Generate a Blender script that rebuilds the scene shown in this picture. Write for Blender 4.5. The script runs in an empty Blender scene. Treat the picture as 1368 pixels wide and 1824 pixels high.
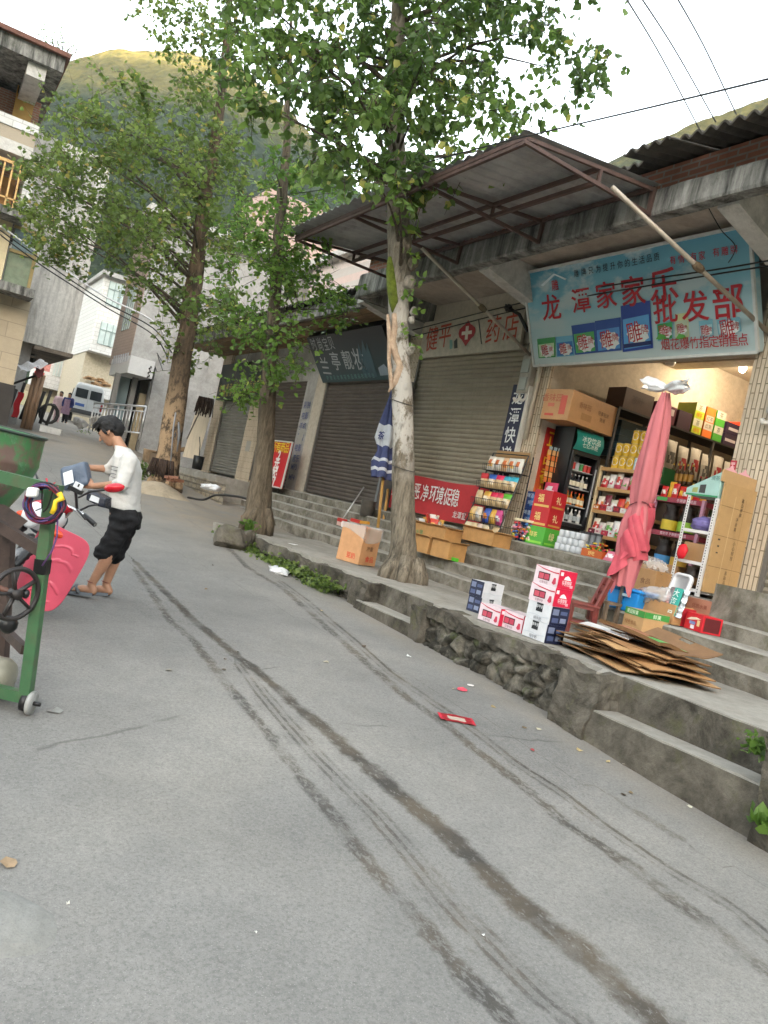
import bpy, bmesh, math, random
from mathutils import Vector as V, Matrix, noise as mnoise
R=math.radians; PI=math.pi
sc=bpy.context.scene; COL=sc.collection
random.seed(7)
# ---------------- camera
F_PX=1423.0; CAMP=V((0,0,1.5))
_y,_p,_r=R(31.2),R(-0.4),R(12.25)
DIR=V((math.sin(_y)*math.cos(_p),math.cos(_y)*math.cos(_p),math.sin(_p)))
_rt=V((math.cos(_y),-math.sin(_y),0)); _up=_rt.cross(DIR)
CR=_rt*math.cos(_r)+_up*math.sin(_r); CU=-_rt*math.sin(_r)+_up*math.cos(_r)
cd=bpy.data.cameras.new('camera'); cam=bpy.data.objects.new('camera',cd); COL.objects.link(cam)
cd.sensor_fit='VERTICAL'; cd.sensor_height=36; cd.lens=36*F_PX/1824; cd.clip_end=4000; cd.clip_start=.05
m=Matrix.Identity(4)
for i in range(3): m[i][0],m[i][1],m[i][2],m[i][3]=CR[i],CU[i],-DIR[i],CAMP[i]
cam.matrix_world=m; sc.camera=cam
# ---------------- light: low sun behind the ridge, the street in open shade
SUN_EL,SUN_AZ=R(5.5),R(212)          # azimuth clockwise from +Y
w=bpy.data.worlds.new('World'); sc.world=w; w.use_nodes=True
nt=w.node_tree; bg=nt.nodes['Background']
sky=nt.nodes.new('ShaderNodeTexSky'); sky.sky_type='NISHITA'; sky.sun_disc=False
sky.sun_elevation=SUN_EL; sky.sun_rotation=SUN_AZ; sky.dust_density=2.5; sky.air_density=1.0; sky.ozone_density=1.0
hs=nt.nodes.new('ShaderNodeHueSaturation'); hs.inputs['Saturation'].default_value=.42
tint=nt.nodes.new('ShaderNodeMix'); tint.data_type='RGBA'; tint.blend_type='MULTIPLY'; tint.inputs['Factor'].default_value=1
tint.inputs['B'].default_value=(.975,.975,.955,1)
nt.links.new(sky.outputs[0],hs.inputs['Color']); nt.links.new(hs.outputs[0],tint.inputs['A']); nt.links.new(tint.outputs['Result'],bg.inputs['Color'])
bg.inputs['Strength'].default_value=.15
sl=bpy.data.lights.new('sun','SUN'); sl.energy=3.2; sl.angle=R(.5); sl.color=(1,.80,.52)
so=bpy.data.objects.new('sun',sl); COL.objects.link(so)
sdir=V((math.sin(SUN_AZ)*math.cos(SUN_EL),math.cos(SUN_AZ)*math.cos(SUN_EL),math.sin(SUN_EL)))
so.rotation_euler=sdir.to_track_quat('Z','Y').to_euler(); so.location=sdir*50
vs=sc.view_settings; vs.view_transform='Standard'; vs.look='None'; vs.gamma=1; vs.exposure=4.0
sc.cycles.use_denoising=True; sc.cycles.max_bounces=7; sc.cycles.diffuse_bounces=3; sc.cycles.transparent_max_bounces=12
# ---------------- picture-to-world helpers (a photo pixel seen on a real plane)
def ray(px,py): return DIR+CR*((px-684)/F_PX)-CU*((py-912)/F_PX)
def onX(px,py,X): r=ray(px,py); return CAMP+r*(X/r.x)
def onY(px,py,Y): r=ray(px,py); return CAMP+r*(Y/r.y)
def onZ(px,py,Z): r=ray(px,py); return CAMP+r*((Z-1.5)/r.z)
def at(px,py,D): return CAMP+ray(px,py)*D
def onP(px,py,o,n): r=ray(px,py); return CAMP+r*((o-CAMP).dot(n)/r.dot(n))
def lerp(a,b,t): return a+(b-a)*t
def interp(tab,x):
    if x<=tab[0][0]: return tab[0][1]
    for (a,b),(c,d) in zip(tab,tab[1:]):
        if x<=c: return b+(d-b)*(x-a)/(c-a)
    return tab[-1][1]
def nz(p,s=1.0): return mnoise.noise(V(p)*s)
# ---------------- mesh builder
class MB:
    def __init__(s): s.v=[];s.f=[];s.m=[]
    def add(s,vs_,fs,mi=0):
        o=len(s.v); s.v+=[V(q) for q in vs_]; s.f+=[[i+o for i in f] for f in fs]; s.m+=[mi]*len(fs); return s
    def poly(s,pts,mi=0): return s.add(pts,[list(range(len(pts)))],mi)
    def obox(s,c,ux,uy,uz,mi=0):
        c=V(c);ux=V(ux);uy=V(uy);uz=V(uz)
        return s.add([c+ux*a+uy*b+uz*d for a in(-1,1) for b in(-1,1) for d in(-1,1)],
          [[0,1,3,2],[4,6,7,5],[0,4,5,1],[2,3,7,6],[0,2,6,4],[1,5,7,3]],mi)
    def box(s,lo,hi,mi=0):
        lo=V(lo);hi=V(hi);c=(lo+hi)/2;h=(hi-lo)/2
        return s.obox(c,(h.x,0,0),(0,h.y,0),(0,0,h.z),mi)
    def rbox(s,c,sx,sy,sz,rz=0,mi=0,tilt=0):
        M=Matrix.Rotation(rz,3,'Z')@Matrix.Rotation(tilt,3,'X')
        return s.obox(c,M@V((sx/2,0,0)),M@V((0,sy/2,0)),M@V((0,0,sz/2)),mi)
    def bar(s,a,b,w,h=None,mi=0,up=(0,0,1)):
        a=V(a);b=V(b);h=h or w;d=(b-a);L=d.length;d=d/L;u=V(up)
        if abs(d.dot(u))>.98:u=V((1,0,0))
        x=d.cross(u).normalized();z=x.cross(d)
        return s.obox((a+b)/2,d*(L/2),x*(w/2),z*(h/2),mi)
    def tube(s,pts,r,n=8,mi=0,caps=True,close=False):
        pts=[V(p) for p in pts];N=len(pts)
        rr=r if isinstance(r,(list,tuple)) else [r]*N
        o=[];prev=None
        for i,p in enumerate(pts):
            if close: t=(pts[(i+1)%N]-pts[i-1])
            else: t=(pts[min(i+1,N-1)]-pts[max(i-1,0)])
            t=t.normalized() if t.length>1e-9 else V((0,0,1))
            if prev is None:
                u=V((0,0,1)) if abs(t.z)<.9 else V((1,0,0))
                x=t.cross(u).normalized()
            else: x=(prev-t*prev.dot(t)).normalized()
            prev=x;y=t.cross(x)
            o+=[p+(x*math.cos(k*2*PI/n)+y*math.sin(k*2*PI/n))*rr[i] for k in range(n)]
        fs=[]
        for i in range(N if close else N-1):
            j=(i+1)%N
            fs+=[[i*n+k,i*n+(k+1)%n,j*n+(k+1)%n,j*n+k] for k in range(n)]
        if caps and not close: fs+=[list(range(n))[::-1],[(N-1)*n+k for k in range(n)]]
        return s.add(o,fs,mi)
    def lathe(s,prof,c,n=16,mi=0,ax=(0,0,1),sx=1,sy=1):
        c=V(c);ax=V(ax).normalized();u=V((1,0,0)) if abs(ax.x)<.9 else V((0,1,0))
        x=(u-ax*u.dot(ax)).normalized();y=ax.cross(x);o=[]
        for (r,z) in prof: o+=[c+ax*z+(x*math.cos(k*2*PI/n)*sx+y*math.sin(k*2*PI/n)*sy)*r for k in range(n)]
        fs=[]
        for i in range(len(prof)-1): fs+=[[i*n+k,i*n+(k+1)%n,(i+1)*n+(k+1)%n,(i+1)*n+k] for k in range(n)]
        if prof[0][0]>1e-6: fs.append(list(range(n))[::-1])
        if prof[-1][0]>1e-6: fs.append([(len(prof)-1)*n+k for k in range(n)])
        return s.add(o,fs,mi)
    def sheet(s,fn,nu,nv,mi=0):
        o=[fn(i/nu,j/nv) for i in range(nu+1) for j in range(nv+1)]
        return s.add(o,[[i*(nv+1)+j,(i+1)*(nv+1)+j,(i+1)*(nv+1)+j+1,i*(nv+1)+j+1] for i in range(nu) for j in range(nv)],mi)
    def blob(s,c,rx,ry,rz,amp=.2,sc_=2.0,n=10,mi=0,seed=0,rot=None):
        o=[];c=V(c)
        for i in range(n+1):
            th=PI*i/n
            for k in range(2*n):
                ph=PI*k/n;d=V((math.sin(th)*math.cos(ph),math.sin(th)*math.sin(ph),math.cos(th)))
                q=1+amp*mnoise.noise(d*sc_+V((seed*7.3,seed*3.1,seed)))
                q2=V((d.x*rx*q,d.y*ry*q,d.z*rz*q))
                if rot: q2=rot@q2
                o.append(c+q2)
        N=2*n
        return s.add(o,[[i*N+k,i*N+(k+1)%N,(i+1)*N+(k+1)%N,(i+1)*N+k] for i in range(n) for k in range(N)],mi)
    def split(s,name,mats,parent=None,smooth=False):
        pa=list(range(len(s.v)))
        def fd(i):
            while pa[i]!=i:pa[i]=pa[pa[i]];i=pa[i]
            return i
        for f in s.f:
            for k in f[1:]:pa[fd(k)]=fd(f[0])
        g={}
        for f,m in zip(s.f,s.m):g.setdefault(fd(f[0]),[]).append((f,m))
        out=[]
        for fs in g.values():
            ix={};q=MB()
            for f,m in fs:
                for k in f:
                    if k not in ix:ix[k]=len(q.v);q.v.append(s.v[k])
                q.f.append([ix[k] for k in f]);q.m.append(m)
            out.append(q.build(name,mats,parent,smooth))
        return out
    def text(s,st,o,ux,uy,size,mi=0,bold=.0,center=True,ysc=1.0):
        vs_,fs=glyphs(st,bold)
        if not vs_: return s
        ux=V(ux).normalized();uy=V(uy).normalized();o=V(o)
        if center:
            x0=min(p[0] for p in vs_);x1=max(p[0] for p in vs_);y0=min(p[1] for p in vs_);y1=max(p[1] for p in vs_);cx,cy=(x0+x1)/2,(y0+y1)/2
        else: cx=cy=0
        return s.add([o+ux*((p[0]-cx)*size)+uy*((p[1]-cy)*size*ysc) for p in vs_],fs,mi)
    def grit(s,amp,sc_=3.0,amp2=0,sc2=12):
        for i,p in enumerate(s.v):
            q=mnoise.noise_vector(p*sc_)*amp
            if amp2: q+=mnoise.noise_vector(p*sc2)*amp2
            s.v[i]=p+q
        return s
    def build(s,name,mats,parent=None,smooth=False,bevel=0,sub=0):
        me=bpy.data.meshes.new(name)
        if parent is not None: o3=parent.matrix_world.translation.copy()
        else:
            xs=[p.x for p in s.v];ys=[p.y for p in s.v];zs=[p.z for p in s.v]
            o3=V(((min(xs)+max(xs))/2,(min(ys)+max(ys))/2,min(zs)))
        PO=parent
        if parent is not None:
            q=parent
            o3=V((0,0,0))
            while q is not None: o3+=q.location; q=q.parent
        me.from_pydata([tuple(p-o3) for p in s.v],[],s.f)
        mats=mats if isinstance(mats,(list,tuple)) else [mats]
        for q in mats: me.materials.append(q)
        me.polygons.foreach_set('material_index',s.m)
        if smooth: me.polygons.foreach_set('use_smooth',[True]*len(s.f))
        me.update()
        ob=bpy.data.objects.new(name,me); COL.objects.link(ob)
        if PO is not None: ob.parent=PO
        else: ob.location=o3
        if bevel:
            b=bmesh.new();b.from_mesh(me);bmesh.ops.bevel(b,geom=b.edges[:],offset=bevel,segments=1,affect='EDGES',clamp_overlap=True);b.to_mesh(me);b.free()
        return ob
_GC={}
def glyphs(st,bold):
    k=(st,bold)
    if k not in _GC:
        c=bpy.data.curves.new('t','FONT');c.body=st;c.size=1;c.offset=bold;c.resolution_u=3
        o=bpy.data.objects.new('t',c);COL.objects.link(o)
        dg=bpy.context.evaluated_depsgraph_get();ev=o.evaluated_get(dg);me=ev.to_mesh()
        _GC[k]=([tuple(p.co) for p in me.vertices],[list(p.vertices) for p in me.polygons])
        ev.to_mesh_clear();bpy.data.objects.remove(o);bpy.data.curves.remove(c)
    return _GC[k]
def tag(o,label=None,cat=None,group=None,kind=None):
    if label:o['label']=label
    if cat:o['category']=cat
    if group:o['group']=group
    if kind:o['kind']=kind
    return o
def root(name,loc,label,cat,group=None):
    o=bpy.data.objects.new(name,None);COL.objects.link(o);o.location=V(loc);o.empty_display_size=.1
    return tag(o,label,cat,group)
def dup(o,loc=None,label=None,rz=None):
    c=o.copy();COL.objects.link(c)
    if loc is not None:c.location=V(loc)
    if rz is not None:c.rotation_euler=(0,0,rz)
    if label:c['label']=label
    for ch in list(o.children):
        d=ch.copy();COL.objects.link(d);d.parent=c
        for g in list(ch.children):
            e=g.copy();COL.objects.link(e);e.parent=d
    return c
ORD=['first','second','third','fourth','fifth','sixth','seventh','eighth','ninth','tenth','eleventh','twelfth']
# ---------------- materials
_MC={}
class NT:
    def __init__(s,name):
        s.mat=bpy.data.materials.new(name);s.mat.use_nodes=True;s.t=s.mat.node_tree
        s.b=s.t.nodes['Principled BSDF'];s.tc=None
    def n(s,t,**kw):
        q=s.t.nodes.new('ShaderNode'+t)
        for k,v in kw.items(): setattr(q,k,v)
        return q
    def l(s,a,b): s.t.links.new(a,b)
    def co(s,scale=(1,1,1),rot=(0,0,0),src='Object'):
        if not s.tc:s.tc=s.n('TexCoord')
        mp=s.n('Mapping');mp.inputs['Scale'].default_value=scale;mp.inputs['Rotation'].default_value=rot
        s.l(s.tc.outputs[src],mp.inputs[0]);return mp.outputs[0]
    def noise(s,scale,detail=5,rough=.6,co=None,dist=0):
        q=s.n('TexNoise');q.inputs['Scale'].default_value=scale;q.inputs['Detail'].default_value=detail;q.inputs['Roughness'].default_value=rough;q.inputs['Distortion'].default_value=dist
        s.l(co if co is not None else s.co(),q.inputs['Vector']);return q.outputs['Fac']
    def ramp(s,f,stops):
        q=s.n('ValToRGB');e=q.color_ramp.elements
        while len(e)<len(stops):e.new(.5)
        for el,(p,c) in zip(e,stops):el.position=p;el.color=(c if len(c)==4 else (*c,1)) if isinstance(c,tuple) else (c,c,c,1)
        s.l(f,q.inputs[0]);return q.outputs[0]
    def math(s,op,a,b=None,clamp=False):
        q=s.n('Math',operation=op,use_clamp=clamp)
        for i,x in enumerate((a,b)):
            if x is None:continue
            if isinstance(x,(int,float)):q.inputs[i].default_value=x
            else:s.l(x,q.inputs[i])
        return q.outputs[0]
    def mix(s,f,a,b,bt='MIX'):
        q=s.n('Mix',data_type='RGBA',blend_type=bt)
        for nm,x in (('Factor',f),('A',a),('B',b)):
            i=q.inputs[nm] if nm!='Factor' else q.inputs[0]
            if nm in 'AB': i=[z for z in q.inputs if z.name==nm and z.type=='RGBA'][0]
            if isinstance(x,(int,float)):i.default_value=x
            elif isinstance(x,tuple):i.default_value=(*x,1) if len(x)==3 else x
            else:s.l(x,i)
        return q.outputs['Result'] if q.outputs['Result'].type=='RGBA' else [z for z in q.outputs if z.type=='RGBA'][0]
    def bump(s,h,st=.3,dist=.02):
        q=s.n('Bump');q.inputs['Strength'].default_value=st;q.inputs['Distance'].default_value=dist
        s.l(h,q.inputs['Height']);s.l(q.outputs[0],s.b.inputs['Normal'])
    def out(s,c=None,rough=None,metal=None,spec=None):
        if c is not None:
            if isinstance(c,tuple):s.b.inputs['Base Color'].default_value=(*c,1)
            else:s.l(c,s.b.inputs['Base Color'])
        for nm,x in (('Roughness',rough),('Metallic',metal),('Specular IOR Level',spec)):
            if x is None:continue
            if isinstance(x,(int,float)):s.b.inputs[nm].default_value=x
            else:s.l(x,s.b.inputs[nm])
        return s.mat
def mat(name,c,rough=.6,var=.18,scale=6,bump=0,bs=40,metal=0,dirt=None,damt=.5,dscale=1.5,spec=.5,st=(1,1,1)):
    if name in _MC:return _MC[name]
    n=NT(name);co=n.co(st)
    f=n.noise(scale,6,.65,co)
    a=tuple(x*(1-var) for x in c);b=tuple(min(1,x*(1+var)) for x in c)
    cc=n.ramp(f,[(.3,a),(.7,b)])
    if dirt:
        g=n.noise(dscale,8,.7,co,.4);k=n.ramp(g,[(.48,0.0),(.68,damt)]);cc=n.mix(k,cc,dirt)
    if bump:n.bump(n.noise(bs,4,.6,co),bump,.01)
    _MC[name]=n.out(cc,rough,metal,spec);return _MC[name]
def hexc(h):
    r=[int(h[i:i+2],16)/255 for i in(0,2,4)]
    return tuple((x/12.92 if x<=.04045 else ((x+.055)/1.055)**2.4) for x in r)
def pm(h,rough=.45,var=.08):           # printed / painted colour
    return mat('paint_'+h+('' if rough==.45 else '_%d'%(rough*100)),hexc(h),rough,var,9)
def brickmat(name,c1,c2,mortar,axis='X',bw=.24,bh=.075,ms=.012,dirt=None,bump=.4):
    n=NT(name);rot={'X':(R(90),0,R(90)),'Y':(R(90),0,0)}[axis]
    tc=n.n('TexCoord');sp=n.n('SeparateXYZ');cb=n.n('CombineXYZ');n.l(tc.outputs['Object'],sp.inputs[0])
    n.l(sp.outputs['Y' if axis=='X' else 'X'],cb.inputs[0]);n.l(sp.outputs['Z'],cb.inputs[1])
    q=n.n('TexBrick');q.inputs['Scale'].default_value=1;q.inputs['Brick Width'].default_value=bw;q.inputs['Row Height'].default_value=bh;q.inputs['Mortar Size'].default_value=ms
    q.inputs['Color1'].default_value=(*c1,1);q.inputs['Color2'].default_value=(*c2,1);q.inputs['Mortar'].default_value=(*mortar,1)
    n.l(cb.outputs[0],q.inputs['Vector'])
    cc=n.mix(n.ramp(n.noise(4,6,.7),[(.35,0.0),(.75,.55)]),q.outputs['Color'],dirt or tuple(x*.5 for x in c1))
    n.bump(n.math('ADD',n.math('MULTIPLY',q.outputs['Fac'],-1),n.math('MULTIPLY',n.noise(30),.3)),bump,.01)
    return n.out(cc,.85)
def concrete(name,c,dark,moss=None,scale=1.2,lo=.45,hi=.7,amt=.8,bump=.5,bs=25,streak=False):
    n=NT(name)
    co=n.co((3,3,.35)) if streak else n.co()
    base=n.ramp(n.noise(9,8,.7),[(.3,tuple(x*.82 for x in c)),(.7,tuple(x*1.14 for x in c))])
    k=n.ramp(n.noise(scale,9,.72,co,.3),[(lo,0.0),(hi,amt)])
    cc=n.mix(k,base,dark)
    if moss:
        k2=n.ramp(n.noise(scale*1.7,7,.7,n.co(rot=(1,2,.5))),[(.55,0.0),(.68,.7)]);cc=n.mix(k2,cc,moss)
    speck=n.ramp(n.noise(140,3,.6),[(.36,.6),(.44,1.0)]);cc=n.mix(.35,cc,speck,'MULTIPLY')
    n.bump(n.math('ADD',n.noise(bs,8,.7),n.math('MULTIPLY',n.noise(4,3),1.5)),bump,.02)
    return n.out(cc,.88,None,.25)
# ---------------- terrain, road
ZY=[(-40,-1.8),(0,-.12),(2.5,-.03),(4.2,.10),(6,.2),(9,.3),(13,.45),(18,.75),(24,1.15),(30,1.5),(46,2.45),(70,3.4),(120,5)]
def zr(x,y):
    z=sum(interp(ZY,y+d) for d in(-1.,-.5,0,.5,1.))/5
    x=max(-8,min(4.8,x))
    return z+.035*(x-4.8)+.02*nz((x*.5,y*.5,0))
def road(px,py):
    p=onZ(px,py,.1)
    for _ in range(25):
        p=onZ(px,py,min(zr(p.x,p.y),1.44))
    return p
TR=[ # tyre and mud marks: photographed path, half width
 ([(238,1012),(270,1055),(302,1104),(342,1139),(381,1188),(400,1213),(442,1263),(492,1326),(541,1390),(591,1447),(633,1510),(683,1567),(740,1631),(782,1687),(825,1737),(867,1772),(910,1822),(960,1880)],.035,.045),
 ([(420,1175),(464,1234),(506,1284),(556,1341),(612,1397),(662,1447),(718,1510),(775,1581),(825,1638),(888,1701),(966,1779),(1023,1822),(1080,1880)],.06,.075),
 ([(240,1000),(280,1040),(340,1100),(400,1150),(471,1206),(527,1256),(577,1298),(619,1334),(683,1390),(740,1440),(796,1489),(853,1539),(910,1595),(966,1645),(1023,1687),(1058,1723),(1115,1772),(1178,1822),(1250,1890)],.035,.085),
 ([(390,960),(440,1010),(500,1045),(563,1100),(634,1164),(733,1249),(796,1291),(853,1341),(910,1383),(952,1418),(1009,1468),(1065,1503),(1136,1553),(1200,1602),(1278,1659),(1368,1730),(1450,1790)],.04,.05),
 ([(500,1035),(560,1080),(634,1142),(697,1199),(775,1252),(853,1305),(924,1362),(1002,1411),(1065,1461),(1136,1510),(1200,1553),(1263,1588),(1320,1624),(1368,1666),(1440,1720)],.05,.055),
 ([(1090,1422),(1150,1455),(1228,1503)],.035,.04)]
TRW=[([road(*p).xy for p in t],a,b) for t,a,b in TR]
def seg_d(p,pl):
    best=(9,0,0)
    tot=len(pl)-1
    for i in range(tot):
        a,b=pl[i],pl[i+1];d=b-a;L2=d.length_squared
        t=max(0,min(1,(p-a).dot(d)/L2));q=a+d*t;e=(p-q).length
        if e<abs(best[0]):
            s=1 if d.x*(p-a).y-d.y*(p-a).x>0 else -1
            best=(e*s,(i+t)/tot, 1 if (0<t<1 or 0<i+t<tot) else 0)
    return best
def grid(name,xs,ys,fz,mats):
    b=MB();b.v=[V((x,y,fz(x,y))) for x in xs for y in ys];ny=len(ys)
    for i in range(len(xs)-1):
        for j in range(ny-1):b.f.append([i*ny+j,(i+1)*ny+j,(i+1)*ny+j+1,i*ny+j+1]);b.m.append(0)
    return b
def frange(a,b,s): return [a+s*i for i in range(int(round((b-a)/s))+1)]
# road material with mud marks
n=NT('road_concrete')
big=n.noise(.55,6,.6);fine=n.noise(55,6,.75)
base=n.ramp(big,[(.3,(.165,.160,.149)),(.5,(.205,.197,.182)),(.72,(.245,.232,.208))])
base=n.mix(.8,base,n.ramp(n.noise(.9,8,.75,n.co(rot=(0,0,1))),[(.3,.74),(.55,1.0),(.75,1.1)]),'MULTIPLY')
base=n.mix(.9,base,n.ramp(fine,[(.28,.55),(.5,.98),(.7,1.2)]),'MULTIPLY')
base=n.mix(n.ramp(n.noise(7,8,.75),[(.5,0.0),(.75,.4)]),base,(.125,.125,.115))
vor=n.n('TexVoronoi');vor.inputs['Scale'].default_value=75;n.l(n.co(),vor.inputs['Vector'])
base=n.mix(n.ramp(vor.outputs['Distance'],[(.12,.55),(.2,0.0)]),base,(.32,.31,.285))
base=n.mix(n.ramp(n.noise(190,2,.5),[(.34,.75),(.42,0.0)]),base,(.12,.12,.115))
cr=n.n('TexVoronoi',feature='DISTANCE_TO_EDGE');cr.inputs['Scale'].default_value=.27
q=n.n('Mix',data_type='VECTOR');q.inputs[0].default_value=.12
nv=n.n('TexNoise');nv.inputs['Scale'].default_value=3.5;nv.inputs['Detail'].default_value=8;cc_=n.co();n.l(cc_,nv.inputs['Vector'])
n.l(cc_,[i for i in q.inputs if i.name=='A' and i.type=='VECTOR'][0]);n.l(nv.outputs['Color'],[i for i in q.inputs if i.name=='B' and i.type=='VECTOR'][0])
n.l([o for o in q.outputs if o.type=='VECTOR'][0],cr.inputs['Vector'])
crm=n.math('MULTIPLY',n.ramp(cr.outputs['Distance'],[(.0,.9),(.0028,0.0)]),n.ramp(n.noise(.8,3),[(.60,0.0),(.66,.7)]))
base=n.mix(crm,base,(.07,.065,.06))
# sand and dirt in the gutter / shoulder
at_=n.n('Attribute',attribute_name='dirt')
base=n.mix(n.math('MULTIPLY',at_.outputs['Fac'],n.ramp(n.noise(2.5,8,.7),[(.3,.15),(.7,1.0)])),base,(.25,.205,.15))
tot=None
streak=n.noise(34,6,.8,n.co((1,.5,1),(0,0,R(28))))
blot=n.noise(5.5,6,.7);gap=n.ramp(n.noise(2.6,7,.75,n.co((1,1,1),(0,0,1))),[(.38,.25),(.52,1.0)]);gap2=n.ramp(n.noise(1.8,7,.75,n.co((1,1,1),(0,0,2))),[(.34,.35),(.5,1.0)])
for i in range(6):
    at_=n.n('Attribute',attribute_name='t%d'%i);d=at_.outputs['Fac'];ad=n.math('ABSOLUTE',d)
    ad=n.math('ADD',ad,n.math('MULTIPLY',n.math('SUBTRACT',blot,.5),2.2))
    inside=n.ramp(ad,[(.45,1.0),(1.0,0.0)])
    if i in(1,4):
        tr=n.math('SINE',n.math('MULTIPLY',d,11 if i==1 else 6.5));inside=n.math('MULTIPLY',inside,n.ramp(tr,[(.0,.25),(.45,1.0)]))
    th={0:.45,1:.43,2:.39,3:.45,4:.42,5:.46}[i]
    k=n.math('MULTIPLY',inside,n.ramp(streak,[(th-.03,0.0),(th+.05,1.0)]))
    soft=n.math('MULTIPLY',n.ramp(ad,[(.2,.22),(1.2,0.0)]),1.0)
    k=n.math('MAXIMUM',n.math('MULTIPLY',k,{0:.78,1:.72,2:.9,3:.8,4:.8,5:.55}[i]),soft)
    k=n.math('MULTIPLY',k,gap if i!=2 else gap2)
    tot=k if tot is None else n.math('MAXIMUM',tot,k)
mud=n.mix(n.ramp(n.noise(2.2,4),[(.4,0.0),(.62,1.0)]),(.032,.028,.023),(.078,.061,.041))
base=n.mix(tot,base,mud)
n.bump(n.math('ADD',fine,n.math('MULTIPLY',n.noise(12,6),1.2)),.35,.008)
ROADM=n.out(base,n.math('SUBTRACT',.86,n.math('MULTIPLY',tot,.12)),None,.3)
xs=frange(-24,-2,2)[:-1]+frange(-2,7.4,.1)+frange(9,31,2)
ys=frange(-12,0,1)[:-1]+frange(0,16,.125)+frange(16.5,34,.5)+frange(36,72,2)
def fz(x,y):
    z=zr(x,y)
    if x>4.9 and y<13.3: z=min(z,.3)
    if x>8: z=min(z,1.1)
    return z
b=grid('road',xs,ys,fz,ROADM)
ro=b.build('road',ROADM,smooth=True);tag(ro,kind='structure')
bx=ro.location
for i,(pl,wa,wb) in enumerate(TRW):
    A=ro.data.attributes.new('t%d'%i,'FLOAT','POINT')
    x0=min(p.x for p in pl)-.6;x1=max(p.x for p in pl)+.6;y0=min(p.y for p in pl)-.6;y1=max(p.y for p in pl)+.6
    val=[9.0]*len(b.v)
    ext=.9
    for j,p in enumerate(b.v):
        if x0<p.x<x1 and y0<p.y<y1:
            e,s,ok=seg_d(p.xy,pl)
            val[j]=e/(1.45*lerp(wa,wb,s)) if ok else math.copysign(max(abs(e/wa),3),e)
        else:
            q=pl[len(pl)//2];d_=pl[-1]-pl[0];val[j]=math.copysign(9.,d_.x*(p.y-q.y)-d_.y*(p.x-q.x))
    A.data.foreach_set('value',val)
A=ro.data.attributes.new('dirt','FLOAT','POINT')
def dirtf(x,y):
    d=max(0,1-abs(x-4.65)/.35)*.5 if y<13 else 0
    if y>9: d=max(d,min(1,(y-9)/5)*max(0,min(1,(x-3.2+.0*y)/1.5)))
    if y>20: d=max(d,min(.7,(y-20)/8))
    return d
A.data.foreach_set('value',[dirtf(p.x,p.y) for p in b.v])
# far terrain under everything, to the hills
TM=mat('terrain_grass',(.075,.095,.04),.95,.4,.3,.4,3)
b=grid('terrain',frange(-600,600,40),frange(-600,600,40),lambda x,y:min(interp(ZY,y),4)-1.6-(.0 if y<60 else .5)+max(0,(math.hypot(x,y)-120)*.02),TM)
tag(b.build('terrain',TM,smooth=True),kind='structure')
# hills
n=NT('hill_forest')
v1=n.n('TexVoronoi');v1.inputs['Scale'].default_value=.22;n.l(n.co(),v1.inputs['Vector'])
f1=n.noise(.03,8,.7);f2=n.noise(.35,6,.75)
sp=n.n('SeparateXYZ');gm=n.n('NewGeometry');n.l(gm.outputs['Position'],sp.inputs[0])
cc=n.ramp(n.math('ADD',n.math('MULTIPLY',f1,.5),n.math('MULTIPLY',f2,.5)),[(.35,(.012,.026,.013)),(.5,(.032,.055,.024)),(.66,(.07,.095,.036))])
grass=n.ramp(f2,[(.35,(.10,.105,.03)),(.6,(.19,.165,.05))])
gk=n.ramp(n.math('ADD',n.math('MULTIPLY',sp.outputs['Z'],.01),n.math('MULTIPLY',n.noise(.05,6,.7),.25)),[(.0,0.0),(.5,0.0),(1.0,1.0)])
gk=n.ramp(n.math('ADD',n.math('DIVIDE',n.math('SUBTRACT',sp.outputs['Z'],128),40),n.math('SUBTRACT',n.noise(.06,6,.7),.5)),[(.1,0.0),(.6,1.0)])
cc=n.mix(gk,cc,grass)
cc=n.mix(1.0,cc,n.ramp(n.math('ADD',n.math('MULTIPLY',v1.outputs['Distance'],.16),n.math('MULTIPLY',n.noise(.12,6,.75),.5)),[(.25,.55),(.5,1.0),(.7,1.35)]),'MULTIPLY')
n.bump(n.math('ADD',v1.outputs['Distance'],f2),1.0,3.0)
HM=n.out(cc,.95,None,.1)
SKYL=[(-700,-40),(-250,140),(-60,170),(60,150),(110,113),(200,88),(330,91),(430,125),(520,200),(640,345),(760,420),(900,440),(1000,350),(1090,285),(1230,222),(1368,174),(1500,130),(1800,60),(2300,40)]
prof=[]
for px,py in SKYL:
    r=ray(px,py);prof.append((math.atan2(r.x,r.y),math.atan2(r.z,math.hypot(r.x,r.y))))
prof.sort()
b=MB();NA,NTt=420,170;a0,a1=prof[0][0],prof[-1][0]
DT=[(prof[0][0],420),(R(6),400),(R(14),380),(R(26),330),(R(45),300),(prof[-1][0],300)]
vv=[]
for i in range(NA+1):
    a=lerp(a0,a1,i/NA);e=interp(prof,a);D=interp(DT,a);Z=D*math.tan(e)
    for j in range(NTt+1):
        t=j/NTt
        if t<=.85:
            u=t/.85;d=lerp(95,D,u**.9);z=Z*(u**1.35)+2
            k=math.sin(u*PI)
            p=V((d*math.sin(a),d*math.cos(a),0))
            z+=k*(9*nz((p.x*.02,p.y*.02,3))+4*nz((p.x*.06,p.y*.06,1)))+(.3+k)*(2.4*nz((p.x*.16,p.y*.16,5))+2.2*nz((p.x*.36,p.y*.36,7)))
        else:
            u=(t-.85)/.15;d=D+u*120;z=Z-u*u*60-u*8
        vv.append(V((d*math.sin(a),d*math.cos(a),z)))
b.add(vv,[[i*(NTt+1)+j,(i+1)*(NTt+1)+j,(i+1)*(NTt+1)+j+1,i*(NTt+1)+j+1] for i in range(NA) for j in range(NTt)])
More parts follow.
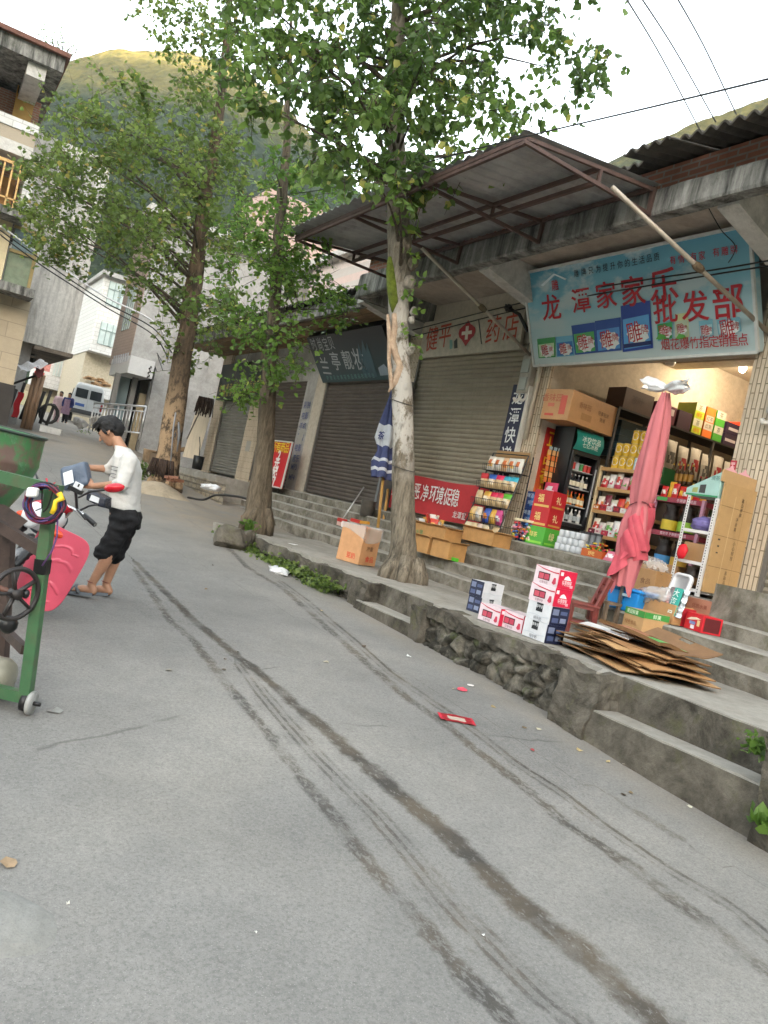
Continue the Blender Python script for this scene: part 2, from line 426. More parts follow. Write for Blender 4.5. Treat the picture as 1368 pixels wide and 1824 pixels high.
tag(b.build('hill',HM,smooth=True),kind='structure')
# the ridge on the other side of the valley (behind the camera) that keeps the street in shade
b=MB();vv=[];NA2=60
for i in range(NA2+1):
    a=R(128)+R(170)*i/NA2
    H=287+6*nz((math.sin(a)*5,math.cos(a)*5,2))
    for d,z in((160,0),(500,H*.4),(900,H),(1000,H*.85),(1150,0)): vv.append(V((d*math.sin(a),d*math.cos(a),z+(5*nz((a*20,d*.05,1)) if z else 0))))
b.add(vv,[[i*5+j,(i+1)*5+j,(i+1)*5+j+1,i*5+j+1] for i in range(NA2) for j in range(4)])
tag(b.build('hill',HM,smooth=True),kind='structure')
# ---------------- pavement, steps
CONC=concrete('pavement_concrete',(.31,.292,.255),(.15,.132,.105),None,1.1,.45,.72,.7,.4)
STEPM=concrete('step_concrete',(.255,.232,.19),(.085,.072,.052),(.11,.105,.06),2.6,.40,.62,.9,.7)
def x1(y): return interp([(2,6.2),(5,6.45),(12,6.85),(18.4,6.95)],y)   # foot of the lowest step
PZ=.61;FZ=1.42
b=MB()
def top(u,v):
    y=lerp(-6,13.4,v);xo=4.78
    if y>12.2: xo=4.78+(y-12.2)*.55
    if 4.3<y<6.84 or 8.06<y<12.2: xo=4.96
    if 2.78<y<4.22: xo=5.0
    if 6.85<y<8.05: xo=5.02
    x=lerp(xo,x1(y)+.05,u);return V((x,y,PZ+.012*nz((x*1.3,y*1.3,0))))
b.sheet(top,8,194)
N=len(b.v);rim=[j for j in range(195)]
vv=[b.v[j].copy() for j in rim]+[V((b.v[j].x,b.v[j].y,-.3)) for j in rim]
b.add(vv,[[j,j+1,196+j-1+0+1-1+0+1-1,195+j] if False else [j,j+1,195+j+1,195+j] for j in range(194)])
# low front treads
b.box((4.78,13.3,-.2),(7.2,13.45,PZ-.01))
b.grit(.008,4)
tag(b.build('pavement',CONC),kind='structure')
NS=5
b=MB()
for i in range(NS):
    z0=PZ+(FZ-PZ)*i/NS;z1=PZ+(FZ-PZ)*(i+1)/NS
    def xf(y,i=i): return lerp(x1(y),7.9,i/(NS-1))
    ylo,yhi=-6,18.7-.12*i
    M=150
    vv=[]
    for j in range(M+1):
        y=lerp(ylo,yhi,j/M);x=xf(y)+.012*nz((y*2.5,i*9,1))+.006*nz((y*11,i*5,2));wob=.012*nz((y*3,i*4,7))
        xb=lerp(x1(y),7.9,(i+1)/(NS-1)) if i<NS-1 else 8.3
        vv+=[V((x,y,z0-.05)),V((x-.004,y,z1-.02+wob)),V((x+.016,y,z1+wob)),V((xb+.03,y,z1+wob))]
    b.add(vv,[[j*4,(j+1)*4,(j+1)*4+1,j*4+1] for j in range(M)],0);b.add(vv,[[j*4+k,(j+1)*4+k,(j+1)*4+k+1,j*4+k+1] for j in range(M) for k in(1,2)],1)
    b.add([V((xf(yhi),yhi,-.1)),V((8.3,yhi,-.1)),V((8.3,yhi,z1)),V((xf(yhi),yhi,z1))],[[0,1,2,3]])
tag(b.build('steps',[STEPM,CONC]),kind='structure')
# raised left platform beyond the steps
b=MB();b.box((6.42,18.58,.4),(8.3,30.5,1.36));
tag(b.build('shop_platform',CONC),kind='structure')
# stone retaining walls
ROCK=concrete('rubble_stone',(.215,.195,.158),(.022,.02,.015),(.062,.08,.022),3.6,.34,.56,.97,1.0,18)
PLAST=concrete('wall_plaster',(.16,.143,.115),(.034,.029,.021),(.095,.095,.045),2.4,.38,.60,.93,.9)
wr=root('retaining_wall',(4.7,7.5,0),'rough stone and concrete wall holding up the pavement along the road','wall')
rnd=random.Random(3)
def hullstone(b,c,rx,ry,rz,mi=0,n=13):
    bm_=bmesh.new()
    for k in range(n):
        d=V((rnd.gauss(0,1),rnd.gauss(0,1),rnd.gauss(0,1))).normalized()*rnd.uniform(.8,1.1);bm_.verts.new((d.x*rx,d.y*ry,d.z*rz))
    bmesh.ops.convex_hull(bm_,input=bm_.verts[:]);bmesh.ops.delete(bm_,geom=[q for q in bm_.verts if not q.link_faces],context='VERTS')
    bmesh.ops.bevel(bm_,geom=bm_.edges[:],offset=min(rx,rz)*.13,segments=1,affect='EDGES',clamp_overlap=True)
    bmesh.ops.triangulate(bm_,faces=bm_.faces[:]);bmesh.ops.subdivide_edges(bm_,edges=bm_.edges[:],cuts=1,use_grid_fill=True)
    bm_.verts.index_update();vs_=[]
    for q in bm_.verts: vs_.append(V(c)+q.co+mnoise.noise_vector((q.co+V(c))*14)*.018)
    b.add(vs_,[[q.index for q in f.verts] for f in bm_.faces],mi);bm_.free()
b=MB()
def masonry(y0,y1,x0,zt,cell=.2,dep=.10,lean=.06,bot=-.12):
    # one continuous rough face of bulging stones with deep joints
    pts=[];r_=random.Random(int(y0*10))
    ny=int((y1-y0)/cell)+3;nzc=int(.8/(cell*.75))+3
    for a in range(-1,ny):
        for c in range(-1,nzc): pts.append((y0+(a+r_.uniform(.1,.9)+.5*(c%2))*cell,-.15+(c+r_.uniform(.15,.85))*cell*.75,r_.uniform(.4,1.25)))
    st=.022;NY=int((y1-y0)/st);NZ=int((zt+.2)/st);o=[]
    for i in range(NY+1):
        y=y0+i*st;near=[p for p in pts if abs(p[0]-y)<cell*2.2]
        for k in range(NZ+1):
            z=bot+zr(4.7,y)*.6+(zt-bot-zr(4.7,y)*.6)*k/NZ
            yy=y+.05*nz((y*5,z*5,3));zz=z+.05*nz((y*5,z*5,9))
            d=sorted((math.hypot(p[0]-yy,(p[1]-zz)*1.25),p[2]) for p in near)
            d1,d2=d[0][0],d[1][0];jn=min(1,(d2-d1)/(cell*.34))
            h=dep*d[0][1]*(jn**.5)
            q=V((y*9,z*9,2));x=x0+dep*1.1-h+lean*max(0,z-.1)+.035*nz((y*4,z*5,1))+.022*mnoise.noise(q*1.0)+.014*mnoise.noise(q*2.6)
            o.append(V((x,y,z)))
    b.add(o,[[i*(NZ+1)+k,(i+1)*(NZ+1)+k,(i+1)*(NZ+1)+k+1,i*(NZ+1)+k+1] for i in range(NY) for k in range(NZ)])
masonry(4.35,6.85,4.735,.50,.19,.095,.08);masonry(8.08,12.7,4.84,.50,.15,.12,.03);masonry(1.2,2.74,4.72,.60,.2,.10)
b.build('stone_face',ROCK,wr,True)
def rough(name,boxes,m,amp=.03,amp2=.012,cut=.09,parent=None):
    b=MB()
    for lo,hi in boxes:
        q=MB();q.box(lo,hi);me=bpy.data.meshes.new('x');me.from_pydata([tuple(p) for p in q.v],[],q.f);bm_=bmesh.new();bm_.from_mesh(me)
        for ax in range(3):
            L=hi[ax]-lo[ax];k=int(L/cut)
            if k>0:
                es=[e for e in bm_.edges if abs((e.verts[0].co-e.verts[1].co)[ax])>L*.9]
                bmesh.ops.subdivide_edges(bm_,edges=es,cuts=k,use_grid_fill=True)
        bm_.to_mesh(me);bm_.free();b.add([p.co.copy() for p in me.vertices],[list(p.vertices) for p in me.polygons]);bpy.data.meshes.remove(me)
    b.grit(amp,3.,amp2,14);return b.build(name,m,parent)
# dark backing mortar, big plaster lumps, corner blocks and two low front steps
rough('mortar',[((4.90,4.4,-.1),(5.15,6.85,.55)),((4.98,8.05,.0),(5.2,12.8,.5))],concrete('dark_mortar',(.12,.105,.08),(.025,.023,.018),(.06,.075,.025),4,.4,.6,.9,1.0),.04,.02,.07,wr)
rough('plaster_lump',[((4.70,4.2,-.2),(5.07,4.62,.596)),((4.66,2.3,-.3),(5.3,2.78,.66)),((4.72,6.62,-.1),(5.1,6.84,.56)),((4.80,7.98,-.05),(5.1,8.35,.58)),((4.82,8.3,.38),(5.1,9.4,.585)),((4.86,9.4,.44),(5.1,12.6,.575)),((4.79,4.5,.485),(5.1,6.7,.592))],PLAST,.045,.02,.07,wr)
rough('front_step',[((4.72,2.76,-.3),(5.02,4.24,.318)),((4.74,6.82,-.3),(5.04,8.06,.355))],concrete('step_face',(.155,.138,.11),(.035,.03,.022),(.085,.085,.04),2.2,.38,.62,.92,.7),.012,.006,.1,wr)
b=MB()
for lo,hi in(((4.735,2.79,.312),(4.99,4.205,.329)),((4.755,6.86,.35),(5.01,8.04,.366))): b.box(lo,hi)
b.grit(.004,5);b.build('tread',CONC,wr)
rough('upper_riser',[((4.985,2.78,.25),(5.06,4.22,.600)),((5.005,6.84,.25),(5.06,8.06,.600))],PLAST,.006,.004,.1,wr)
# low stone wall in front of the left platform
BLK=brickmat('block_stone',(.33,.27,.19),(.25,.21,.15),(.13,.11,.085),'X',.34,.13,.02,(.12,.11,.075),.8)
b=MB();b.sheet(lambda u,v:V((6.36+.05*nz((v*14,u*5,3)),lerp(17.6,21.5,v),lerp(zr(6.3,lerp(17.6,21.5,v))-.1,1.22+.05*nz((v*9,1,1)),u))),6,60);b.box((6.37,18.4,.4),(6.55,21.5,1.2))
tag(b.build('low_stone_wall',BLK),'low wall of rough yellowish stone blocks below the left shutters','wall')
# ---------------- the shop row
CREAM=concrete('cream_plaster',(.52,.46,.37),(.33,.28,.21),None,.9,.5,.8,.5,.15)
SOFFIT=concrete('soffit_plaster',(.46,.39,.32),(.20,.16,.12),None,.8,.45,.75,.7,.2)
FASC=concrete('stained_concrete',(.36,.35,.32),(.035,.034,.03),(.06,.065,.045),1.5,.36,.62,.95,.7,25,True)
WHITEC=concrete('whitewashed_concrete',(.55,.53,.49),(.16,.14,.12),None,1.4,.5,.72,.8,.4)
GREYC=concrete('grey_render',(.43,.42,.40),(.235,.225,.205),None,.9,.42,.7,.85,.3)
BRICK=brickmat('red_brick',(.27,.10,.06),(.22,.085,.055),(.22,.19,.16),'X')
BRICKY=brickmat('red_brick_front',(.36,.16,.10),(.30,.13,.085),(.34,.29,.24),'Y')
WTILE=brickmat('white_tile',(.66,.66,.63),(.60,.60,.58),(.40,.39,.37),'Y',.5,.25,.012,(.45,.43,.40),.1)
PTILE=brickmat('pink_tile',(.60,.36,.30),(.70,.62,.56),(.55,.50,.45),'Y',.5,.3,.012,(.5,.4,.35),.1)
TANTILE=brickmat('tan_tile',(.42,.32,.26),(.39,.30,.245),(.30,.24,.2),'X',.3,.12,.01,(.3,.24,.2),.1)
def shutmat(name,c,dark):
    n=NT(name);f=n.ramp(n.noise(2,7,.7,n.co((1,1,4))),[(.4,0.0),(.7,.7)])
    cc=n.mix(f,c,dark)
    cc=n.mix(n.ramp(n.noise(5,6,.7,n.co((1,4,.5))),[(.5,0.0),(.8,.4)]),cc,tuple(x*.55 for x in dark))
    return n.out(cc,.5,.25)
SH1=shutmat('shutter_khaki',(.30,.26,.195),(.21,.178,.13));SH2=shutmat('shutter_brown',(.12,.098,.082),(.06,.049,.042));SH3=shutmat('shutter_grey',(.23,.225,.20),(.15,.14,.12))
# ribbed facing tile of the pillars
n=NT('pillar_tile');tc=n.n('TexCoord');s_=n.n('SeparateXYZ');n.l(tc.outputs['Object'],s_.inputs[0]);cb=n.n('CombineXYZ')
hh=n.math('ADD',s_.outputs['Y'],s_.outputs['X']);n.l(s_.outputs['Z'],cb.inputs[0]);n.l(hh,cb.inputs[1])
q=n.n('TexBrick');q.inputs['Scale'].default_value=1;q.inputs['Brick Width'].default_value=.30;q.inputs['Row Height'].default_value=.055;q.inputs['Mortar Size'].default_value=.007;q.offset=.37
q.inputs['Color1'].default_value=(.66,.55,.41,1);q.inputs['Color2'].default_value=(.60,.50,.37,1);q.inputs['Mortar'].default_value=(.22,.17,.11,1);n.l(cb.outputs[0],q.inputs['Vector'])
cc=n.mix(n.ramp(n.noise(2.2,8,.75,n.co((1,1,.5))),[(.45,0.0),(.75,.75)]),q.outputs['Color'],(.26,.20,.135))
n.bump(n.math('ADD',n.math('MULTIPLY',q.outputs['Fac'],-1),n.math('MULTIPLY',n.noise(40),.4)),.7,.012)
PILT=n.out(cc,.55)
def shutter(parent,y0,y1,z0,z1,x,m,pitch=.085):
    b=MB();rows=[];z=z0;k=0
    prof_=[(0,0),(.012,.18),(.022,.5),(.014,.82),(.0,.95)]
    while z<z1-.01:
        h=min(pitch,z1-z)
        for d,t in prof_:rows.append((x-d,z+h*t))
        z+=h
    o=[]
    for (xx,zz) in rows:o+=[(xx,y0,zz),(xx,y1,zz)]
    b.add(o,[[2*i,2*i+1,2*i+3,2*i+2] for i in range(len(rows)-1)])
    sh=b.build('shutter',m,parent)
    g=MB()
    for yy in(y0,y1): g.box((x-.06,yy-.03,z0),(x+.05,yy+.03,z1))
    g.split('guide_rail',pm('6a6660'),sh)
    return sh
def corr(b,o,uy,ux,ny,wl=.13,amp=.022,nrm=V((0,0,1)),th=0,mi=0):
    # corrugated sheet: waves across uy, straight along ux
    o=V(o);uy=V(uy);ux=V(ux)
    b.sheet(lambda u,v:o+uy*u+ux*v+nrm*(amp*math.sin(u*uy.length/wl*2*PI)),max(8,int(uy.length/wl*8)),ny,mi)
sA=root('shop_building',(8.2,7.6,FZ),'long low shop building with ribbed beige tile pillars and a weathered concrete eave','building')
b=MB()
# party walls, back, upper wall, ceiling, floor
b.box((8.264,9.555,FZ),(13.4,10.19,5.58));b.box((8.264,5.41,FZ),(13.4,6.04,5.58));b.box((8.264,13.51,FZ),(8.6,13.94,5.58));b.box((8.264,1.61,FZ),(8.6,2.19,5.58));b.box((13.2,6.04,FZ),(13.39,9.555,5.4))
b.box((8.35,6.04,4.25),(8.55,9.555,5.58))
b.box((8.3,10.19,4.55),(8.5,13.51,5.58));b.box((8.3,2.19,4.3),(8.5,5.41,5.58));b.box((8.5,10.19,FZ),(8.6,13.51,5.4));b.box((8.5,2.19,FZ),(8.6,5.41,5.4))
b.box((8.6,13.51,FZ),(13.38,13.75,5.4));b.box((8.3,1.3,FZ),(13.4,1.5,5.4))
b.build('wall',CREAM,sA)
b=MB();b.box((8.56,6.05,5.2),(13.19,9.55,5.35));b.box((10.6,6.9,4.88),(10.95,9.55,5.199));b.build('ceiling',CREAM,sA)
b=MB();b.box((7.95,1.4,FZ-.25),(13.4,13.5,FZ+.002));b.build('floor',CONC,sA)
for (y0,y1) in((5.4,6.05),(9.55,10.2),(13.5,13.95),(1.6,2.2)):
    b=MB();b.box((8.2,y0,FZ-.1),(8.262,y1,5.58));b.build('pillar',PILT,sA)
zl=lambda y:lerp(5.38,5.22,(y-5)/8.5)
b=MB()
b.sheet(lambda u,v:V((lerp(8.35,6.62,v),lerp(1.4,13.5,u),5.585)),60,4);b.build('soffit',SOFFIT,sA)
b=MB()
def fa(u,v):
    y=lerp(1.4,13.55,u);pts=[(6.78,zl(y)-.0),(6.6,zl(y)-.01),(6.585,zl(y)+.02),(6.6,5.63),(6.62,5.66),(7.2,5.67)]
    x,z=pts[int(round(v*5))];return V((x+.012*nz((y*2,z*3,1)),y,z+.015*nz((y*3,z*3,4))))
b.sheet(fa,160,5);b.box((6.62,13.4,5.21),(8.3,13.55,5.66));b.box((6.79,1.4,5.40),(6.80,13.4,5.6));b.build('eave_beam',FASC,sA)
for y in(5.72,9.87,13.7,1.9):
    b=MB();x=[(8.2,4.95),(8.2,5.58),(6.79,5.58),(6.79,zl(y)-.02)]
    v0=[V((a,y-.13,c)) for a,c in x]+[V((a,y+.13,c)) for a,c in x]
    b.add(v0,[[0,1,2,3],[7,6,5,4],[0,3,7,4],[3,2,6,7],[1,0,4,5],[2,1,5,6]]);b.build('bracket',WHITEC,sA)
b=MB();b.box((6.72,1.4,5.66),(6.95,13.5,5.97));b.build('brick_band',BRICK,sA)
ASB=concrete('old_roof_sheet',(.085,.075,.062),(.03,.027,.024),(.07,.065,.05),1.5,.4,.65,.8,.5)
def rs(y0,y1,xe,ze):
    b=MB();corr(b,(xe,y0,ze),(0,y1-y0,0),(13.6-xe,0,(13.6-xe)*.24),6,.16,.03)
    nv=len(b.v);
    o=b.build('roof_sheet',ASB,sA);md=o.modifiers.new('s','SOLIDIFY');md.thickness=.02;return o
rs(6.08,6.72,6.12,5.88);rs(.5,6.02,6.22,5.90);rs(6.72,13.6,6.5,5.96)
b=MB();b.box((13.2,1.4,5.2),(13.4,13.6,7.5));b.build('gable_wall',BRICK,sA)
shutter(sA,10.22,13.48,FZ+.02,4.6,8.27,SH1);shutter(sA,2.25,5.38,FZ+.02,4.3,8.27,SH1)
b=MB();b.box((7.3,1.6,FZ-.8),(8.2,5.25,FZ+.03));b.grit(.01,4);b.build('landing',STEPM,sA)
# interior bulb (lit) and a white lamp cap
t=root('light_bulb',onY(1323,656,8.6),'bare lit bulb hanging inside the open shop at the top right','light bulb')
bp=t.location
b=MB();b.blob(bp,.06,.06,.075,0,1,8)
n=NT('bulb_glow');n.b.inputs['Emission Color'].default_value=(1,.82,.6,1);n.b.inputs['Emission Strength'].default_value=6
b.build('bulb_glass',n.out((1,.9,.8),.3),t,True)
b=MB();b.lathe([(.03,.06),(.035,.08),(.03,.15),(0,.16)],bp,8);b.tube([bp+V((0,0,.15)),bp+V((-.1,.05,.3)),bp+V((-.3,.1,.25)),(bp.x-.4,bp.y+.2,5.2)],.008,5);b.build('socket',pm('2a2624'),t)
pl=bpy.data.lights.new('bulb_light','POINT');pl.energy=8;pl.color=(1,.80,.55);pl.shadow_soft_size=.06;po=bpy.data.objects.new('bulb_light',pl);COL.objects.link(po);po.parent=t;po.location=(0,-.02,-.11)
lp=onY(1195,640,8.9);t=root('ceiling_lamp',lp,'unlit white lamp cap hanging below the big sign inside the shop','lamp')
b=MB();b.lathe([(0,-.10),(.07,-.10),(.085,-.06),(.09,.03)],lp,14);b.build('lamp_shade',pm('d8d4d0'),t,True)
b=MB();b.lathe([(.05,.03),(.05,.10),(.01,.12)],lp,12);b.tube([lp+V((0,0,.1)),V((lp.x,lp.y,5.2))],.006,5);b.build('lamp_holder',pm('4a4644'),t)
# shop B, lower, to the left
sB=root('shop_building',(8.2,19.5,FZ),'older low shop building on the left with three closed shutters and a timber eave','building')
b=MB();b.box((8.3,13.95,4.05),(8.5,25.3,5.4));b.box((8.5,13.95,FZ-.2),(8.7,25.3,5.4));b.box((8.5,25.0,.8),(13.4,25.3,5.6));b.build('wall',GREYC,sB)
for (y0,y1,mm) in((17.42,17.92,CREAM),(17.92,18.5,GREYC),(21.07,22.12,PILT),(24.55,25.36,PILT)):
    b=MB();b.box((8.2,y0,FZ-.1),(8.5,y1,5.2));b.build('pillar',mm,sB)
shutter(sB,13.97,17.40,FZ+.02,4.15,8.28,SH2);shutter(sB,18.5,21.05,FZ,4.2,8.28,SH2);shutter(sB,22.14,24.52,FZ,3.8,8.28,SH3)
WOOD=mat('old_plank',(.20,.125,.06),.8,.35,8,.5,30,dirt=(.06,.045,.03),st=(1,.2,6))
b=MB();
for i in range(9): b.box((6.95+i*.15,13.75,5.16+.012*(i%2)),(7.085+i*.15,25.7,5.185+.012*(i%2)))
b.build('eave_soffit',WOOD,sB)
b=MB();b.box((6.86,13.75,5.14),(6.95,25.7,5.42));b.box((6.95,13.75,5.25),(9,25.7,5.42));b.grit(.012,3);b.build('eave_beam',FASC,sB)
b=MB();corr(b,(6.7,13.7,5.46),(0,12.1,0),(6.9,0,1.5),5,.16,.03);b.build('roof_sheet',ASB,sB)
b=MB();b.box((7.6,13.9,5.42),(7.75,25.3,5.9));b.build('upper_wall',WHITEC,sB)
# steel awning on the eave
aw=root('steel_awning',(5.6,9.4,5.4),'grey corrugated steel awning on a rusty red frame over the shop fronts','awning')
STL=mat('galvanised_sheet',(.36,.37,.365),.5,.2,3,.1,60,.35,dirt=(.10,.09,.08))
RUST=mat('rusty_frame',(.095,.056,.046),.7,.3,7,.2,40,.1,dirt=(.06,.035,.025))
zc=lambda x:5.44+(x-4.6)*.115
b=MB();o=[]
nyk=[8.32]
corr(b,(4.66,6.55,zc(4.66)+.035),(0,1.75,0),(1.98,0,1.98*.115),4,.19,.018)
corr(b,(4.52,8.2,zc(4.52)+.06),(0,4.25,0),(2.12,0,2.12*.115),4,.19,.018)
b.build('roof_sheet',STL,aw)
b=MB()
for y,zo in((6.6,0),(8.45,0),(10.3,0),(12.2,0)):
    zt=zc(6.6)
    b.bar((4.68,y,zc(4.68)-.02),(6.6,y,zc(6.6)-.03),.038,.04);b.bar((4.68,y,zc(4.68)-.06),(6.6,y,5.36),.038,.04)
    b.bar((5.75,y,zc(5.75)-.04),(5.75,y,lerp(5.39,5.36,.55)),.035,.035);b.bar((6.58,y,5.34),(6.58,y,zt),.05,.05)
for x in(4.70,5.75,6.55): b.bar((x,6.6,zc(x)-.02),(x,12.25,zc(x)-.02),.04,.045)
b.bar((5.75,6.6,5.40),(5.75,12.2,5.40),.045,.045);b.bar((4.7,6.6,5.38),(4.7,12.2,5.38),.04,.04)
b.build('frame',RUST,aw)
POLE=mat('pole_metal',(.42,.36,.29),.45,.25,5,.1,30,.3,dirt=(.2,.14,.09))
JOINT=mat('joint_tape',(.13,.09,.05),.8,.3,30,.5,50)
def prop(a,c,jt):
    b=MB();b.tube([a,c],.028,10);o=b.build('prop_pole',POLE,aw,True)
    j=V(a).lerp(V(c),jt);d=(V(c)-V(a)).normalized();b=MB();b.tube([j-d*.07,j-d*.03,j+d*.03,j+d*.07],[.035,.05,.048,.036],8);b.build('joint',JOINT,o,True)
pA=onY(1090,333,6.5);prop(pA,(8.19,5.93,4.42),.53)
prop((5.9,10.3,5.36),(8.19,9.98,4.30),.52)
# meters
MET=mat('meter_case',(.36,.33,.28),.35,.2,10)
def meter(y,z,lab):
    t=root('electricity_meter',(8.2,y,z),lab,'electricity meter')
    b=MB();b.box((8.08,y-.13,z),(8.198,y+.13,z+.62));b.build('case',MET,t,bevel=.012)
    b=MB();b.box((8.055,y-.09,z+.33),(8.079,y+.09,z+.55));b.box((8.055,y-.10,z+.05),(8.079,y+.06,z+.25));b.build('dial_window',pm('a8aca6',20/100),t)
    b=MB()
    for s in(-.09,.06): b.tube([(8.13,y+s,z),(8.13,y+s,z-.08),(8.12,y+s+.03,z-.11),(8.12,y+s+.09,z-.11),(8.12,y+s+.12,z-.07)],.028,8)
    b.build('conduit_elbow',pm('d6d0c6'),t,True)
meter(5.55,3.45,'electricity meter in a clear box on the right tile pillar');_m=onX(933,702,8.15);meter(_m.y,_m.z,'dusty electricity meter on the tile pillar between pharmacy and open shop')
for (y,z0,z1) in((9.74,3.0,5.1),(5.47,4.1,5.2)):
    b=MB();b.tube([(8.14,y,z0),(8.14,y,z1)],.035,8);tag(b.build('conduit_pipe',pm('b8ae9c'),smooth=True),'vertical pale conduit pipe running up %s'%('the pillar beside the pharmacy sign' if y>9 else 'the right tile pillar above the meter'),'pipe')
# ---------------- signs
def signboard(name,BL,BR,TL,th,m,lab,frame=None):
    BL=V(BL);BR=V(BR);TL=V(TL);ux=BR-BL;uy=TL-BL;nn=ux.cross(uy).normalized()
    if nn.x>0:nn=-nn
    c=BL+ux/2+uy/2
    t=root(name,c-uy/2,lab,'sign')
    b=MB();b.obox(c-nn*(th/2),ux/2,uy/2,nn*(th/2));b.build('board',m,t)
    if frame:
        b=MB();e=.02
        for p,q in((BL,BR),(BL+uy,BR+uy),(BL,BL+uy),(BR,BR+uy)): b.bar(p+nn*.004,q+nn*.004,.035,.035)
        b.build('frame',frame,t)
    return t,BL,ux.normalized(),uy.normalized(),nn,ux.length,uy.length
class Lay:
    def __init__(s,T): s.t,s.o,s.ux,s.uy,s.n,s.w,s.h=T;s.k=0
    def hit(s,px,py): return onP(px,py,s.o+s.n*.004,s.n)
    def ch(s,b,st,px,py,size,mi=0,bold=.0,ysc=1.0,dz=.004,tilt=0):
        p=s.hit(px,py)+s.n*dz;ux=s.ux*math.cos(tilt)+s.uy*math.sin(tilt);uy=-s.ux*math.sin(tilt)+s.uy*math.cos(tilt)
        b.text(st,p,ux,uy,size,mi,bold,True,ysc)
    def patch(s,b,pts,mi=0,dz=.003): b.poly([s.hit(*p)+s.n*dz for p in pts],mi)
    def uv(s,u,v,dz=.004): return s.o+s.ux*(u*s.w)+s.uy*(v*s.h)+s.n*dz
# big blue sky sign
n=NT('sky_print');co=n.co();cl=n.noise(1.1,6,.6,n.co((1,1,2.2)))
s_=n.n('SeparateXYZ');n.l(n.tc.outputs['Object'],s_.inputs[0])
skyc=n.ramp(n.math('DIVIDE',s_.outputs['Z'],1.3),[(.0,(.50,.60,.60)),(.45,(.36,.55,.60)),(.62,(.20,.45,.55)),(1.0,(.08,.30,.42))])
cc=n.mix(n.math('MULTIPLY',n.ramp(cl,[(.5,0.0),(.6,.8)]),n.ramp(n.math('DIVIDE',s_.outputs['Z'],1.3),[(.3,.25),(.6,1.0)])),skyc,(.52,.60,.60))
SKYP=n.out(cc,.4)
BL,BR,TL=onX(952,652,8.12),onX(1350,630,8.12),onX(932,487,7.53)
BR.z=BL.z;TL.y=BL.y+.02
L=Lay(signboard('shop_sign',BL,BR,TL,.12,SKYP,'large blue sky shop sign with red Chinese characters above the open shop',pm('c9cbc8')))
RED=pm('b01826',.5,.03);BLK_=pm('16161c',.5,.03)
b=MB()
for c_,px,py,sz in(('龙',982,547,.36),('潭',1035,535,.33),('家',1080,525,.34),('家',1128,518,.37),('乐',1182,508,.40),('批',1185,550,.34),('发',1238,545,.35),('部',1297,536,.38)):
    L.ch(b,c_,px,py,sz*1.18,0,.012,.95,.008)
for i,c_ in enumerate('烟花爆竹指定销售点'): L.ch(b,c_,1187+i*17.3,613-i*1.1,.150,0,.004,1.05,.024)
for c_,px,py in(('雕',989,508),): L.ch(b,c_,px,py,.15,0,.006,1.1,.008)
for c_,px,py in zip('有情有家有雕牌',(1199,1214,1236,1251,1276,1292,1308),(463,461,457,455,449,447,444)): L.ch(b,c_,px,py,.10,0,.004,1.1,.008)
b.build('lettering',RED,L.t)
b=MB()
for i,c_ in enumerate('雕牌只为提升你的生活品质'): L.ch(b,c_,1027+i*13.0,487-i*2.7,.098,0,.004,1.1,.008)
b.build('slogan',BLK_,L.t)
b=MB()
for q in([(964,508),(987,487),(989,490),(968,510)],[(987,487),(1010,496),(1008,499),(989,490)]): L.patch(b,q,0,.009)
b.build('roof_emblem',pm('d8e4e8'),L.t)
# printed packets on the sign
PKT=[((957,604),(989,600),(990,636),(960,638),'3f9a56','b9d8b0'),((990,600),(1021,597),(1024,633),(992,636),'6fb4d0','3f7fc0'),((1018,580),(1060,574),(1064,628),(1025,632),'2a4f9a','4fa860'),((1060,572),(1106,565),(1108,624),(1064,628),'2a4f9a','4f90d0'),((1106,545),(1158,535),(1164,620),(1110,627),'24459a','5aa0d8'),((1169,565),(1200,560),(1200,605),(1172,608),'7db7c2','2f9a50'),((1203,560),(1226,556),(1228,600),(1204,603),'c9cf9a','b8c8b0'),((1245,572),(1270,568),(1272,598),(1248,601),'79b4c6','a9cfd6'),((1277,570),(1318,564),(1322,590),(1280,596),'79b4c6','b4d4d8')]
pk=MB();mats_=[];wh=MB();rd=MB()
for i,(a,c_,d,e,h1,h2) in enumerate(PKT):
    mats_+=[pm(h1,.4,.04),pm(h2,.4,.04)]
    L.patch(pk,(a,c_,d,e),2*i,.005+.0004*i)
    A=[V((*p,0)) for p in(a,c_,d,e)]
    f=lambda u,v:((A[0].lerp(A[1],u)).lerp(A[3].lerp(A[2],u),v))
    L.patch(pk,[f(.06,.30)[:2],f(.94,.28)[:2],f(.94,.93)[:2],f(.06,.95)[:2]],2*i+1,.009+.0004*i)
    # white sun-burst and label
    ctr=f(.55,.66);w_=abs(c_[0]-a[0]);
    burst=[]
    for k in range(18):
        r_=(.40 if k%2 else .33)*w_
        burst.append((ctr.x+r_*math.cos(k*PI/9),ctr.y+r_*.95*math.sin(k*PI/9)))
    L.patch(wh,burst,0,.013+.0004*i)
    cc_=f(.42,.6);L.ch(rd,'雕',cc_.x,cc_.y,w_*.0052,0,.0,1.1,.018,.12)
    cc_=f(.78,.58);L.ch(rd,'牌',cc_.x,cc_.y,w_*.0026,0,.0,1.0,.018)
pk.split('packet_print',mats_,L.t);wh.split('white_burst',pm('dfe6e6'),L.t);rd.build('packet_lettering',RED,L.t)
b=MB();L.patch(b,[(1112,613),(1162,606),(1163,613),(1113,620)],0,.02);b.build('packet_band',pm('14265e'),L.t)
b=MB()
for (px,py,h) in((1180,600,0),(1215,600,0)): L.patch(b,[(px-10,py+4),(px-4,py-6),(px+6,py-4),(px+10,py+3)],0,.02)
b.build('leaf_print',pm('5aa848'),L.t)
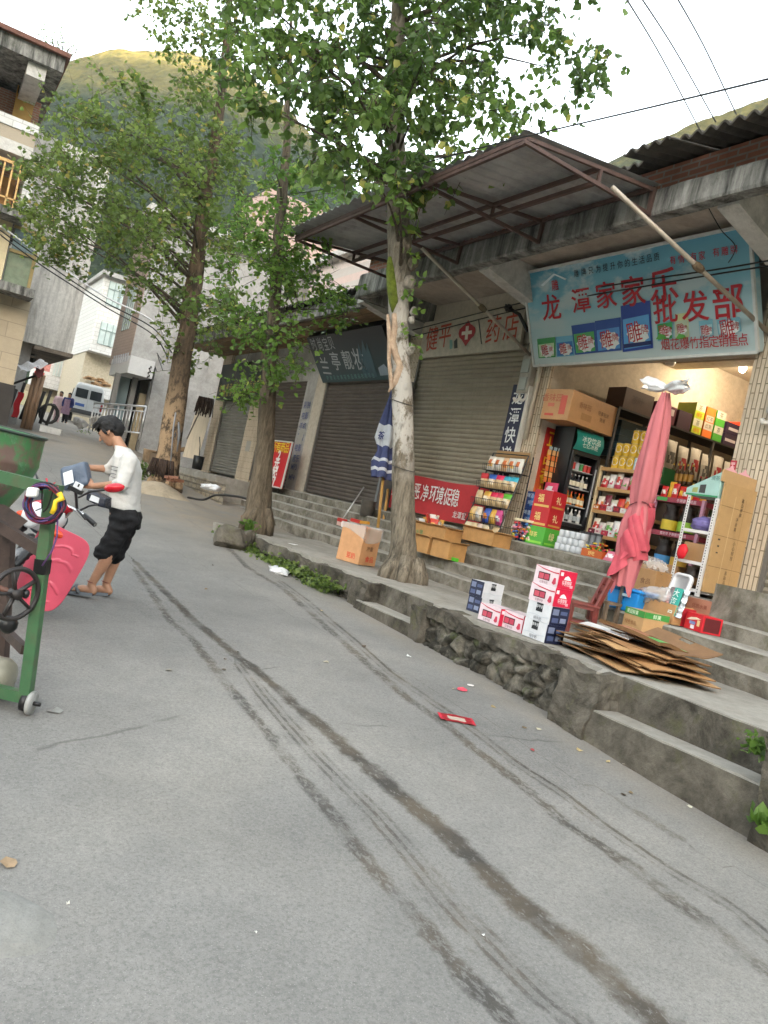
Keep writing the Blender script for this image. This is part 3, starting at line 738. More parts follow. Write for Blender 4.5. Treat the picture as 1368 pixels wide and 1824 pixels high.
# pharmacy sign
BL,BR,TL=onX(747,638,8.17),onX(925,618,8.17),onX(752,575,8.12);BR.z=BL.z;TL.y=BL.y
L=Lay(signboard('pharmacy_sign',BL,BR,TL,.06,pm('b0a898',.5,.2),'faded white pharmacy sign with a red cross above the khaki shutter'))
b=MB();RF=pm('a8402e',.6,.15)
for c_,px,py in(('健',770,603),('平',793,598),('药',879,587),('店',911,580)): L.ch(b,c_,px,py,.42,0,.006,1.2,.004,.06)
b.build('lettering',RF,L.t)
b=MB();C0=V((832,593,0))
pts=[(0,-24),(5,-16),(8,-14),(14,-8),(15,0),(13,7),(8,12),(5,17),(0,25),(-5,17),(-8,12),(-13,7),(-15,0),(-14,-8),(-8,-14),(-5,-16)]
L.patch(b,[(C0.x+x+(-y)*.1,C0.y+y*.95-x*.1) for x,y in pts],0,.004);b.build('red_emblem',pm('9c1f28'),L.t)
b=MB()
pts=[(-2.5,-12),(2.5,-12),(2.5,-3),(9,-3.5),(9,3),(2.5,3),(2.5,12),(-2.5,12),(-2.5,3),(-9,3.5),(-9,-3),(-2.5,-3)]
L.patch(b,[(C0.x+x+(-y)*.1,C0.y+y-x*.12) for x,y in pts],0,.008);b.build('white_cross',pm('d0c8bc'),L.t)
b=MB();L.patch(b,[(809,608),(814,602),(815,620),(809,621)],0);L.patch(b,[(852,570),(854,570),(859,613),(857,613)],0);L.patch(b,[(801,606),(806,605),(806,621),(801,622)],1);b.build('pen_print',[pm('2a2c30'),pm('6f9a92')],L.t)
# cosmetics sign, tilted forward
n=NT('dark_teal_print');s_=n.n('SeparateXYZ');n.co();n.l(n.tc.outputs['Object'],s_.inputs[0])
cc=n.ramp(n.math('ADD',s_.outputs['Z'],n.math('MULTIPLY',n.noise(1.2,5),.3)),[(.1,(.012,.055,.065)),(.6,(.010,.028,.036)),(1.1,(.008,.012,.018))])
TEAL=n.out(cc,.3)
BL,BR,TL=onX(575,682,8.16),onX(695,680,8.16),onX(545,602,7.5);BR.z=BL.z;BR.y=13.98;TL.y=BL.y
L=Lay(signboard('cosmetics_sign',BL,BR,TL,.10,TEAL,'dark teal cosmetics sign leaning out above the brown shutter'))
b=MB();SIL=pm('a9aeb0',.4,.05)
for c_,px,py,s1 in(('兰',579,651,.52),('亭',598,643,.52),('靓',619,641,.52),('妆',639,640,.58)): L.ch(b,c_,px,py,s1*.86,0,.006,1.05,.006,-.08)
for c_,px,py in(('时',559,613),('尚',570,613),('宝',580,612),('贝',590,611)): L.ch(b,c_,px,py,.27,0,.0,1.25,.006)
b.build('lettering',SIL,L.t)
b=MB()
for i,c_ in enumerate('护肤彩妆美容饰品精品批发零售'): L.ch(b,c_,584+i*6.2,673-.35*i,.12,0,.0,1.0,.006)
b.build('small_print',pm('5d8f8c'),L.t)
b=MB()
for x,h,w_ in((646,50,3),(653,56,4),(661,50,4)): L.patch(b,[(x-w_+6,672),(x+w_+8,671),(x+w_-4,672-h*.8),(x-2-6,672-h-12),(x-w_-4,672-h*.8)],0,.006)
b.build('brush_print',pm('3f5a64'),L.t)
b=MB();L.patch(b,[(674,655),(684,648),(690,655),(692,668),(678,669)],0,.006);b.build('cosmetic_print',pm('8a98a4'),L.t)
b=MB();p0=L.uv(0,1,0);p1_=L.uv(1,1,0);b.obox((p0+p1_)/2+V((.12,0,.14)),(0,(p1_-p0).length/2,0),(.08,0,.12),(.0,0,.0)+V((.02,0,-.014)) if False else V((.012,0,-.008)));b.build('top_panel',pm('1c2226'),L.t)
# green sign far left
BL,BR,TL=onX(384,712,8.12),onX(463,704,8.12),onX(398,650,8.12);BR.z=BL.z;TL.y=BL.y
L=Lay(signboard('green_sign',BL,BR,TL,.10,pm('182420',.5,.25),'dark green sign with two rows of yellow writing over the grey shutter'))
b=MB()
for i,c_ in enumerate('诚信通讯 手机 精品专卖店'): L.ch(b,c_,393+i*6.0,692-.7*i,.24,0,.01,1.1,.006)
for i,c_ in enumerate('一流服务质量 售后维修终身'): L.ch(b,c_,393+i*6.0,702-.7*i,.22,0,.01,1.0,.006)
b.build('lettering',pm('a89a3c'),L.t)
# vertical blue sign
t=root('courier_sign',(8.17,10.05,FZ+.3),'narrow dark blue vertical sign with white characters beside the snack rack','sign')
c0=onX(912,714,8.15);c1=onX(942,714,8.15)
yA,yB=10.28,9.90
b=MB();b.box((8.12,yB,1.75),(8.18,yA,3.88));b.build('board',pm('151a3c',.4,.1),t)
b=MB();b.box((8.11,yB-.05,1.55),(8.185,yB-.003,3.85));b.build('edge_strip',pm('c8c6be'),t)
b=MB()
for i,c_ in enumerate('龙潭快递代理'): b.text(c_,(8.114,(yA+yB)/2,3.68-i*.315),(0,-1,0),(0,0,1),.28,0,.008)
b.build('lettering',pm('d8dcdc'),t)
# blue writing painted on the pillar beside the cosmetics shop
b=MB()
for i,c_ in enumerate(('彩铃','电影','手机','下载','电影','音乐')): b.text(c_,(8.194,18.2,3.55-i*.27),(0,-1,0),(0,0,1),.2,0,.01)
for i,c_ in enumerate(('MP3','MP4')): b.text(c_,(8.194,18.2,1.98-i*.26),(0,-1,0),(0,0,1),.2,0,.01)
o=b.build('painted_writing',pm('3a4a7c'),sB)
b=MB();b.poly([(8.19,18.0,2.95),(8.19,18.3,2.95),(8.19,18.32,2.6),(8.19,18.1,2.55)]);b.poly([(8.19,21.4,2.5),(8.19,21.75,2.5),(8.19,21.75,2.2),(8.19,21.4,2.2)]);b.build('paper_notice',pm('a09c94'),sB)
# ---------------- buildings up the street
GLASS=NT('window_glass').out((.16,.21,.22),.12,0,.6)
GLASSL=mat('pale_window',(.50,.58,.56),.2,.1,2)
DARK=pm('14110f',.8)
WHITEP=pm('c8c6c0',.5,.12)
YB=28.0
Z=lambda px,py,Y=YB:onY(px,py,Y)
t=root('brick_house',(1.5,YB,1.3),'three storey brick and stone house with balconies at the left edge','house')
xr=Z(40,610).x
z1_=Z(56,530,YB-1).z;z2_=Z(45,392,YB-1).z;z3a=Z(50,283,YB-1).z;z3b=Z(60,222,YB-1).z;z4=Z(108,128,YB-1.9).z;xs1=Z(62,520,YB-1).x;xs2=Z(47,390,YB-1).x;xs3=Z(64,245,YB-1).x;xrl=Z(36,345,YB-.8).x
BLOCKF=brickmat('cut_stone_front',(.47,.38,.26),(.40,.33,.235),(.28,.23,.17),'Y',1.1,.48,.012,(.32,.26,.18),.4)
b=MB();b.box((-9,YB,.5),(xr,YB+7,z1_));b.build('stone_wall',BLOCKF,t)
b=MB();b.box((-9,YB-1.0,z1_),(xs1,YB+7,z1_+.26));b.grit(.02,2);b.build('balcony_slab',WOOD if False else FASC,t)
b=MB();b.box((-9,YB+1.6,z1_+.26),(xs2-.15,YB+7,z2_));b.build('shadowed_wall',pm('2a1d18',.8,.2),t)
xw=Z(58,480).x
b=MB();b.box((xw-.75,YB+.1,z1_+.26),(xw-.05,YB+.25,z1_+1.35));b.build('green_panel',mat('green_board',(.17,.21,.14),.8,.2,5,dirt=(.3,.28,.2)),t)
b=MB();b.box((xw-.05,YB+.05,z1_+.26),(xw+.05,YB+.25,z2_));b.box((xw-.75,YB+.05,z1_+1.35),(xw-.05,YB+.2,z1_+1.45));b.box((xw-.75,YB+.05,z1_+2.1),(xw-.05,YB+.2,z1_+2.2));wf=b.build('window_frame',pm('8c7a4c'),t)
b=MB();b.box((xw-.7,YB+.12,z1_+1.45),(xw-.05,YB+.14,z1_+2.1));b.build('pane',GLASS,wf)
b=MB();b.box((-2,YB-.05,z1_+.3),(Z(10,460).x,YB+.1,z2_));b.build('post',pm('c8b894'),t)
b=MB();b.box((-9,YB-1.0,z2_),(xs2,YB+7,z2_+.22));b.grit(.02,2);b.build('balcony_slab',FASC,t)
b=MB();b.box((-9,YB+.9,z2_+.22),(xrl+.2,YB+7,z3a));b.build('brick_wall',BRICKY,t)
b=MB();b.box((xrl+.05,YB-.6,z2_+.22),(xrl+.30,YB+.9,z2_+1.5));b.build('white_pier',WTILE,t)
b=MB();YEL=pm('c9a063',.5,.1)
for i in range(9): b.bar((xrl-.12-i*.22,YB-.8,z2_+.22),(xrl-.12-i*.22,YB-.8,z2_+1.55),.05,.05)
b.bar((-2.5,YB-.8,z2_+1.55),(xrl,YB-.8,z2_+1.55),.09,.09);b.bar((-2.5,YB-.8,z2_+.5),(xrl,YB-.8,z2_+.5),.05,.05);b.build('balcony_railing',YEL,t)
b=MB();b.box((xrl-1.2,YB+.8,z2_+.3),(xrl-.1,YB+.89,z2_+1.5));b.build('door',mat('orange_wood',(.42,.21,.06),.6,.2,6),t)
b=MB();b.box((-9,YB-1.0,z3a),(xs3,YB+7,z3a+.35));b.build('balcony_slab',WHITEC,t)
b=MB();b.box((-9,YB-1.0,z3a+.35),(xs3,YB-.8,z3b-.3));b.build('parapet',mat('pebbledash',(.38,.32,.24),.9,.35,60,.6,90),t)
b=MB();b.box((-9,YB-1.04,z3b-.3),(xs3+.04,YB-.76,z3b));b.build('parapet_cap',WTILE,t)
xr3=Z(74,200).x
b=MB();b.box((-9,YB+.6,z3a+.3),(xr3,YB+7,z4-.2));b.build('brick_wall',BRICKY,t)
wx0=Z(28,180).x;wx1=Z(62,190).x
b=MB();b.box((wx0,YB+.5,z3b-.1),(wx1,YB+.59,z3b+1.15));b.build('shutter_panel',mat('yellow_door',(.50,.29,.08),.6,.15,3),t)
b=MB();b.box((wx0,YB+.5,z3b+1.15),(wx1,YB+.59,z3b+2.2));wp=b.build('window',DARK,t)
b=MB()
for i in range(7):
    x=lerp(wx0,wx1,i/6);b.bar((x,YB+.47,z3b+1.15),(x,YB+.47,z3b+2.2),.035 if 0<i<6 else .12,.03)
b.bar((wx0,YB+.47,z3b+1.15),(wx1,YB+.47,z3b+1.15),.1,.1);b.bar((wx0,YB+.47,z3b+2.2),(wx1,YB+.47,z3b+2.2),.1,.1);b.build('window_bars',pm('a87a3c'),wp)
xe=Z(112,128,YB-1.9).x
b=MB();b.box((-9,YB-1.9,z4),(xe,YB+8,z4+.42));b.grit(.02,2);b.build('eave_slab',FASC,t)
b=MB();b.box((-9,YB-2.05,z4+.42),(xe+.12,YB+8,z4+.55));b.build('roof_tiles',mat('roof_tile_red',(.14,.06,.04),.8,.3,8,.4,20),t)
for x in(xe-3.2,xe-.9,xe-6):
    b=MB();b.box((x,YB-1.7,z4-.38),(x+.5,YB+.6,z4));b.build('eave_bracket',WHITEC,t)
# dark board by the house
b=MB();p=at(0,690,25.5);b.box((-3,25.0,.9),(onY(20,725,25).x,25.15,onY(15,684,25).z));tag(b.build('dark_board',mat('dark_panel',(.03,.024,.02),.6,.3,3)),'dark upright board standing in front of the stone house','board')
# concrete building with overhanging upper floor
YC=31.5;Z2=lambda px,py:onY(px,py,YC)
t=root('concrete_house',(4.5,YC,1.5),'grey concrete house whose bare upper floor juts out over the passage','house')
x0_=Z2(20,700).x;x1_=Z2(62,690).x;xo=Z2(136,590).x;zb_=Z2(95,622).z
b=MB();b.box((0,YC+.5,.8),(x1_-.3,YC+8,zb_));b.build('lower_wall',GREYC,t)
b=MB();b.box((0,YC,zb_),(xo,YC+8,zb_+7.2))
b.grit(.03,1.2);b.build('upper_wall',concrete('weathered_grey',(.62,.59,.54),(.22,.205,.18),None,1.2,.45,.68,.8,.4,25,True),t)
b=MB();b.box((x1_-.3,YC-.05,zb_-.16),(xo+.05,YC+8,zb_-.01));b.grit(.06,2.5);b.build('slab_edge',concrete('broken_slab',(.22,.18,.14),(.08,.06,.045),None,3),t)
# far white tiled houses
YF=60.0;Z3=lambda px,py,Y=60.0:onY(px,py,Y)
t=root('tiled_house',(8,YF,2.4),'distant low white tiled house with two wide windows behind the women','house')
a_,c_=Z3(75,730),Z3(150,700);zt=Z3(120,632).z;zm=Z3(100,695).z
b=MB();b.box((a_.x-.4,YF,zm),(c_.x+.6,YF+8,zt));b.build('wall',WTILE,t)
b=MB();b.box((a_.x-3,YF+.8,1),(c_.x+.6,YF+8,zm));b.build('ground_wall',pm('8f8672',.7,.2),t)
for (p,q) in(((92,668),(112,628)),((118,665),(142,630))):
    u,v=Z3(*p),Z3(q[0],q[1]);b=MB();xa,xb=u.x,onY(q[0],q[1]+20,YF).x;b.box((xa,YF-.05,u.z),(xb,YF+.02,u.z+1.55));w1=b.build('window',GLASSL,t)
    b=MB()
    for i in range(4):
        x=lerp(xa,xb,i/3);b.bar((x,YF-.08,u.z),(x,YF-.08,u.z+1.55),.06,.04)
    b.bar((xa,YF-.08,u.z+1.1),(xb,YF-.08,u.z+1.1),.05,.04);b.build('window_frame',WHITEP,w1)
b=MB();b.box((c_.x+.2,YF-.15,zm),(c_.x+.6,YF,zt));b.build('brick_pier',BRICKY,t)
b=MB();b.box((a_.x-.6,YF-.6,zt),(c_.x+.8,YF+8,zt+.18));b.build('roof_slab',GREYC,t)
for k in range(3):
    shutter(t,0,0.1,2,2.2,999,SH1) if False else None
b=MB()
for k in range(3): b.box((a_.x-2.2+k*2.2,YF+.7,1.2),(a_.x-.3+k*2.2,YF+.79,zm-.5))
b.build('ground_shutter',pm('a8a488'),t)
t=root('red_shop_sign',Z3(70,690,57),'faded red and yellow shop signs hanging across the far end of the street','sign')
b=MB();A_=Z3(58,680,57);B_=Z3(78,672,57);b.box((A_.x,57,A_.z-.3),(B_.x,57.1,A_.z+.75));b.build('board',pm('c04840',.5,.2),t)
b=MB();b.text('烟酒',((A_.x+B_.x)/2,56.99,A_.z+.35),(1,0,0),(0,0,1),.42,0,.02);b.build('lettering',pm('e0b850'),t)
b=MB();b.box((A_.x-.1,57.2,A_.z+.9),(B_.x+.3,57.3,A_.z+1.9));b.build('upper_board',pm('b87870',.5,.3),t)
YG=50.0;Z4=lambda px,py,Y=50.0:onY(px,py,Y)
t=root('tiled_house',(9.5,YG,2.2),'tall white tiled house with green tinted windows and a cluttered balcony','house')
xa=Z4(146,690).x;xb=Z4(200,600).x+1.2;zt=Z4(190,492).z;zq=Z4(170,650).z;zg=Z4(165,690).z
xaw=Z4(155,640).x
b=MB();b.box((xaw,YG,zq+.75),(xb,YG+9,zt));b.build('wall',WTILE,t)
b=MB();b.box((xa,YG+1.2,1),(xb,YG+9,zq+.75));b.build('balcony_wall',pm('b4aa94',.7,.2),t)
b=MB();b.box((xa-.1,YG-.1,zg-.5),(xb,YG+1.2,zg+.15));b.build('balcony_parapet',WTILE,t)
rnd=random.Random(5)
b=MB()
for i in range(16): b.rbox((lerp(xa+.2,xa+1.5,rnd.random()),YG+.4+rnd.random()*.5,zg+.25+rnd.random()*.35),.5,.3,.06,rnd.random()*3,0,rnd.uniform(-.6,.6))
b.build('stacked_timber',mat('timber',(.36,.22,.11),.8,.4,3),t)
for (z0,z1) in((Z4(168,610).z,Z4(172,578).z),(Z4(180,540).z,Z4(185,505).z)):
    b=MB();b.box((xaw+.35,YG-.06,z0),(xaw+1.75,YG,z1+.25));w1=b.build('window',GLASSL,t)
    b=MB()
    for i in range(5):
        x=lerp(xaw+.35,xaw+1.75,i/4);b.bar((x,YG-.09,z0),(x,YG-.09,z1+.25),.05,.04)
    b.bar((xaw+.35,YG-.09,z1-.2),(xaw+1.75,YG-.09,z1-.2),.05,.04);b.box((xaw+.95,YG-.1,z0),(xaw+1.1,YG-.07,z1-.2));b.build('window_frame',pm('8a9a96'),w1)
b=MB();b.box((xaw-.2,YG-.4,zt),(xb,YG+9,zt+.25));b.build('roof_slab',GREYC,t)
for i,(px,lb) in enumerate(((157,'left steel water tank on the roof beyond the overhanging house'),(163,'right steel water tank on the roof beyond the overhanging house'))):
    p=onY(px,583,58+i*.4);b=MB();b.lathe([(.42,0),(.45,.05),(.45,1.0),(.3,1.15),(0,1.2)],p,14)
    for k in range(3): b.bar((p.x+.3*math.cos(k*2.1),p.y+.3*math.sin(k*2.1),p.z-.6),(p.x+.3*math.cos(k*2.1),p.y+.3*math.sin(k*2.1),p.z+.02),.05,.05)
    tag(b.build('water_tank',mat('steel_tank',(.45,.40,.34),.4,.2,6,metal=.4),smooth=True),lb,'water tank')
p=onY(150,604,64);b=MB();b.box((p.x-2,64,p.z-1.2),(p.x+2.2,70,p.z-.2));b.box((p.x-2.1,63.6,p.z-.2),(p.x+2.3,70,p.z));tag(b.build('far_roof',pm('7a706c',.8,.3)),'grey flat roof of a distant house below the water tanks','roof')
# grey house with white sign box on the right of the street
YD=30.7
t=root('grey_house',(9.5,YD,1.2),'tall grey rendered house with tan tiled front and white sign box on its corner','house')
xc=onY(240,600,YD).x;YE=onX(203,612,xc).y;zs=onY(240,640,YD).z
zt=onY(300,392,YD).z
b=MB();b.box((xc,YD,zs-.1),(16,YD+.3,zt));b.box((xc+1.0,YD+.01,.8),(16,YD+.29,zs-.1));b.box((16,YD,0),(16.2,YE,zt));b.build('side_wall',GREYC,t)
b=MB();b.box((xc-.02,YD+.004,zs-.1),(xc-.002,YE,zt-.5));b.box((xc-.001,YE-.2,zs-.1),(16,YE,zt-.1));b.build('tiled_front',TANTILE,t)
b=MB()
for k in range(4): b.box((xc-.05,YD+1.2+k*.35,zs+1.2),(xc-.021,YD+1.45+k*.35,zs+2.9))
b.build('front_window',GLASSL,t)
b=MB();b.box((xc-.5,YD-.5,zt-.1),(16.4,YE+.3,zt+.25));b.build('roof_slab',WHITEC,t)
b=MB();b.box((xc+4,YD+.5,zt+.25),(16,YE,zt+2.8));b.build('penthouse',brickmat('pink_upper',(.55,.38,.32),(.5,.34,.28),(.5,.42,.36),'Y',.4,.2,.01),t)
b=MB();b.box((xc+1.0,YD+2.4,.8),(xc+5,YD+2.6,zs));b.build('shop_front_wall',pm('6b665c',.6,.2),t)
xl=onY(196,655,YD+2).x
bx0=onY(232,640,YD-.9).x;bx1=onY(276,650,YD-.9).x;bz0=onY(229,664,YD-.9).z;bz1=onY(232,632,YD-.9).z
b=MB();b.box((bx0,YD-.9,bz0),(bx1,YD+2.3,bz1));b.build('sign_box',pm('c9c8c6',.4,.06),t)
b=MB();
for i in range(7): b.box((bx0-.02,YD-.5+i*.38,bz0+.42),(bx0-.004,YD-.3+i*.38,bz0+.75))
b.build('raised_lettering',pm('b2b4b8'),t)
for i in range(3):
    x=lerp(onY(192,720,YD+1).x,onY(262,730,YD+.2).x,i/2);b=MB();b.box((x-.09,YD+.2,.8),(x+.09,YD+.4,bz0));b.build('door_post',pm('7c7a76'),t)
b=MB();b.box((xc-.25,YD+.6,1.2),(xc+.3,YD+.65,bz0-.05));b.build('glass_door',NT('door_glass').out((.25,.32,.33),.1,0,.6),t)
b=MB();b.box((xc+.72,YD+.5,1.2),(xc+1.0,YD+.6,bz0-.5));b.build('wooden_door',mat('door_tan',(.42,.33,.20),.6,.15,3),t)
b=MB();b.box((xc+.32,YD+.7,1.1),(xc+.7,YD+.8,bz0-.05));b.build('dark_doorway',DARK,t)
b=MB()
for s in(0,.16,.32): b.tube([(bx1-.15+.04*math.sin(k),YD-.93,bz1-.2-s-.13*k/6) for k in range(7)],.02,5)
b.build('cable_coil',DARK,t)
# pink house up the slope behind the left shops
p=onY(560,500,22);q=onY(690,470,22)
b=MB();t=root('pink_house',(15,24,5),'pink and white tiled house partly hidden behind the left shops and awning','house')
b.box((12.5,20,2),(22,30,10.2));b.build('wall',PTILE,t)
b=MB();b.box((12.2,19.7,10.2),(22.3,30.3,10.45));b.build('roof_slab',WHITEC,t)
b=MB();b.box((12.45,22,7.3),(12.49,24,8.9));b.box((14,19.95,6.3),(15.5,19.99,7.9));b.build('window',GLASS,t)
# railing in front of the grey house
t=root('steel_railing',(6.4,28.4,1.4),'tubular stainless steel railing in front of the grey corner house','railing')
ra=road(160,770) if False else None
A_=at(158,766,29.5);B_=at(249,778,26.5);hh=1.02
b=MB();NB=16
up=V((0,0,1))
for z,r in((1.02,.035),(.12,.025),(.85,.02)): b.tube([A_+up*z,B_+up*z],r,8)
b.build('rail',mat('stainless',(.55,.55,.55),.3,.1,5,metal=.7),t,True)
for i in range(NB+1):
    p=A_.lerp(B_,i/NB);b=MB();b.tube([p+up*(.12 if i%4 else -.1),p+up*(.86 if i%4 else 1.02)],.014 if i%4 else .03,6);b.build('baluster' if i%4 else 'post',_MC['stainless'],t,True)
# tilted electricity posts / timber post stall by the house
p=at(48,754,27.5);t=root('timber_post',p,'bundle of weathered timber posts under a striped tarp by the passage','post')
b=MB()
for dx,dy in((0,0),(.13,.05),(-.11,.06)): b.tube([p+V((dx,dy,-.2)),p+V((dx*1.1+.06,dy,1.75))],.075,8)
b.build('post',mat('grey_timber',(.24,.15,.09),.85,.35,6,.4,25,st=(3,3,.4)),t,True)
b=MB();b.tube([p+V((0,0,1.7)),p+V((-.7,-.2,1.2))],.04,6);b.build('brace',DARK,t)
b=MB();b.sheet(lambda u,v:p+V((lerp(-.62,.18,u)+.05*math.sin(v*6),lerp(-.5,.3,v),1.62+.42*u+.05*math.sin(u*14+v*3)+.28*v)),16,8);b.build('tarp',mat('striped_tarp',(.62,.62,.64),.6,.35,14,st=(1,1,6)),t,True)
b=MB();b.sheet(lambda u,v:p+V((lerp(-.12,.14,u),-.35,1.62+.30*v+.05*math.sin(u*9))),8,4);b.build('red_cloth',pm('5a2420',.8),t,True)
p=at(27,720,28);b=MB();b.sheet(lambda u,v:p+V((lerp(-.06,.14,u)+.05*v+.03*math.sin(v*9),-.1,.9*v-.45)),4,8);tag(b.build('red_flag',pm('d02030')),'narrow red cloth strip hanging by the stone house','cloth')
p=at(60,752,28.5);b=MB()
for k in range(7): b.tube([p+V((-.9+k*.22,.1*math.sin(k*2),0)),p+V((-.75+k*.22,.15*math.cos(k),1.0+.3*math.sin(k*1.7)))],.06,6)
for k in range(2): b.tube([p+V((.45+.3*math.cos(a*.52),.25*k,.42+.34*math.sin(a*.52))) for a in range(12)],.05,6,close=True)
tag(b.build('scrap_wheels',pm('2a2826',.7,.3),smooth=True),'dark scrap wheels and rods leaning behind the timber post','scrap')
# concrete block on the road
p=at(90,770,25);b=MB();b.obox(p+V((0,0,.06)),(.30,-.10,.0),(.03,.10,0),(0,0,.10));b.grit(.01,6);tag(b.build('concrete_block',GREYC),'low concrete block lying across the far road','block')
# ---------------- trees
def leafmat(name,dark,mid,light,yel):
    n=NT(name);a=n.n('Attribute',attribute_name='leaf_tone')
    cc=n.ramp(a.outputs['Fac'],[(.0,dark),(.45,mid),(.86,light),(1.0,yel)])
    n.out(cc,.45,None,.35)
    tr=n.n('BsdfTranslucent');hs_=n.n('HueSaturation');hs_.inputs['Value'].default_value=1.9;n.l(cc,hs_.inputs['Color']);n.l(hs_.outputs[0],tr.inputs[0])
    mx=n.n('MixShader');mx.inputs[0].default_value=.42
    o=n.t.nodes['Material Output'];n.l(n.b.outputs[0],mx.inputs[1]);n.l(tr.outputs[0],mx.inputs[2]);n.l(mx.outputs[0],o.inputs[0]);return n.mat
def bark(name,c1,c2,lich=None,zr_=None):
    n=NT(name);co=n.co((1,1,.16));f=n.noise(22,8,.75,co,.3)
    cc=n.ramp(f,[(.36,c1),(.5,tuple((a+b_)/2 for a,b_ in zip(c1,c2))),(.62,c2)])
    if lich:
        s_=n.n('SeparateXYZ');n.l(n.tc.outputs['Object'],s_.inputs[0])
        zz=n.ramp(n.math('DIVIDE',s_.outputs['Z'],8),[(zr_[0]/8,.0),(zr_[1]/8,1.0),(zr_[2]/8,1.0),(zr_[3]/8,.15),(1,.1)])
        k=n.math('MULTIPLY',n.ramp(n.noise(5,7,.75,n.co((1,1,.7))),[(.43,0.0),(.52,1.0)]),zz)
        cc=n.mix(n.math('MULTIPLY',k,.9),cc,lich)
        k2=n.ramp(n.noise(3,6,.7,n.co((1,1,.35),rot=(0,0,2))),[(.55,0.0),(.66,.85)]);cc=n.mix(k2,cc,(.035,.03,.022))
    n.bump(f,1.0,.03);return n.out(cc,.9,None,.2)
def inpoly(x,y,P):
    c=False;j=len(P)-1
    for i in range(len(P)):
        if (P[i][1]>y)!=(P[j][1]>y) and x<(P[j][0]-P[i][0])*(y-P[i][1])/(P[j][1]-P[i][1])+P[i][0]:c=not c
        j=i
    return c
class Leaves:
    def __init__(s,seed): s.v=[];s.f=[];s.t=[];s.r=random.Random(seed)
    def leaf(s,p,d,size,tone):
        r=s.r;d=d.normalized()
        u=V((r.gauss(0,1),r.gauss(0,1),r.gauss(0,.6)));x=(u-d*u.dot(d)).normalized();nn=d.cross(x)
        L=size;w=size*r.uniform(.36,.5);fold=w*r.uniform(-.1,.55);bend=size*r.uniform(-.1,.25)
        o=len(s.v)
        s.v+=[p,p+d*L*.22+x*w+nn*fold,p+d*L*.6+x*w*.72+nn*(fold*.7+bend*.5),p+d*L+nn*bend*1.3,p+d*L*.6-x*w*.72+nn*(fold*.7+bend*.5),p+d*L*.22-x*w+nn*fold]
        s.f+=[[o,o+1,o+2,o+3],[o,o+3,o+4,o+5]];s.t+=[tone]*6
    def build(s,name,m,parent):
        b=MB();b.v=s.v;b.f=s.f;b.m=[0]*len(s.f);o=b.build(name,m,parent,True)
        A=o.data.attributes.new('leaf_tone','FLOAT','POINT');A.data.foreach_set('value',s.t);return o
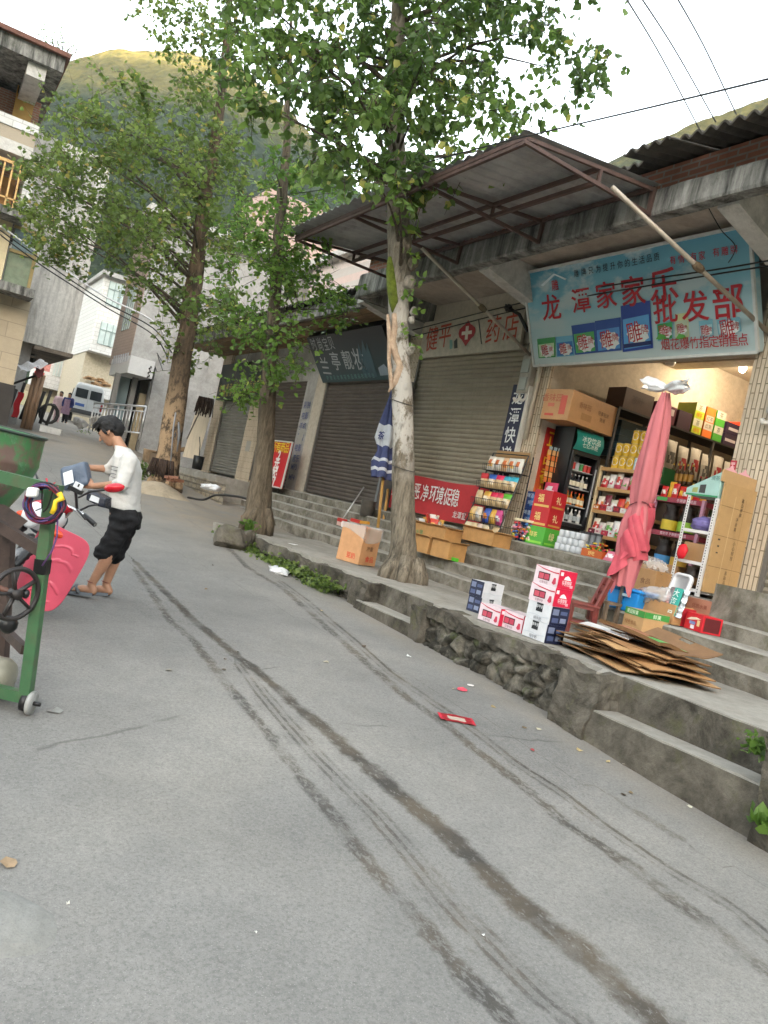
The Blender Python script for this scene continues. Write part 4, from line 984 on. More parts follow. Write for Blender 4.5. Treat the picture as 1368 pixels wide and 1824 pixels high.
def tree(label,tr,wd,depth,polys,lsize,LM,BM,seed,ncl,per,rc,dj,droop=.5,tone0=.4,lim=5,wf=.86):
    rnd=random.Random(seed);sc_=depth/F_PX
    base=at(*tr[0],depth)
    t=root('tree',base,label,'tree')
    path=[];rad=[]
    for i in range(len(tr)-1):
        for k in range(6):
            u=k/6;path.append(at(lerp(tr[i][0],tr[i+1][0],u),lerp(tr[i][1],tr[i+1][1],u),depth));rad.append(lerp(wd[i],wd[i+1],u)/2*sc_*wf)
    path.append(at(*tr[-1],depth));rad.append(wd[-1]/2*sc_)
    b=MB();b.tube([path[0]-V((0,0,.35))]+path,[rad[0]*1.05]+rad,22)
    for i,p in enumerate(b.v):
        b.v[i]=p+mnoise.noise_vector(V((p.x*3,p.y*3,p.z*1.2)))*rad[0]*.13+mnoise.noise_vector(V((p.x*14,p.y*14,p.z*4)))*.012
    # root flare
    for k in range(7):
        a=k*.9+rnd.random();d=V((math.cos(a),math.sin(a),0));b.tube([path[0]+d*rad[0]*.5+V((0,0,.28)),path[0]+d*rad[0]*1.05+V((0,0,.06)),path[0]+d*rad[0]*1.22+V((0,0,-.14))],[rad[0]*.4,rad[0]*.3,rad[0]*.18],8)
    lv=Leaves(seed);tw=MB();cl=[]
    tries=0
    for (P,nc,dd) in polys:
        xs=[p[0] for p in P];ys=[p[1] for p in P];k=0;tries=0
        while k<nc and tries<9000:
            tries+=1;x=rnd.uniform(min(xs),max(xs));y=rnd.uniform(min(ys),max(ys))
            if inpoly(x,y,P): cl.append((at(x,y,depth+dd+rnd.uniform(-dj,dj)),rnd.uniform(.7,1.2)*rc));k+=1
    for ci,(c,rr) in enumerate(cl):
        # limb to the clump from the trunk, starting lower
        j=min(range(len(path)),key=lambda q:(path[q]-(c-V((0,0,.45*(c.xy-path[q].xy).length)))).length)
        a=path[j];L_=(c-a).length;mid=a.lerp(c,.5)+V((rnd.uniform(-.12,.12)*L_,rnd.uniform(-.12,.12)*L_,rnd.uniform(-.02,.16)*L_))
        if ci%lim==0:
            r0=min(rad[j]*.38,.014+.010*L_)
            tw.tube([a,a.lerp(mid,.5)+V((0,0,.05)),mid,mid.lerp(c,.55),c],[r0,r0*.7,r0*.5,r0*.32,.005],6,0,False)
        tone=tone0+rnd.uniform(-.22,.22)
        for q in range(max(3,int(per/7))):
            d=V((rnd.gauss(0,1),rnd.gauss(0,1),rnd.gauss(-.1,.75))).normalized();L=rr*rnd.uniform(.6,1.25)
            p0=c+V((rnd.gauss(0,.2),rnd.gauss(0,.2),rnd.gauss(0,.2)))*rr;pts=[p0]
            for k in range(1,4): pts.append(p0+d*L*k/3-V((0,0,droop*.25*L*(k/3)**2)))
            tw.tube(pts,[.006,.005,.004,.002],3,0,False)
            for k in range(7):
                u=rnd.random();p=pts[0].lerp(pts[-1],u)+V((rnd.gauss(0,.05),rnd.gauss(0,.05),rnd.gauss(0,.05)))*rr
                ld=V((rnd.gauss(0,1),rnd.gauss(0,1),rnd.gauss(-droop,.45)))
                lv.leaf(p,ld,lsize*rnd.uniform(.6,1.25),max(0,min(.86,tone+rnd.uniform(-.2,.2))) if rnd.random()>.035 else 1.0)
    b.build('trunk',BM,t,True);tw.build('branches',BM2,t,True);lv.build('crown',LM,t)
    return t,path,rad
BM2=bark('branch_bark',(.045,.035,.025),(.12,.095,.07))
BK1=bark('bark_pale',(.085,.07,.05),(.26,.22,.165),(.52,.49,.44),(1.2,1.8,3.0,3.9))
BK2=bark('bark_brown',(.06,.048,.033),(.17,.135,.095))
BK3=bark('bark_dark',(.035,.026,.018),(.12,.085,.055),(.36,.25,.15),(-.1,.0,1.6,2.6))
LM1=leafmat('leaf_broad',(.038,.070,.018),(.082,.140,.030),(.155,.23,.052),(.32,.31,.07))
LM2=leafmat('leaf_fresh',(.05,.10,.018),(.095,.175,.030),(.16,.26,.05),(.28,.33,.07))
LM3=leafmat('leaf_olive',(.05,.082,.02),(.105,.155,.034),(.18,.235,.053),(.28,.24,.06))
P1=[(400,-150),(410,60),(400,190),(440,230),(480,180),(540,270),(570,325),(650,320),(700,330),(750,300),(790,260),(830,295),(880,285),(950,235),(1000,190),(1050,150),(1090,95),(1095,20),(1120,-40),(1060,-250),(800,-380),(500,-330)]
P1b=[(430,60),(560,40),(690,160),(680,300),(600,320),(540,260),(470,190)]
t1,path1,rad1=tree('large broad leaved tree with pale blotched bark on the pavement edge before the pharmacy',
 [(717,1032),(718,985),(718,900),(718,800),(715,700),(712,600),(713,520),(712,430),(706,330),(705,240),(706,120),(712,-40),(722,-260)],[88,64,54,50,47,46,50,52,46,42,38,30,14],10.4,
 [(P1,150,0),(P1b,26,-.8),([(640,-60),(1010,-60),(900,150),(760,240),(640,240)],34,.4),([(680,230),(745,230),(765,330),(745,390),(700,350),(680,300)],7,-.25)],.106,LM1,BK1,11,120,62,.42,1.3,.9,.40,5,.78)
# wound, moss and burls on the main trunk
sc1=10.4/F_PX
MOSS=mat('moss_green',(.10,.13,.012),.95,.45,18,.8,60)
def onbark(px,py,off): p=at(px,py,10.4);return p-(ray(px,py)).normalized()*off
b=MB()
pts=[(700,560),(703,585),(699,610),(707,630),(712,655),(706,680),(697,690)]
ws=[.03,.05,.055,.06,.065,.05,.02]
b.tube([onbark(x,y,.100) for x,y in pts],ws,10);b.tube([onbark(x,y,.115) for x,y in((690,560),(694,600),(692,640),(698,690),(693,700))],[.02,.035,.025,.03,.01],8);b.grit(.03,9,.012,30)
b.build('bark_wound',mat('bare_wood',(.40,.29,.20),.8,.35,12,.6,30,dirt=(.14,.06,.03),dscale=6),t1,True)
b=MB();b.tube([onbark(x,y,.082) for x,y in((694,460),(696,480),(699,510),(702,540),(698,556))],[.03,.06,.075,.07,.02],10);b.grit(.03,12);b.build('moss_patch',MOSS,t1,True)
b=MB()
for x,y,r in((731,622,.065),(737,555,.05),(733,570,.045),(728,505,.09),(735,470,.07),(722,690,.05),(726,745,.03)): b.blob(onbark(x,y,.105),r,r,r*1.2,.35,3,7,0,x)
b.split('burl',BK1,t1,True)
lv=Leaves(77)
for x,y,n_ in((738,460,8),(725,450,7),(742,500,9),(722,520,7),(745,545,7),(722,590,6),(742,610,6),(735,400,9),(755,345,8),(705,400,6),(745,620,4)):
    for k in range(n_):
        p=onbark(x,y,.22)+V((lv.r.gauss(0,.05),lv.r.gauss(0,.05),lv.r.gauss(0,.06)));lv.leaf(p,V((lv.r.gauss(0,1),lv.r.gauss(-.3,1),lv.r.gauss(.1,.8))),lv.r.uniform(.05,.1) if y>430 else .14,lv.r.uniform(.5,.95))
lv.build('shoot_leaves',LM2,t1)
b=MB()
for z,rr in((2.86,.2),(2.1,.21)):
    j=min(range(len(path1)),key=lambda q:abs(path1[q].z-z));c=path1[j];b.tube([c+V((math.cos(a*.35)*(rad1[j]+.022),math.sin(a*.35)*(rad1[j]+.022),.03*math.sin(a*.35))) for a in range(18)],.005,4,close=True)
b.build('tied_wire',pm('2a2622'),t1)
P2=[(470,280),(560,300),(650,335),(655,370),(600,420),(570,470),(560,520),(600,560),(530,570),(500,620),(470,620),(430,600),(400,560),(380,500),(390,420),(430,360)]
P2b=[(430,580),(500,570),(540,620),(530,660),(480,700),(425,700),(410,650)]
t2,_,_=tree('slim straight tree with fresh green shoots, middle of the three trees',
 [(458,935),(466,850),(474,750),(480,660),(488,560),(495,450),(500,380),(508,290),(514,150),(520,20)],[56,40,35,31,28,24,20,17,12,5],13.4,
 [(P2,62,0),(P2b,13,-.5),([(540,470),(640,500),(630,560),(560,560)],7,.4)],.085,LM2,BK2,21,80,64,.42,1.0,.5,.5)
P3=[(260,-10),(330,-70),(440,-80),(470,40),(430,120),(330,115),(285,90)]
P3b=[(60,225),(110,150),(180,130),(260,140),(340,140),(430,190),(440,330),(430,420),(400,520),(380,560),(300,540),(240,520),(200,470),(110,470),(50,430),(30,340)]
P3c=[(270,520),(420,520),(440,560),(380,640),(320,660),(250,600)]
t3,_,_=tree('tall leaning tree, trunk stripped to bare wood low down, leftmost of three',
 [(292,866),(302,800),(312,720),(325,640),(338,560),(350,470),(362,380),(378,290),(390,200),(400,100),(410,0),(418,-90)],[60,48,42,40,37,32,28,24,20,15,11,5],18.8,
 [(P3,32,0),(P3b,160,0),(P3c,18,0),([(60,300),(300,200),(330,420),(180,460),(60,420)],26,-1.2)],.11,LM3,BK3,31,250,70,.62,2.0,.35,.45,9)
# bare shrub on the roof of the brick house
p=onY(105,118,31);t=root('roof_shrub',p,'thin nearly bare shrub growing on the roof edge of the brick house','shrub')
rnd=random.Random(9);b=MB();lv=Leaves(5)
for k in range(16):
    a=rnd.uniform(-1.1,1.1);L=rnd.uniform(.8,2.0);e=p+V((math.sin(a)*L*.6-.35,rnd.uniform(-.4,.4),L*math.cos(a)))
    m_=p.lerp(e,.5)+V((rnd.gauss(0,.1),0,.1));b.tube([p,m_,e],[.02,.014,.005],4)
    for q in range(22):
        u=rnd.uniform(.3,1.05);lv.leaf(p.lerp(e,u)+V((rnd.gauss(0,.14),rnd.gauss(0,.14),rnd.gauss(0,.14))),V((rnd.gauss(0,1),rnd.gauss(0,1),rnd.gauss(0,1))),.07,.3)
b.build('stem',BM2,t);lv.build('foliage',LM3,t)
# weeds on the wall edge
t=None
def weeds(name,lab,cat,pts,n_,size,seed,m=LM2,spread=.1,up=.5,kind=None):
    lv=Leaves(seed)
    for p in pts:
        for k in range(n_):
            q=V(p)+V((lv.r.gauss(0,spread),lv.r.gauss(0,spread),abs(lv.r.gauss(0,spread*.6))));lv.leaf(q,V((lv.r.gauss(-.3,1),lv.r.gauss(0,1),lv.r.gauss(up,.7))),size*lv.r.uniform(.5,1.3),lv.r.uniform(.0,.7))
    o=lv.build(name,m,None);tag(o,lab,cat,kind=kind);return o
rnd=random.Random(4)
weeds('wall_creeper','dark green creepers hanging over the broken pavement edge','ground cover',[(4.72+rnd.uniform(-.03,.1),y,.42-rnd.random()*.18) for y in frange(8.6,13.1,.06)],38,.055,3,LM3,.07,-.4)
weeds('wall_fern','small green fern rooted in the stone block at the right edge','plant',[onX(1345,1338,4.72),onX(1356,1345,4.74),onX(1350,1330,4.74)],45,.045,6,LM2,.05,.2)
weeds('wall_fern','grass tuft sprouting at the wall foot at the right edge','plant',[onX(1362,1480,4.62),onX(1366,1470,4.62)],25,.09,8,LM2,.04,1)
weeds('wall_weed','upright weed on the pavement edge near the slim middle tree','plant',[onX(443,955,4.85)+V((0,0,.04*k)) for k in range(6)],9,.09,12,LM2,.04,.8)
weeds('wall_weed','low weeds beside the boulder at the slim middle tree','plant',[onX(395,950,4.7),onX(405,958,4.7),onX(420,962,4.75)],30,.06,14,LM2,.09,.5)
weeds('road_weed','weeds at the foot of the steel railing post','plant',[at(x,772,28) for x in(146,152)],16,.05,15,LM3,.10,.1)
weeds('road_weed','dry weeds at the foot of the leftmost leaning tree','plant',[at(258,845,18.6),at(262,838,18.6),at(255,852,18.6)],34,.1,17,LM3,.12,.5)
# ---------------- goods and small things
def mset(mats):
    L=[]
    def f(h):
        m=h if not isinstance(h,str) else pm(h)
        if m not in L:L.append(m)
        return L.index(m)
    return L,f
def carton(name,label,cat,base,size,rz=0,body='b58d5c',prints=(),group=None,build=True,tilt=0):
    L,mi=mset(0);sx,sy,sz=size;b=MB();base=V(base)
    M=Matrix.Rotation(rz,3,'Z')@Matrix.Rotation(tilt,3,'X')
    def W(p): return base+M@V(p)
    b.add([W((a*sx/2,c*sy/2,d*sz)) for a in(-1,1) for c in(-1,1) for d in(0,1)],[[0,1,3,2],[4,6,7,5],[0,4,5,1],[2,3,7,6],[0,2,6,4],[1,5,7,3]],mi(body))
    k=0
    for pr in prints:
        k+=1;fc=pr[0];e=.0012+.0006*k
        if fc=='x': o=V((-sx/2-e,sy/2,0));u=V((0,-1,0));v=V((0,0,1));w_,h_=sy,sz
        elif fc=='y': o=V((-sx/2,-sy/2-e,0));u=V((1,0,0));v=V((0,0,1));w_,h_=sx,sz
        else: o=V((-sx/2,sy/2,sz+e));u=V((0,-1,0));v=V((1,0,0));w_,h_=sy,sx
        if pr[1]=='r':
            _,_,u0,v0,u1,v1,h=pr
            b.poly([W(o+u*(w_*a)+v*(h_*c)) for a,c in((u0,v0),(u1,v0),(u1,v1),(u0,v1))],mi(h))
        elif pr[1]=='p':
            b.poly([W(o+u*(w_*a)+v*(h_*c)) for a,c in pr[2]],mi(pr[3]))
        else:
            _,_,st,uu,vv,s_,h=pr[:7];b.text(st,W(o+u*(w_*uu)+v*(h_*vv)),M@u,M@v,s_,mi(h),pr[7] if len(pr)>7 else 0.004)
    o=b.build(name,L);return tag(o,label,cat,group)
def packet(name,label,cat,c,w_,h_,th,col,band='e8e4dc',rz=0,lean=.15,group=None,top=None,blot=None,rot=None):
    L,mi=mset(0);b=MB();M=(Matrix.Rotation(rz,3,'Z')@Matrix.Rotation(lean,3,'Y')) if rot is None else rot
    c=V(c);n1,n2=8,8
    for sgn in(-1,1):
        vv=[]
        for i in range(n1+1):
            for j in range(n2+1):
                u=i/n1;v=j/n2;d=(math.sin(PI*u)*math.sin(PI*v))**.6*th/2+.004
                d+=.006*math.sin(u*17+c.x*9)*math.sin(v*11+c.y*7)
                vv.append(c+M@V((sgn*d,(.5-u)*w_*(1-.05*math.sin(PI*v)),v*h_)))
        o=len(b.v);b.v+=vv
        for i in range(n1):
            for j in range(n2):
                k=mi(top) if (top and j>=n2-3) else mi(col)
                if 2<=j<=4 and 1<=i<=6 and band and (i+j)%5: k=mi(band)
                if blot and 3<=j<=5 and 3<=i<=5:k=mi(blot)
                b.f.append([o+i*(n2+1)+j,o+(i+1)*(n2+1)+j,o+(i+1)*(n2+1)+j+1,o+i*(n2+1)+j+1][::(1 if sgn<0 else -1)]);b.m.append(k)
    o=b.build(name,L,None,True);return tag(o,label,cat,group)
def can(name,label,cat,c,r,h,col,cap='c9a94a',lab='e8e6e0',group=None,labang=PI):
    L,mi=mset(0);b=MB();N=18;c=V(c)
    prof=[(r*.94,0),(r,.008),(r,h*.93),(r*.96,h*.97),(r*.96,h)];ms=[cap,col,cap,cap]
    for q in range(len(prof)-1):
        o=len(b.v)
        for (rr,z) in prof[q:q+2]: b.v+=[c+V((rr*math.cos(k*2*PI/N),rr*math.sin(k*2*PI/N),z)) for k in range(N)]
        for k in range(N): b.f.append([o+k,o+(k+1)%N,o+N+(k+1)%N,o+N+k]);b.m.append(mi(ms[q]))
    b.add([c+V((r*.96*math.cos(k*2*PI/N),r*.96*math.sin(k*2*PI/N),h)) for k in range(N)],[list(range(N))],mi(cap))
    if lab:
        pts=[]
        for k in range(14):
            a=k*2*PI/14;pts.append((.75*math.sin(a),h*.55+math.cos(a)*h*.30))
        b.poly([c+V(((r+.002)*math.cos(labang+t),(r+.002)*math.sin(labang+t),z)) for t,z in pts],mi(lab))
        b.text('牛',c+V(((r+.004)*math.cos(labang),(r+.004)*math.sin(labang),h*.5)),V((math.sin(labang),-math.cos(labang),0)) if False else V((0,-1,0)),V((0,0,1)),h*.25,mi('8a6a3a'),.0)
    o=b.build(name,L,None,True);return tag(o,label,cat,group)
def bottle(name,label,cat,c,r,h,col,cap='c9a24a',lab='c83a30',group=None,neck=.35,lb=(.15,.5)):
    L,mi=mset(0);b=MB();c=V(c);N=12
    prof=[(r*.9,0),(r,.01),(r,h*lb[0]),(r,h*lb[1]),(r,h*.58),(r*neck,h*.76),(r*neck,h*.90),(r*neck*1.15,h*.90),(r*neck*1.15,h)]
    ms=[col,col,lab,col,col,col,cap,cap]
    for q in range(len(prof)-1):
        o=len(b.v)
        for (rr,z) in prof[q:q+2]: b.v+=[c+V((rr*math.cos(k*2*PI/N),rr*math.sin(k*2*PI/N),z)) for k in range(N)]
        for k in range(N): b.f.append([o+k,o+(k+1)%N,o+N+(k+1)%N,o+N+k]);b.m.append(mi(ms[q]))
    b.add([c+V((prof[-1][0]*math.cos(k*2*PI/N),prof[-1][0]*math.sin(k*2*PI/N),h)) for k in range(N)],[list(range(N))],mi(cap))
    o=b.build(name,L,None,True);return tag(o,label,cat,group)
SIDE=['leftmost','second from the left','third from the left','fourth from the left','fifth from the left','sixth from the left','seventh from the left','eighth from the left','ninth from the left','tenth from the left']
rnd=random.Random(21)
# --- milk cartons on the pavement
def milk(kind,base,rz,label):
    if kind=='w': return carton('milk_carton',label,'carton',base,(.22,.30,.165),rz,'c9cacd',[('x','r',.36,.52,.64,.99,'15181f'),('x','t','醇牛奶',.5,.8,.035,'d8d8d8'),('x','p',[(.05,.3),(.35,.36),(.65,.28),(.95,.35),(.95,.31),(.65,.24),(.35,.32),(.05,.26)],'b9bec6'),('x','t','纯牛奶',.5,.14,.035,'6a6e78'),('y','r',0,0,1,1,'161d38'),('y','r',.08,.55,.42,.88,'6d7690'),('y','r',.52,.6,.9,.8,'4a5578'),('y','r',.1,.14,.45,.4,'4a5578'),('y','r',.55,.16,.88,.42,'7d86a0'),('t','r',.0,.0,1,1,'c2c3c6')],'milk cartons stacked on the pavement')
    if kind=='n': return carton('milk_carton',label,'carton',base,(.29,.20,.165),rz,'c9cacd',[('y','r',.36,.55,.60,.99,'15181f'),('y','t','醇牛奶',.48,.82,.035,'d8d8d8'),('y','p',[(.05,.3),(.35,.36),(.65,.28),(.95,.35),(.95,.31),(.65,.24),(.35,.32),(.05,.26)],'b9bec6'),('x','r',0,0,1,1,'161d38'),('x','r',.08,.55,.42,.88,'6d7690'),('x','r',.52,.6,.9,.8,'4a5578'),('x','r',.1,.14,.45,.4,'4a5578'),('x','r',.55,.16,.88,.42,'7d86a0')],'milk cartons stacked on the pavement')
    return carton('milk_carton',label,'carton',base,(.22,.30,.165),rz,'d6c4c9',[('x','p',[(0,.98),(.35,.82),(.8,.74),(1,.74),(1,.82),(.8,.80),(.35,.88),(0,1)],'b8203c'),('x','r',.17,.26,.66,.66,'3a1018'),('x','r',.20,.3,.40,.6,'c04a5c'),('x','r',.43,.3,.63,.6,'b03a50'),('x','p',[(.78,.2),(.84,.5),(.92,.5),(.95,.2),(.87,.12)],'b8304a'),('x','t','红枣牛奶',.45,.13,.026,'7a5058'),('y','r',0,0,1,1,'c8183e'),('y','p',[(.3,.5),(.36,.66),(.5,.74),(.62,.66),(.72,.5)],'f0dfe2'),('y','t','红枣枸杞',.5,.38,.03,'f0dfe2'),('y','t','牛奶饮品',.5,.26,.03,'e8c8ce'),('y','r',.06,.7,.22,.9,'e8d0d4'),('y','r',.7,.1,.86,.25,'e8a0a8')],'milk cartons stacked on the pavement')
mb=(5.17,5.36);RZ=R(0)
milk('w',(mb[0],mb[1],.618),RZ,'white milk carton with navy ends, bottom of the tall stack of four')
milk('w',(mb[0]+.005,mb[1],.784),RZ+.02,'white milk carton with navy ends, second up in the tall stack of four')
milk('p',(mb[0],mb[1]+.01,.950),RZ+.05,'pink milk carton lying just below the top of the tall stack')
milk('p',(mb[0]+.01,mb[1]+.01,1.116),RZ+.03,'pink milk carton at the very top of the tall stack')
p=onZ(855,1092,.62)
milk('n',(p.x+.08,p.y+.06,.618),R(6),'navy and white milk carton at the bottom of the short left pair')
milk('n',(p.x+.075,p.y+.065,.784),R(5),'navy and white milk carton on top of the short left pair')
p=onZ(868,1106,.62);milk('p',(p.x+.06,p.y-.06,.618),R(2),'pink milk carton standing against the short navy pair')
p=onZ(915,1122,.62);milk('p',(p.x+.07,p.y+.02,.618),R(3),'pink milk carton standing between the other single one and the tall stack')
# --- flattened cardboard
CB=['b08a5c','a5794b','9a7148','b8946a']
pc=V((5.55,4.62,.62));z=.622
def cbsheet(c,lx,ly,rz,ti,tj,col,label,fold=0,th=.008,tape=None):
    b=MB();M=Matrix.Rotation(rz,3,'Z')@Matrix.Rotation(ti,3,'X')@Matrix.Rotation(tj,3,'Y')
    f=lambda u,v:V(c)+M@V(((u-.5)*lx,(v-.5)*ly,.012*math.sin(u*5+v*3)+(fold*max(0,u-.62) if fold else 0)))
    nu,nv=10,10
    top=[f(i/nu,j/nv) for i in range(nu+1) for j in range(nv+1)];n1=len(top)
    b.v=[p+M@V((0,0,th)) for p in top]+top
    q=lambda i,j:i*(nv+1)+j
    for i in range(nu):
        for j in range(nv):
            if (j in(4,5) and i in(0,9)): continue
            b.f+=[[q(i,j),q(i+1,j),q(i+1,j+1),q(i,j+1)],[n1+q(i,j),n1+q(i,j+1),n1+q(i+1,j+1),n1+q(i+1,j)]];b.m+=[1 if tape and j in tape else 0,0]
    for i in range(nu):
        for j in(0,nv): b.f.append([q(i,j),q(i+1,j),n1+q(i+1,j),n1+q(i,j)]);b.m.append(2)
    for j in range(nv):
        for i in(0,nu): b.f.append([q(i,j),q(i,j+1),n1+q(i,j+1),n1+q(i,j)]);b.m.append(2)
    o=b.build('cardboard_sheet',[pm(col,.8,.15),pm('3f9a4a'),pm('6a4c2c',.9,.2)]);return tag(o,label,'cardboard','flattened cardboard on the pavement')
N_=11
for i in range(N_):
    cbsheet((pc.x+rnd.uniform(-.1,.1),pc.y+rnd.uniform(-.16,.16),z),rnd.uniform(.62,.85),rnd.uniform(.9,1.2)*(1-.02*i),rnd.uniform(-.4,.35),rnd.uniform(-.025,.03)+(.03 if i>7 else 0),rnd.uniform(-.03,.07),CB[i%4],'flattened brown cardboard sheet, %s from the bottom of the pile'%ORD[i],0,.009,(7,) if i in(6,) else None)
    z+=.018
cbsheet((pc.x-.05,pc.y+.30,z+.015),.42,.55,.35,.03,.02,'c9c9c8','white faced cardboard sheet lying on the pile')
cbsheet((pc.x+.16,pc.y-.16,z+.03),.5,.75,-.1,.04,-.02,'7a5c40','dark bent cardboard sheet leaning over the top of the pile',.18)
cbsheet((pc.x-.02,pc.y-.05,z+.055),.36,.7,-.05,.05,.10,'8f6244','maroon edged folded carton with green print on top of the pile',0,.03,(0,1))
# --- red wooden chair
t=root('wooden_chair',(6.3,6.05,.62),'worn red painted wooden chair beside the folded pink parasol','chair')
RW=mat('red_paint_worn',(.17,.030,.024),.55,.3,10,.3,30,dirt=(.09,.06,.045),dscale=7)
C=V((6.38,6.12,.62));MC=Matrix.Rotation(R(-34),3,'Z')
CS=.70
def CP(x,y,z): return C+MC@V((x*CS,y*CS,z*CS))
for x,y,hx,hz in((-.19,-.18,-.19,.44),(-.19,.18,-.19,.44)):
    b=MB();b.bar(CP(x,y,0),CP(hx,y,hz),.042,.042,up=(0,1,0));b.build('leg',RW,t,bevel=.004)
for y in(-.18,.18):
    b=MB();b.bar(CP(.19,y,0),CP(.17,y,.44),.045,.042,up=(0,1,0));b.bar(CP(.17,y,.43),CP(.30,y,.90),.05,.035,up=(0,1,0));b.build('leg',RW,t)
b=MB();b.obox(CP(0,0,.45),MC@V((.155,0,0)),MC@V((0,.155,0)),V((0,0,.012)));b.build('seat',RW,t,bevel=.005)
b=MB()
for z_ in(.60,.74,.86):
    x_=.17+(z_-.43)*.277;b.bar(CP(x_,-.18,z_),CP(x_,.18,z_),.02,.075)
b.build('backrest',RW,t)
b=MB()
for a,c in((CP(-.19,-.18,.16),CP(.185,-.18,.16)),(CP(-.19,.18,.16),CP(.185,.18,.16)),(CP(-.19,-.18,.30),CP(-.19,.18,.30)),(CP(.18,-.18,.2),CP(.18,.18,.2)),(CP(-.19,-.18,.41),CP(-.19,.18,.41)),(CP(-.19,-.18,.41),CP(.17,-.18,.41))): b.bar(a,c,.028,.035)
b.build('stretcher',RW,t)
# --- folded pink parasol
PX_,PY_=6.86,6.06
t=root('folded_parasol',(PX_,PY_,.78),'tall folded pink parasol tied shut in front of the open shop','parasol')
b=MB();b.tube([(PX_,PY_,.66),(PX_,PY_,3.36)],.024,10);b.build('pole',mat('pole_silver',(.42,.41,.40),.3,.15,8,metal=.7),t,True)
n=NT('pink_fabric');f=n.noise(9,5,.6,n.co((1,1,.25)));cc=n.ramp(f,[(.3,(.44,.125,.138)),(.7,(.52,.165,.175))])
n.bump(n.noise(60,3),.2,.004);PINK=n.out(cc,.75,None,.2)
prof=[(1.20,.155),(1.45,.175),(1.70,.20),(1.88,.19),(2.02,.155),(2.10,.135),(2.18,.165),(2.35,.185),(2.6,.185),(2.85,.165),(3.05,.14),(3.22,.10),(3.36,.055)]
def pf(u,v):
    z=lerp(1.20,3.36,v);r=interp(prof,z);a=u*2*PI
    k=.16*math.sin(3*a+z*1.2)+.12*math.sin(5*a-z*2.1+1)+.07*math.sin(9*a+z*3)
    k*=.75 if 2.0<z<2.2 else 1
    if z>2.2:k*=.8
    rr=r*(1+k)*.70
    zz=z-(.10*max(0,math.sin(3*a+.5)) if v<.02 else 0)+.01*math.sin(7*a)
    return V((PX_+rr*math.cos(a)*1.0,PY_+rr*math.sin(a)*1.08,zz))
b=MB();b.sheet(pf,72,60);b.build('canopy',PINK,t,True)
# loose hanging folds of the lower half
n=NT('pink_fabric_dark');n.bump(n.noise(50,3),.2,.004);PINK2=n.out(n.ramp(n.noise(9,5),[(.3,(.44,.065,.09)),(.7,(.54,.10,.125))]),.75,None,.2)
def flap(a0,a1,z0,z1,r0,r1,seed,nm):
    def ff(u,v):
        a=lerp(a0,a1,u);z=lerp(z0,z1,v)+(.30*u-.10)-.04*math.sin(u*7+seed);r=lerp(r0,r1,v)+.03*math.sin(u*9+v*5+seed)+.014*math.sin(u*23+v*9+seed)
        return V((PX_+r*math.cos(a),PY_+r*math.sin(a),z))
    b=MB();b.sheet(ff,28,16);b.build(nm,PINK2,t,True)
flap(R(150),R(330),1.40,2.02,.165,.11,1,'fabric_fold');flap(R(190),R(350),1.58,2.05,.185,.115,3,'fabric_fold');flap(R(110),R(240),1.32,1.75,.155,.13,5,'fabric_fold')
b=MB();b.tube([V((PX_+.112*math.cos(a*.3),PY_+.12*math.sin(a*.3),2.11+.03*math.sin(a*.6))) for a in range(21)],.006,5,close=True);b.build('tie_string',pm('5a1f28'),t)
n=NT('white_plastic_bag');n.b.inputs['Transmission Weight'].default_value=.25;n.bump(n.noise(25,5,.7),.6,.01);BAG=n.out((.78,.78,.79),.3)
CLR=NT('clear_plastic');CLR.b.inputs['Alpha'].default_value=.34;CLR.bump(CLR.noise(20,4),.8,.01);CLR=CLR.out((.75,.74,.72),.18)
b=MB()
for s,L in((1,.30),(-1,.27)):
    def bf(u,v,s=s,L=L):
        a=v*2*PI;r=.03+.055*math.sin(min(1,u*1.15)*PI*.62)*(1+.35*math.sin(5*a+s))
        d=V((.0,-s,0))
        return V((PX_,PY_,3.40))+V((-.05*u,-s*L*u,.015*u+(0.05*u if s<0 else .01)))+V((math.cos(a)*r*.8,0.03*math.sin(3*a),math.sin(a)*r*.8))
    b.sheet(bf,14,22)
b.grit(.02,14);tag(b.build('plastic_bag',BAG,None,True),'white plastic bag knotted over the top of the pink parasol','plastic bag')
# stone foot
b=MB();hullstone(b,(6.72,5.92,.66),.20,.24,.11);tag(b.build('foot_stone',PLAST),'rough concrete lump at the foot of the parasol','stone')
# --- things on the steps by the shop
t=root('blue_tub',(7.03,6.17,.77),'bright blue plastic tub with lid behind the parasol pole','tub')
BL_=pm('1f86d0',.35,.05)
b=MB();vv=[]
for z_,s in((.94,.86),(1.16,1)): vv+=[V((7.03+sx*.16*s,6.06+sy*.23*s,z_)) for sx,sy in((-1,-1),(1,-1),(1,1),(-1,1))]
b.add(vv,[[3,2,1,0],[0,1,5,4],[1,2,6,5],[2,3,7,6],[3,0,4,7],[4,5,6,7]]);b.build('body',BL_,t,bevel=.012)
b=MB();b.box((6.86,5.81,1.16),(7.20,6.31,1.195));b.build('lid',BL_,t,bevel=.012)
b=MB();b.box((6.85,5.94,1.10),(6.875,6.06,1.13));b.build('handle',pm('b8d4e4'),t)
t=root('wooden_stool',(6.72,6.1,.77),'low raw wooden stool in front of the blue tub','stool')
SW=mat('raw_wood',(.16,.115,.075),.8,.35,8,.4,30)
b=MB();b.box((6.60,5.98,.98),(6.82,6.28,1.01));b.build('seat',SW,t)
for x,y in((6.62,6.01),(6.80,6.01),(6.62,6.25),(6.80,6.25)):
    b=MB();b.bar((x,y,.775 if x>6.7 else .62),(x,y,.98),.035);b.build('leg',SW,t)
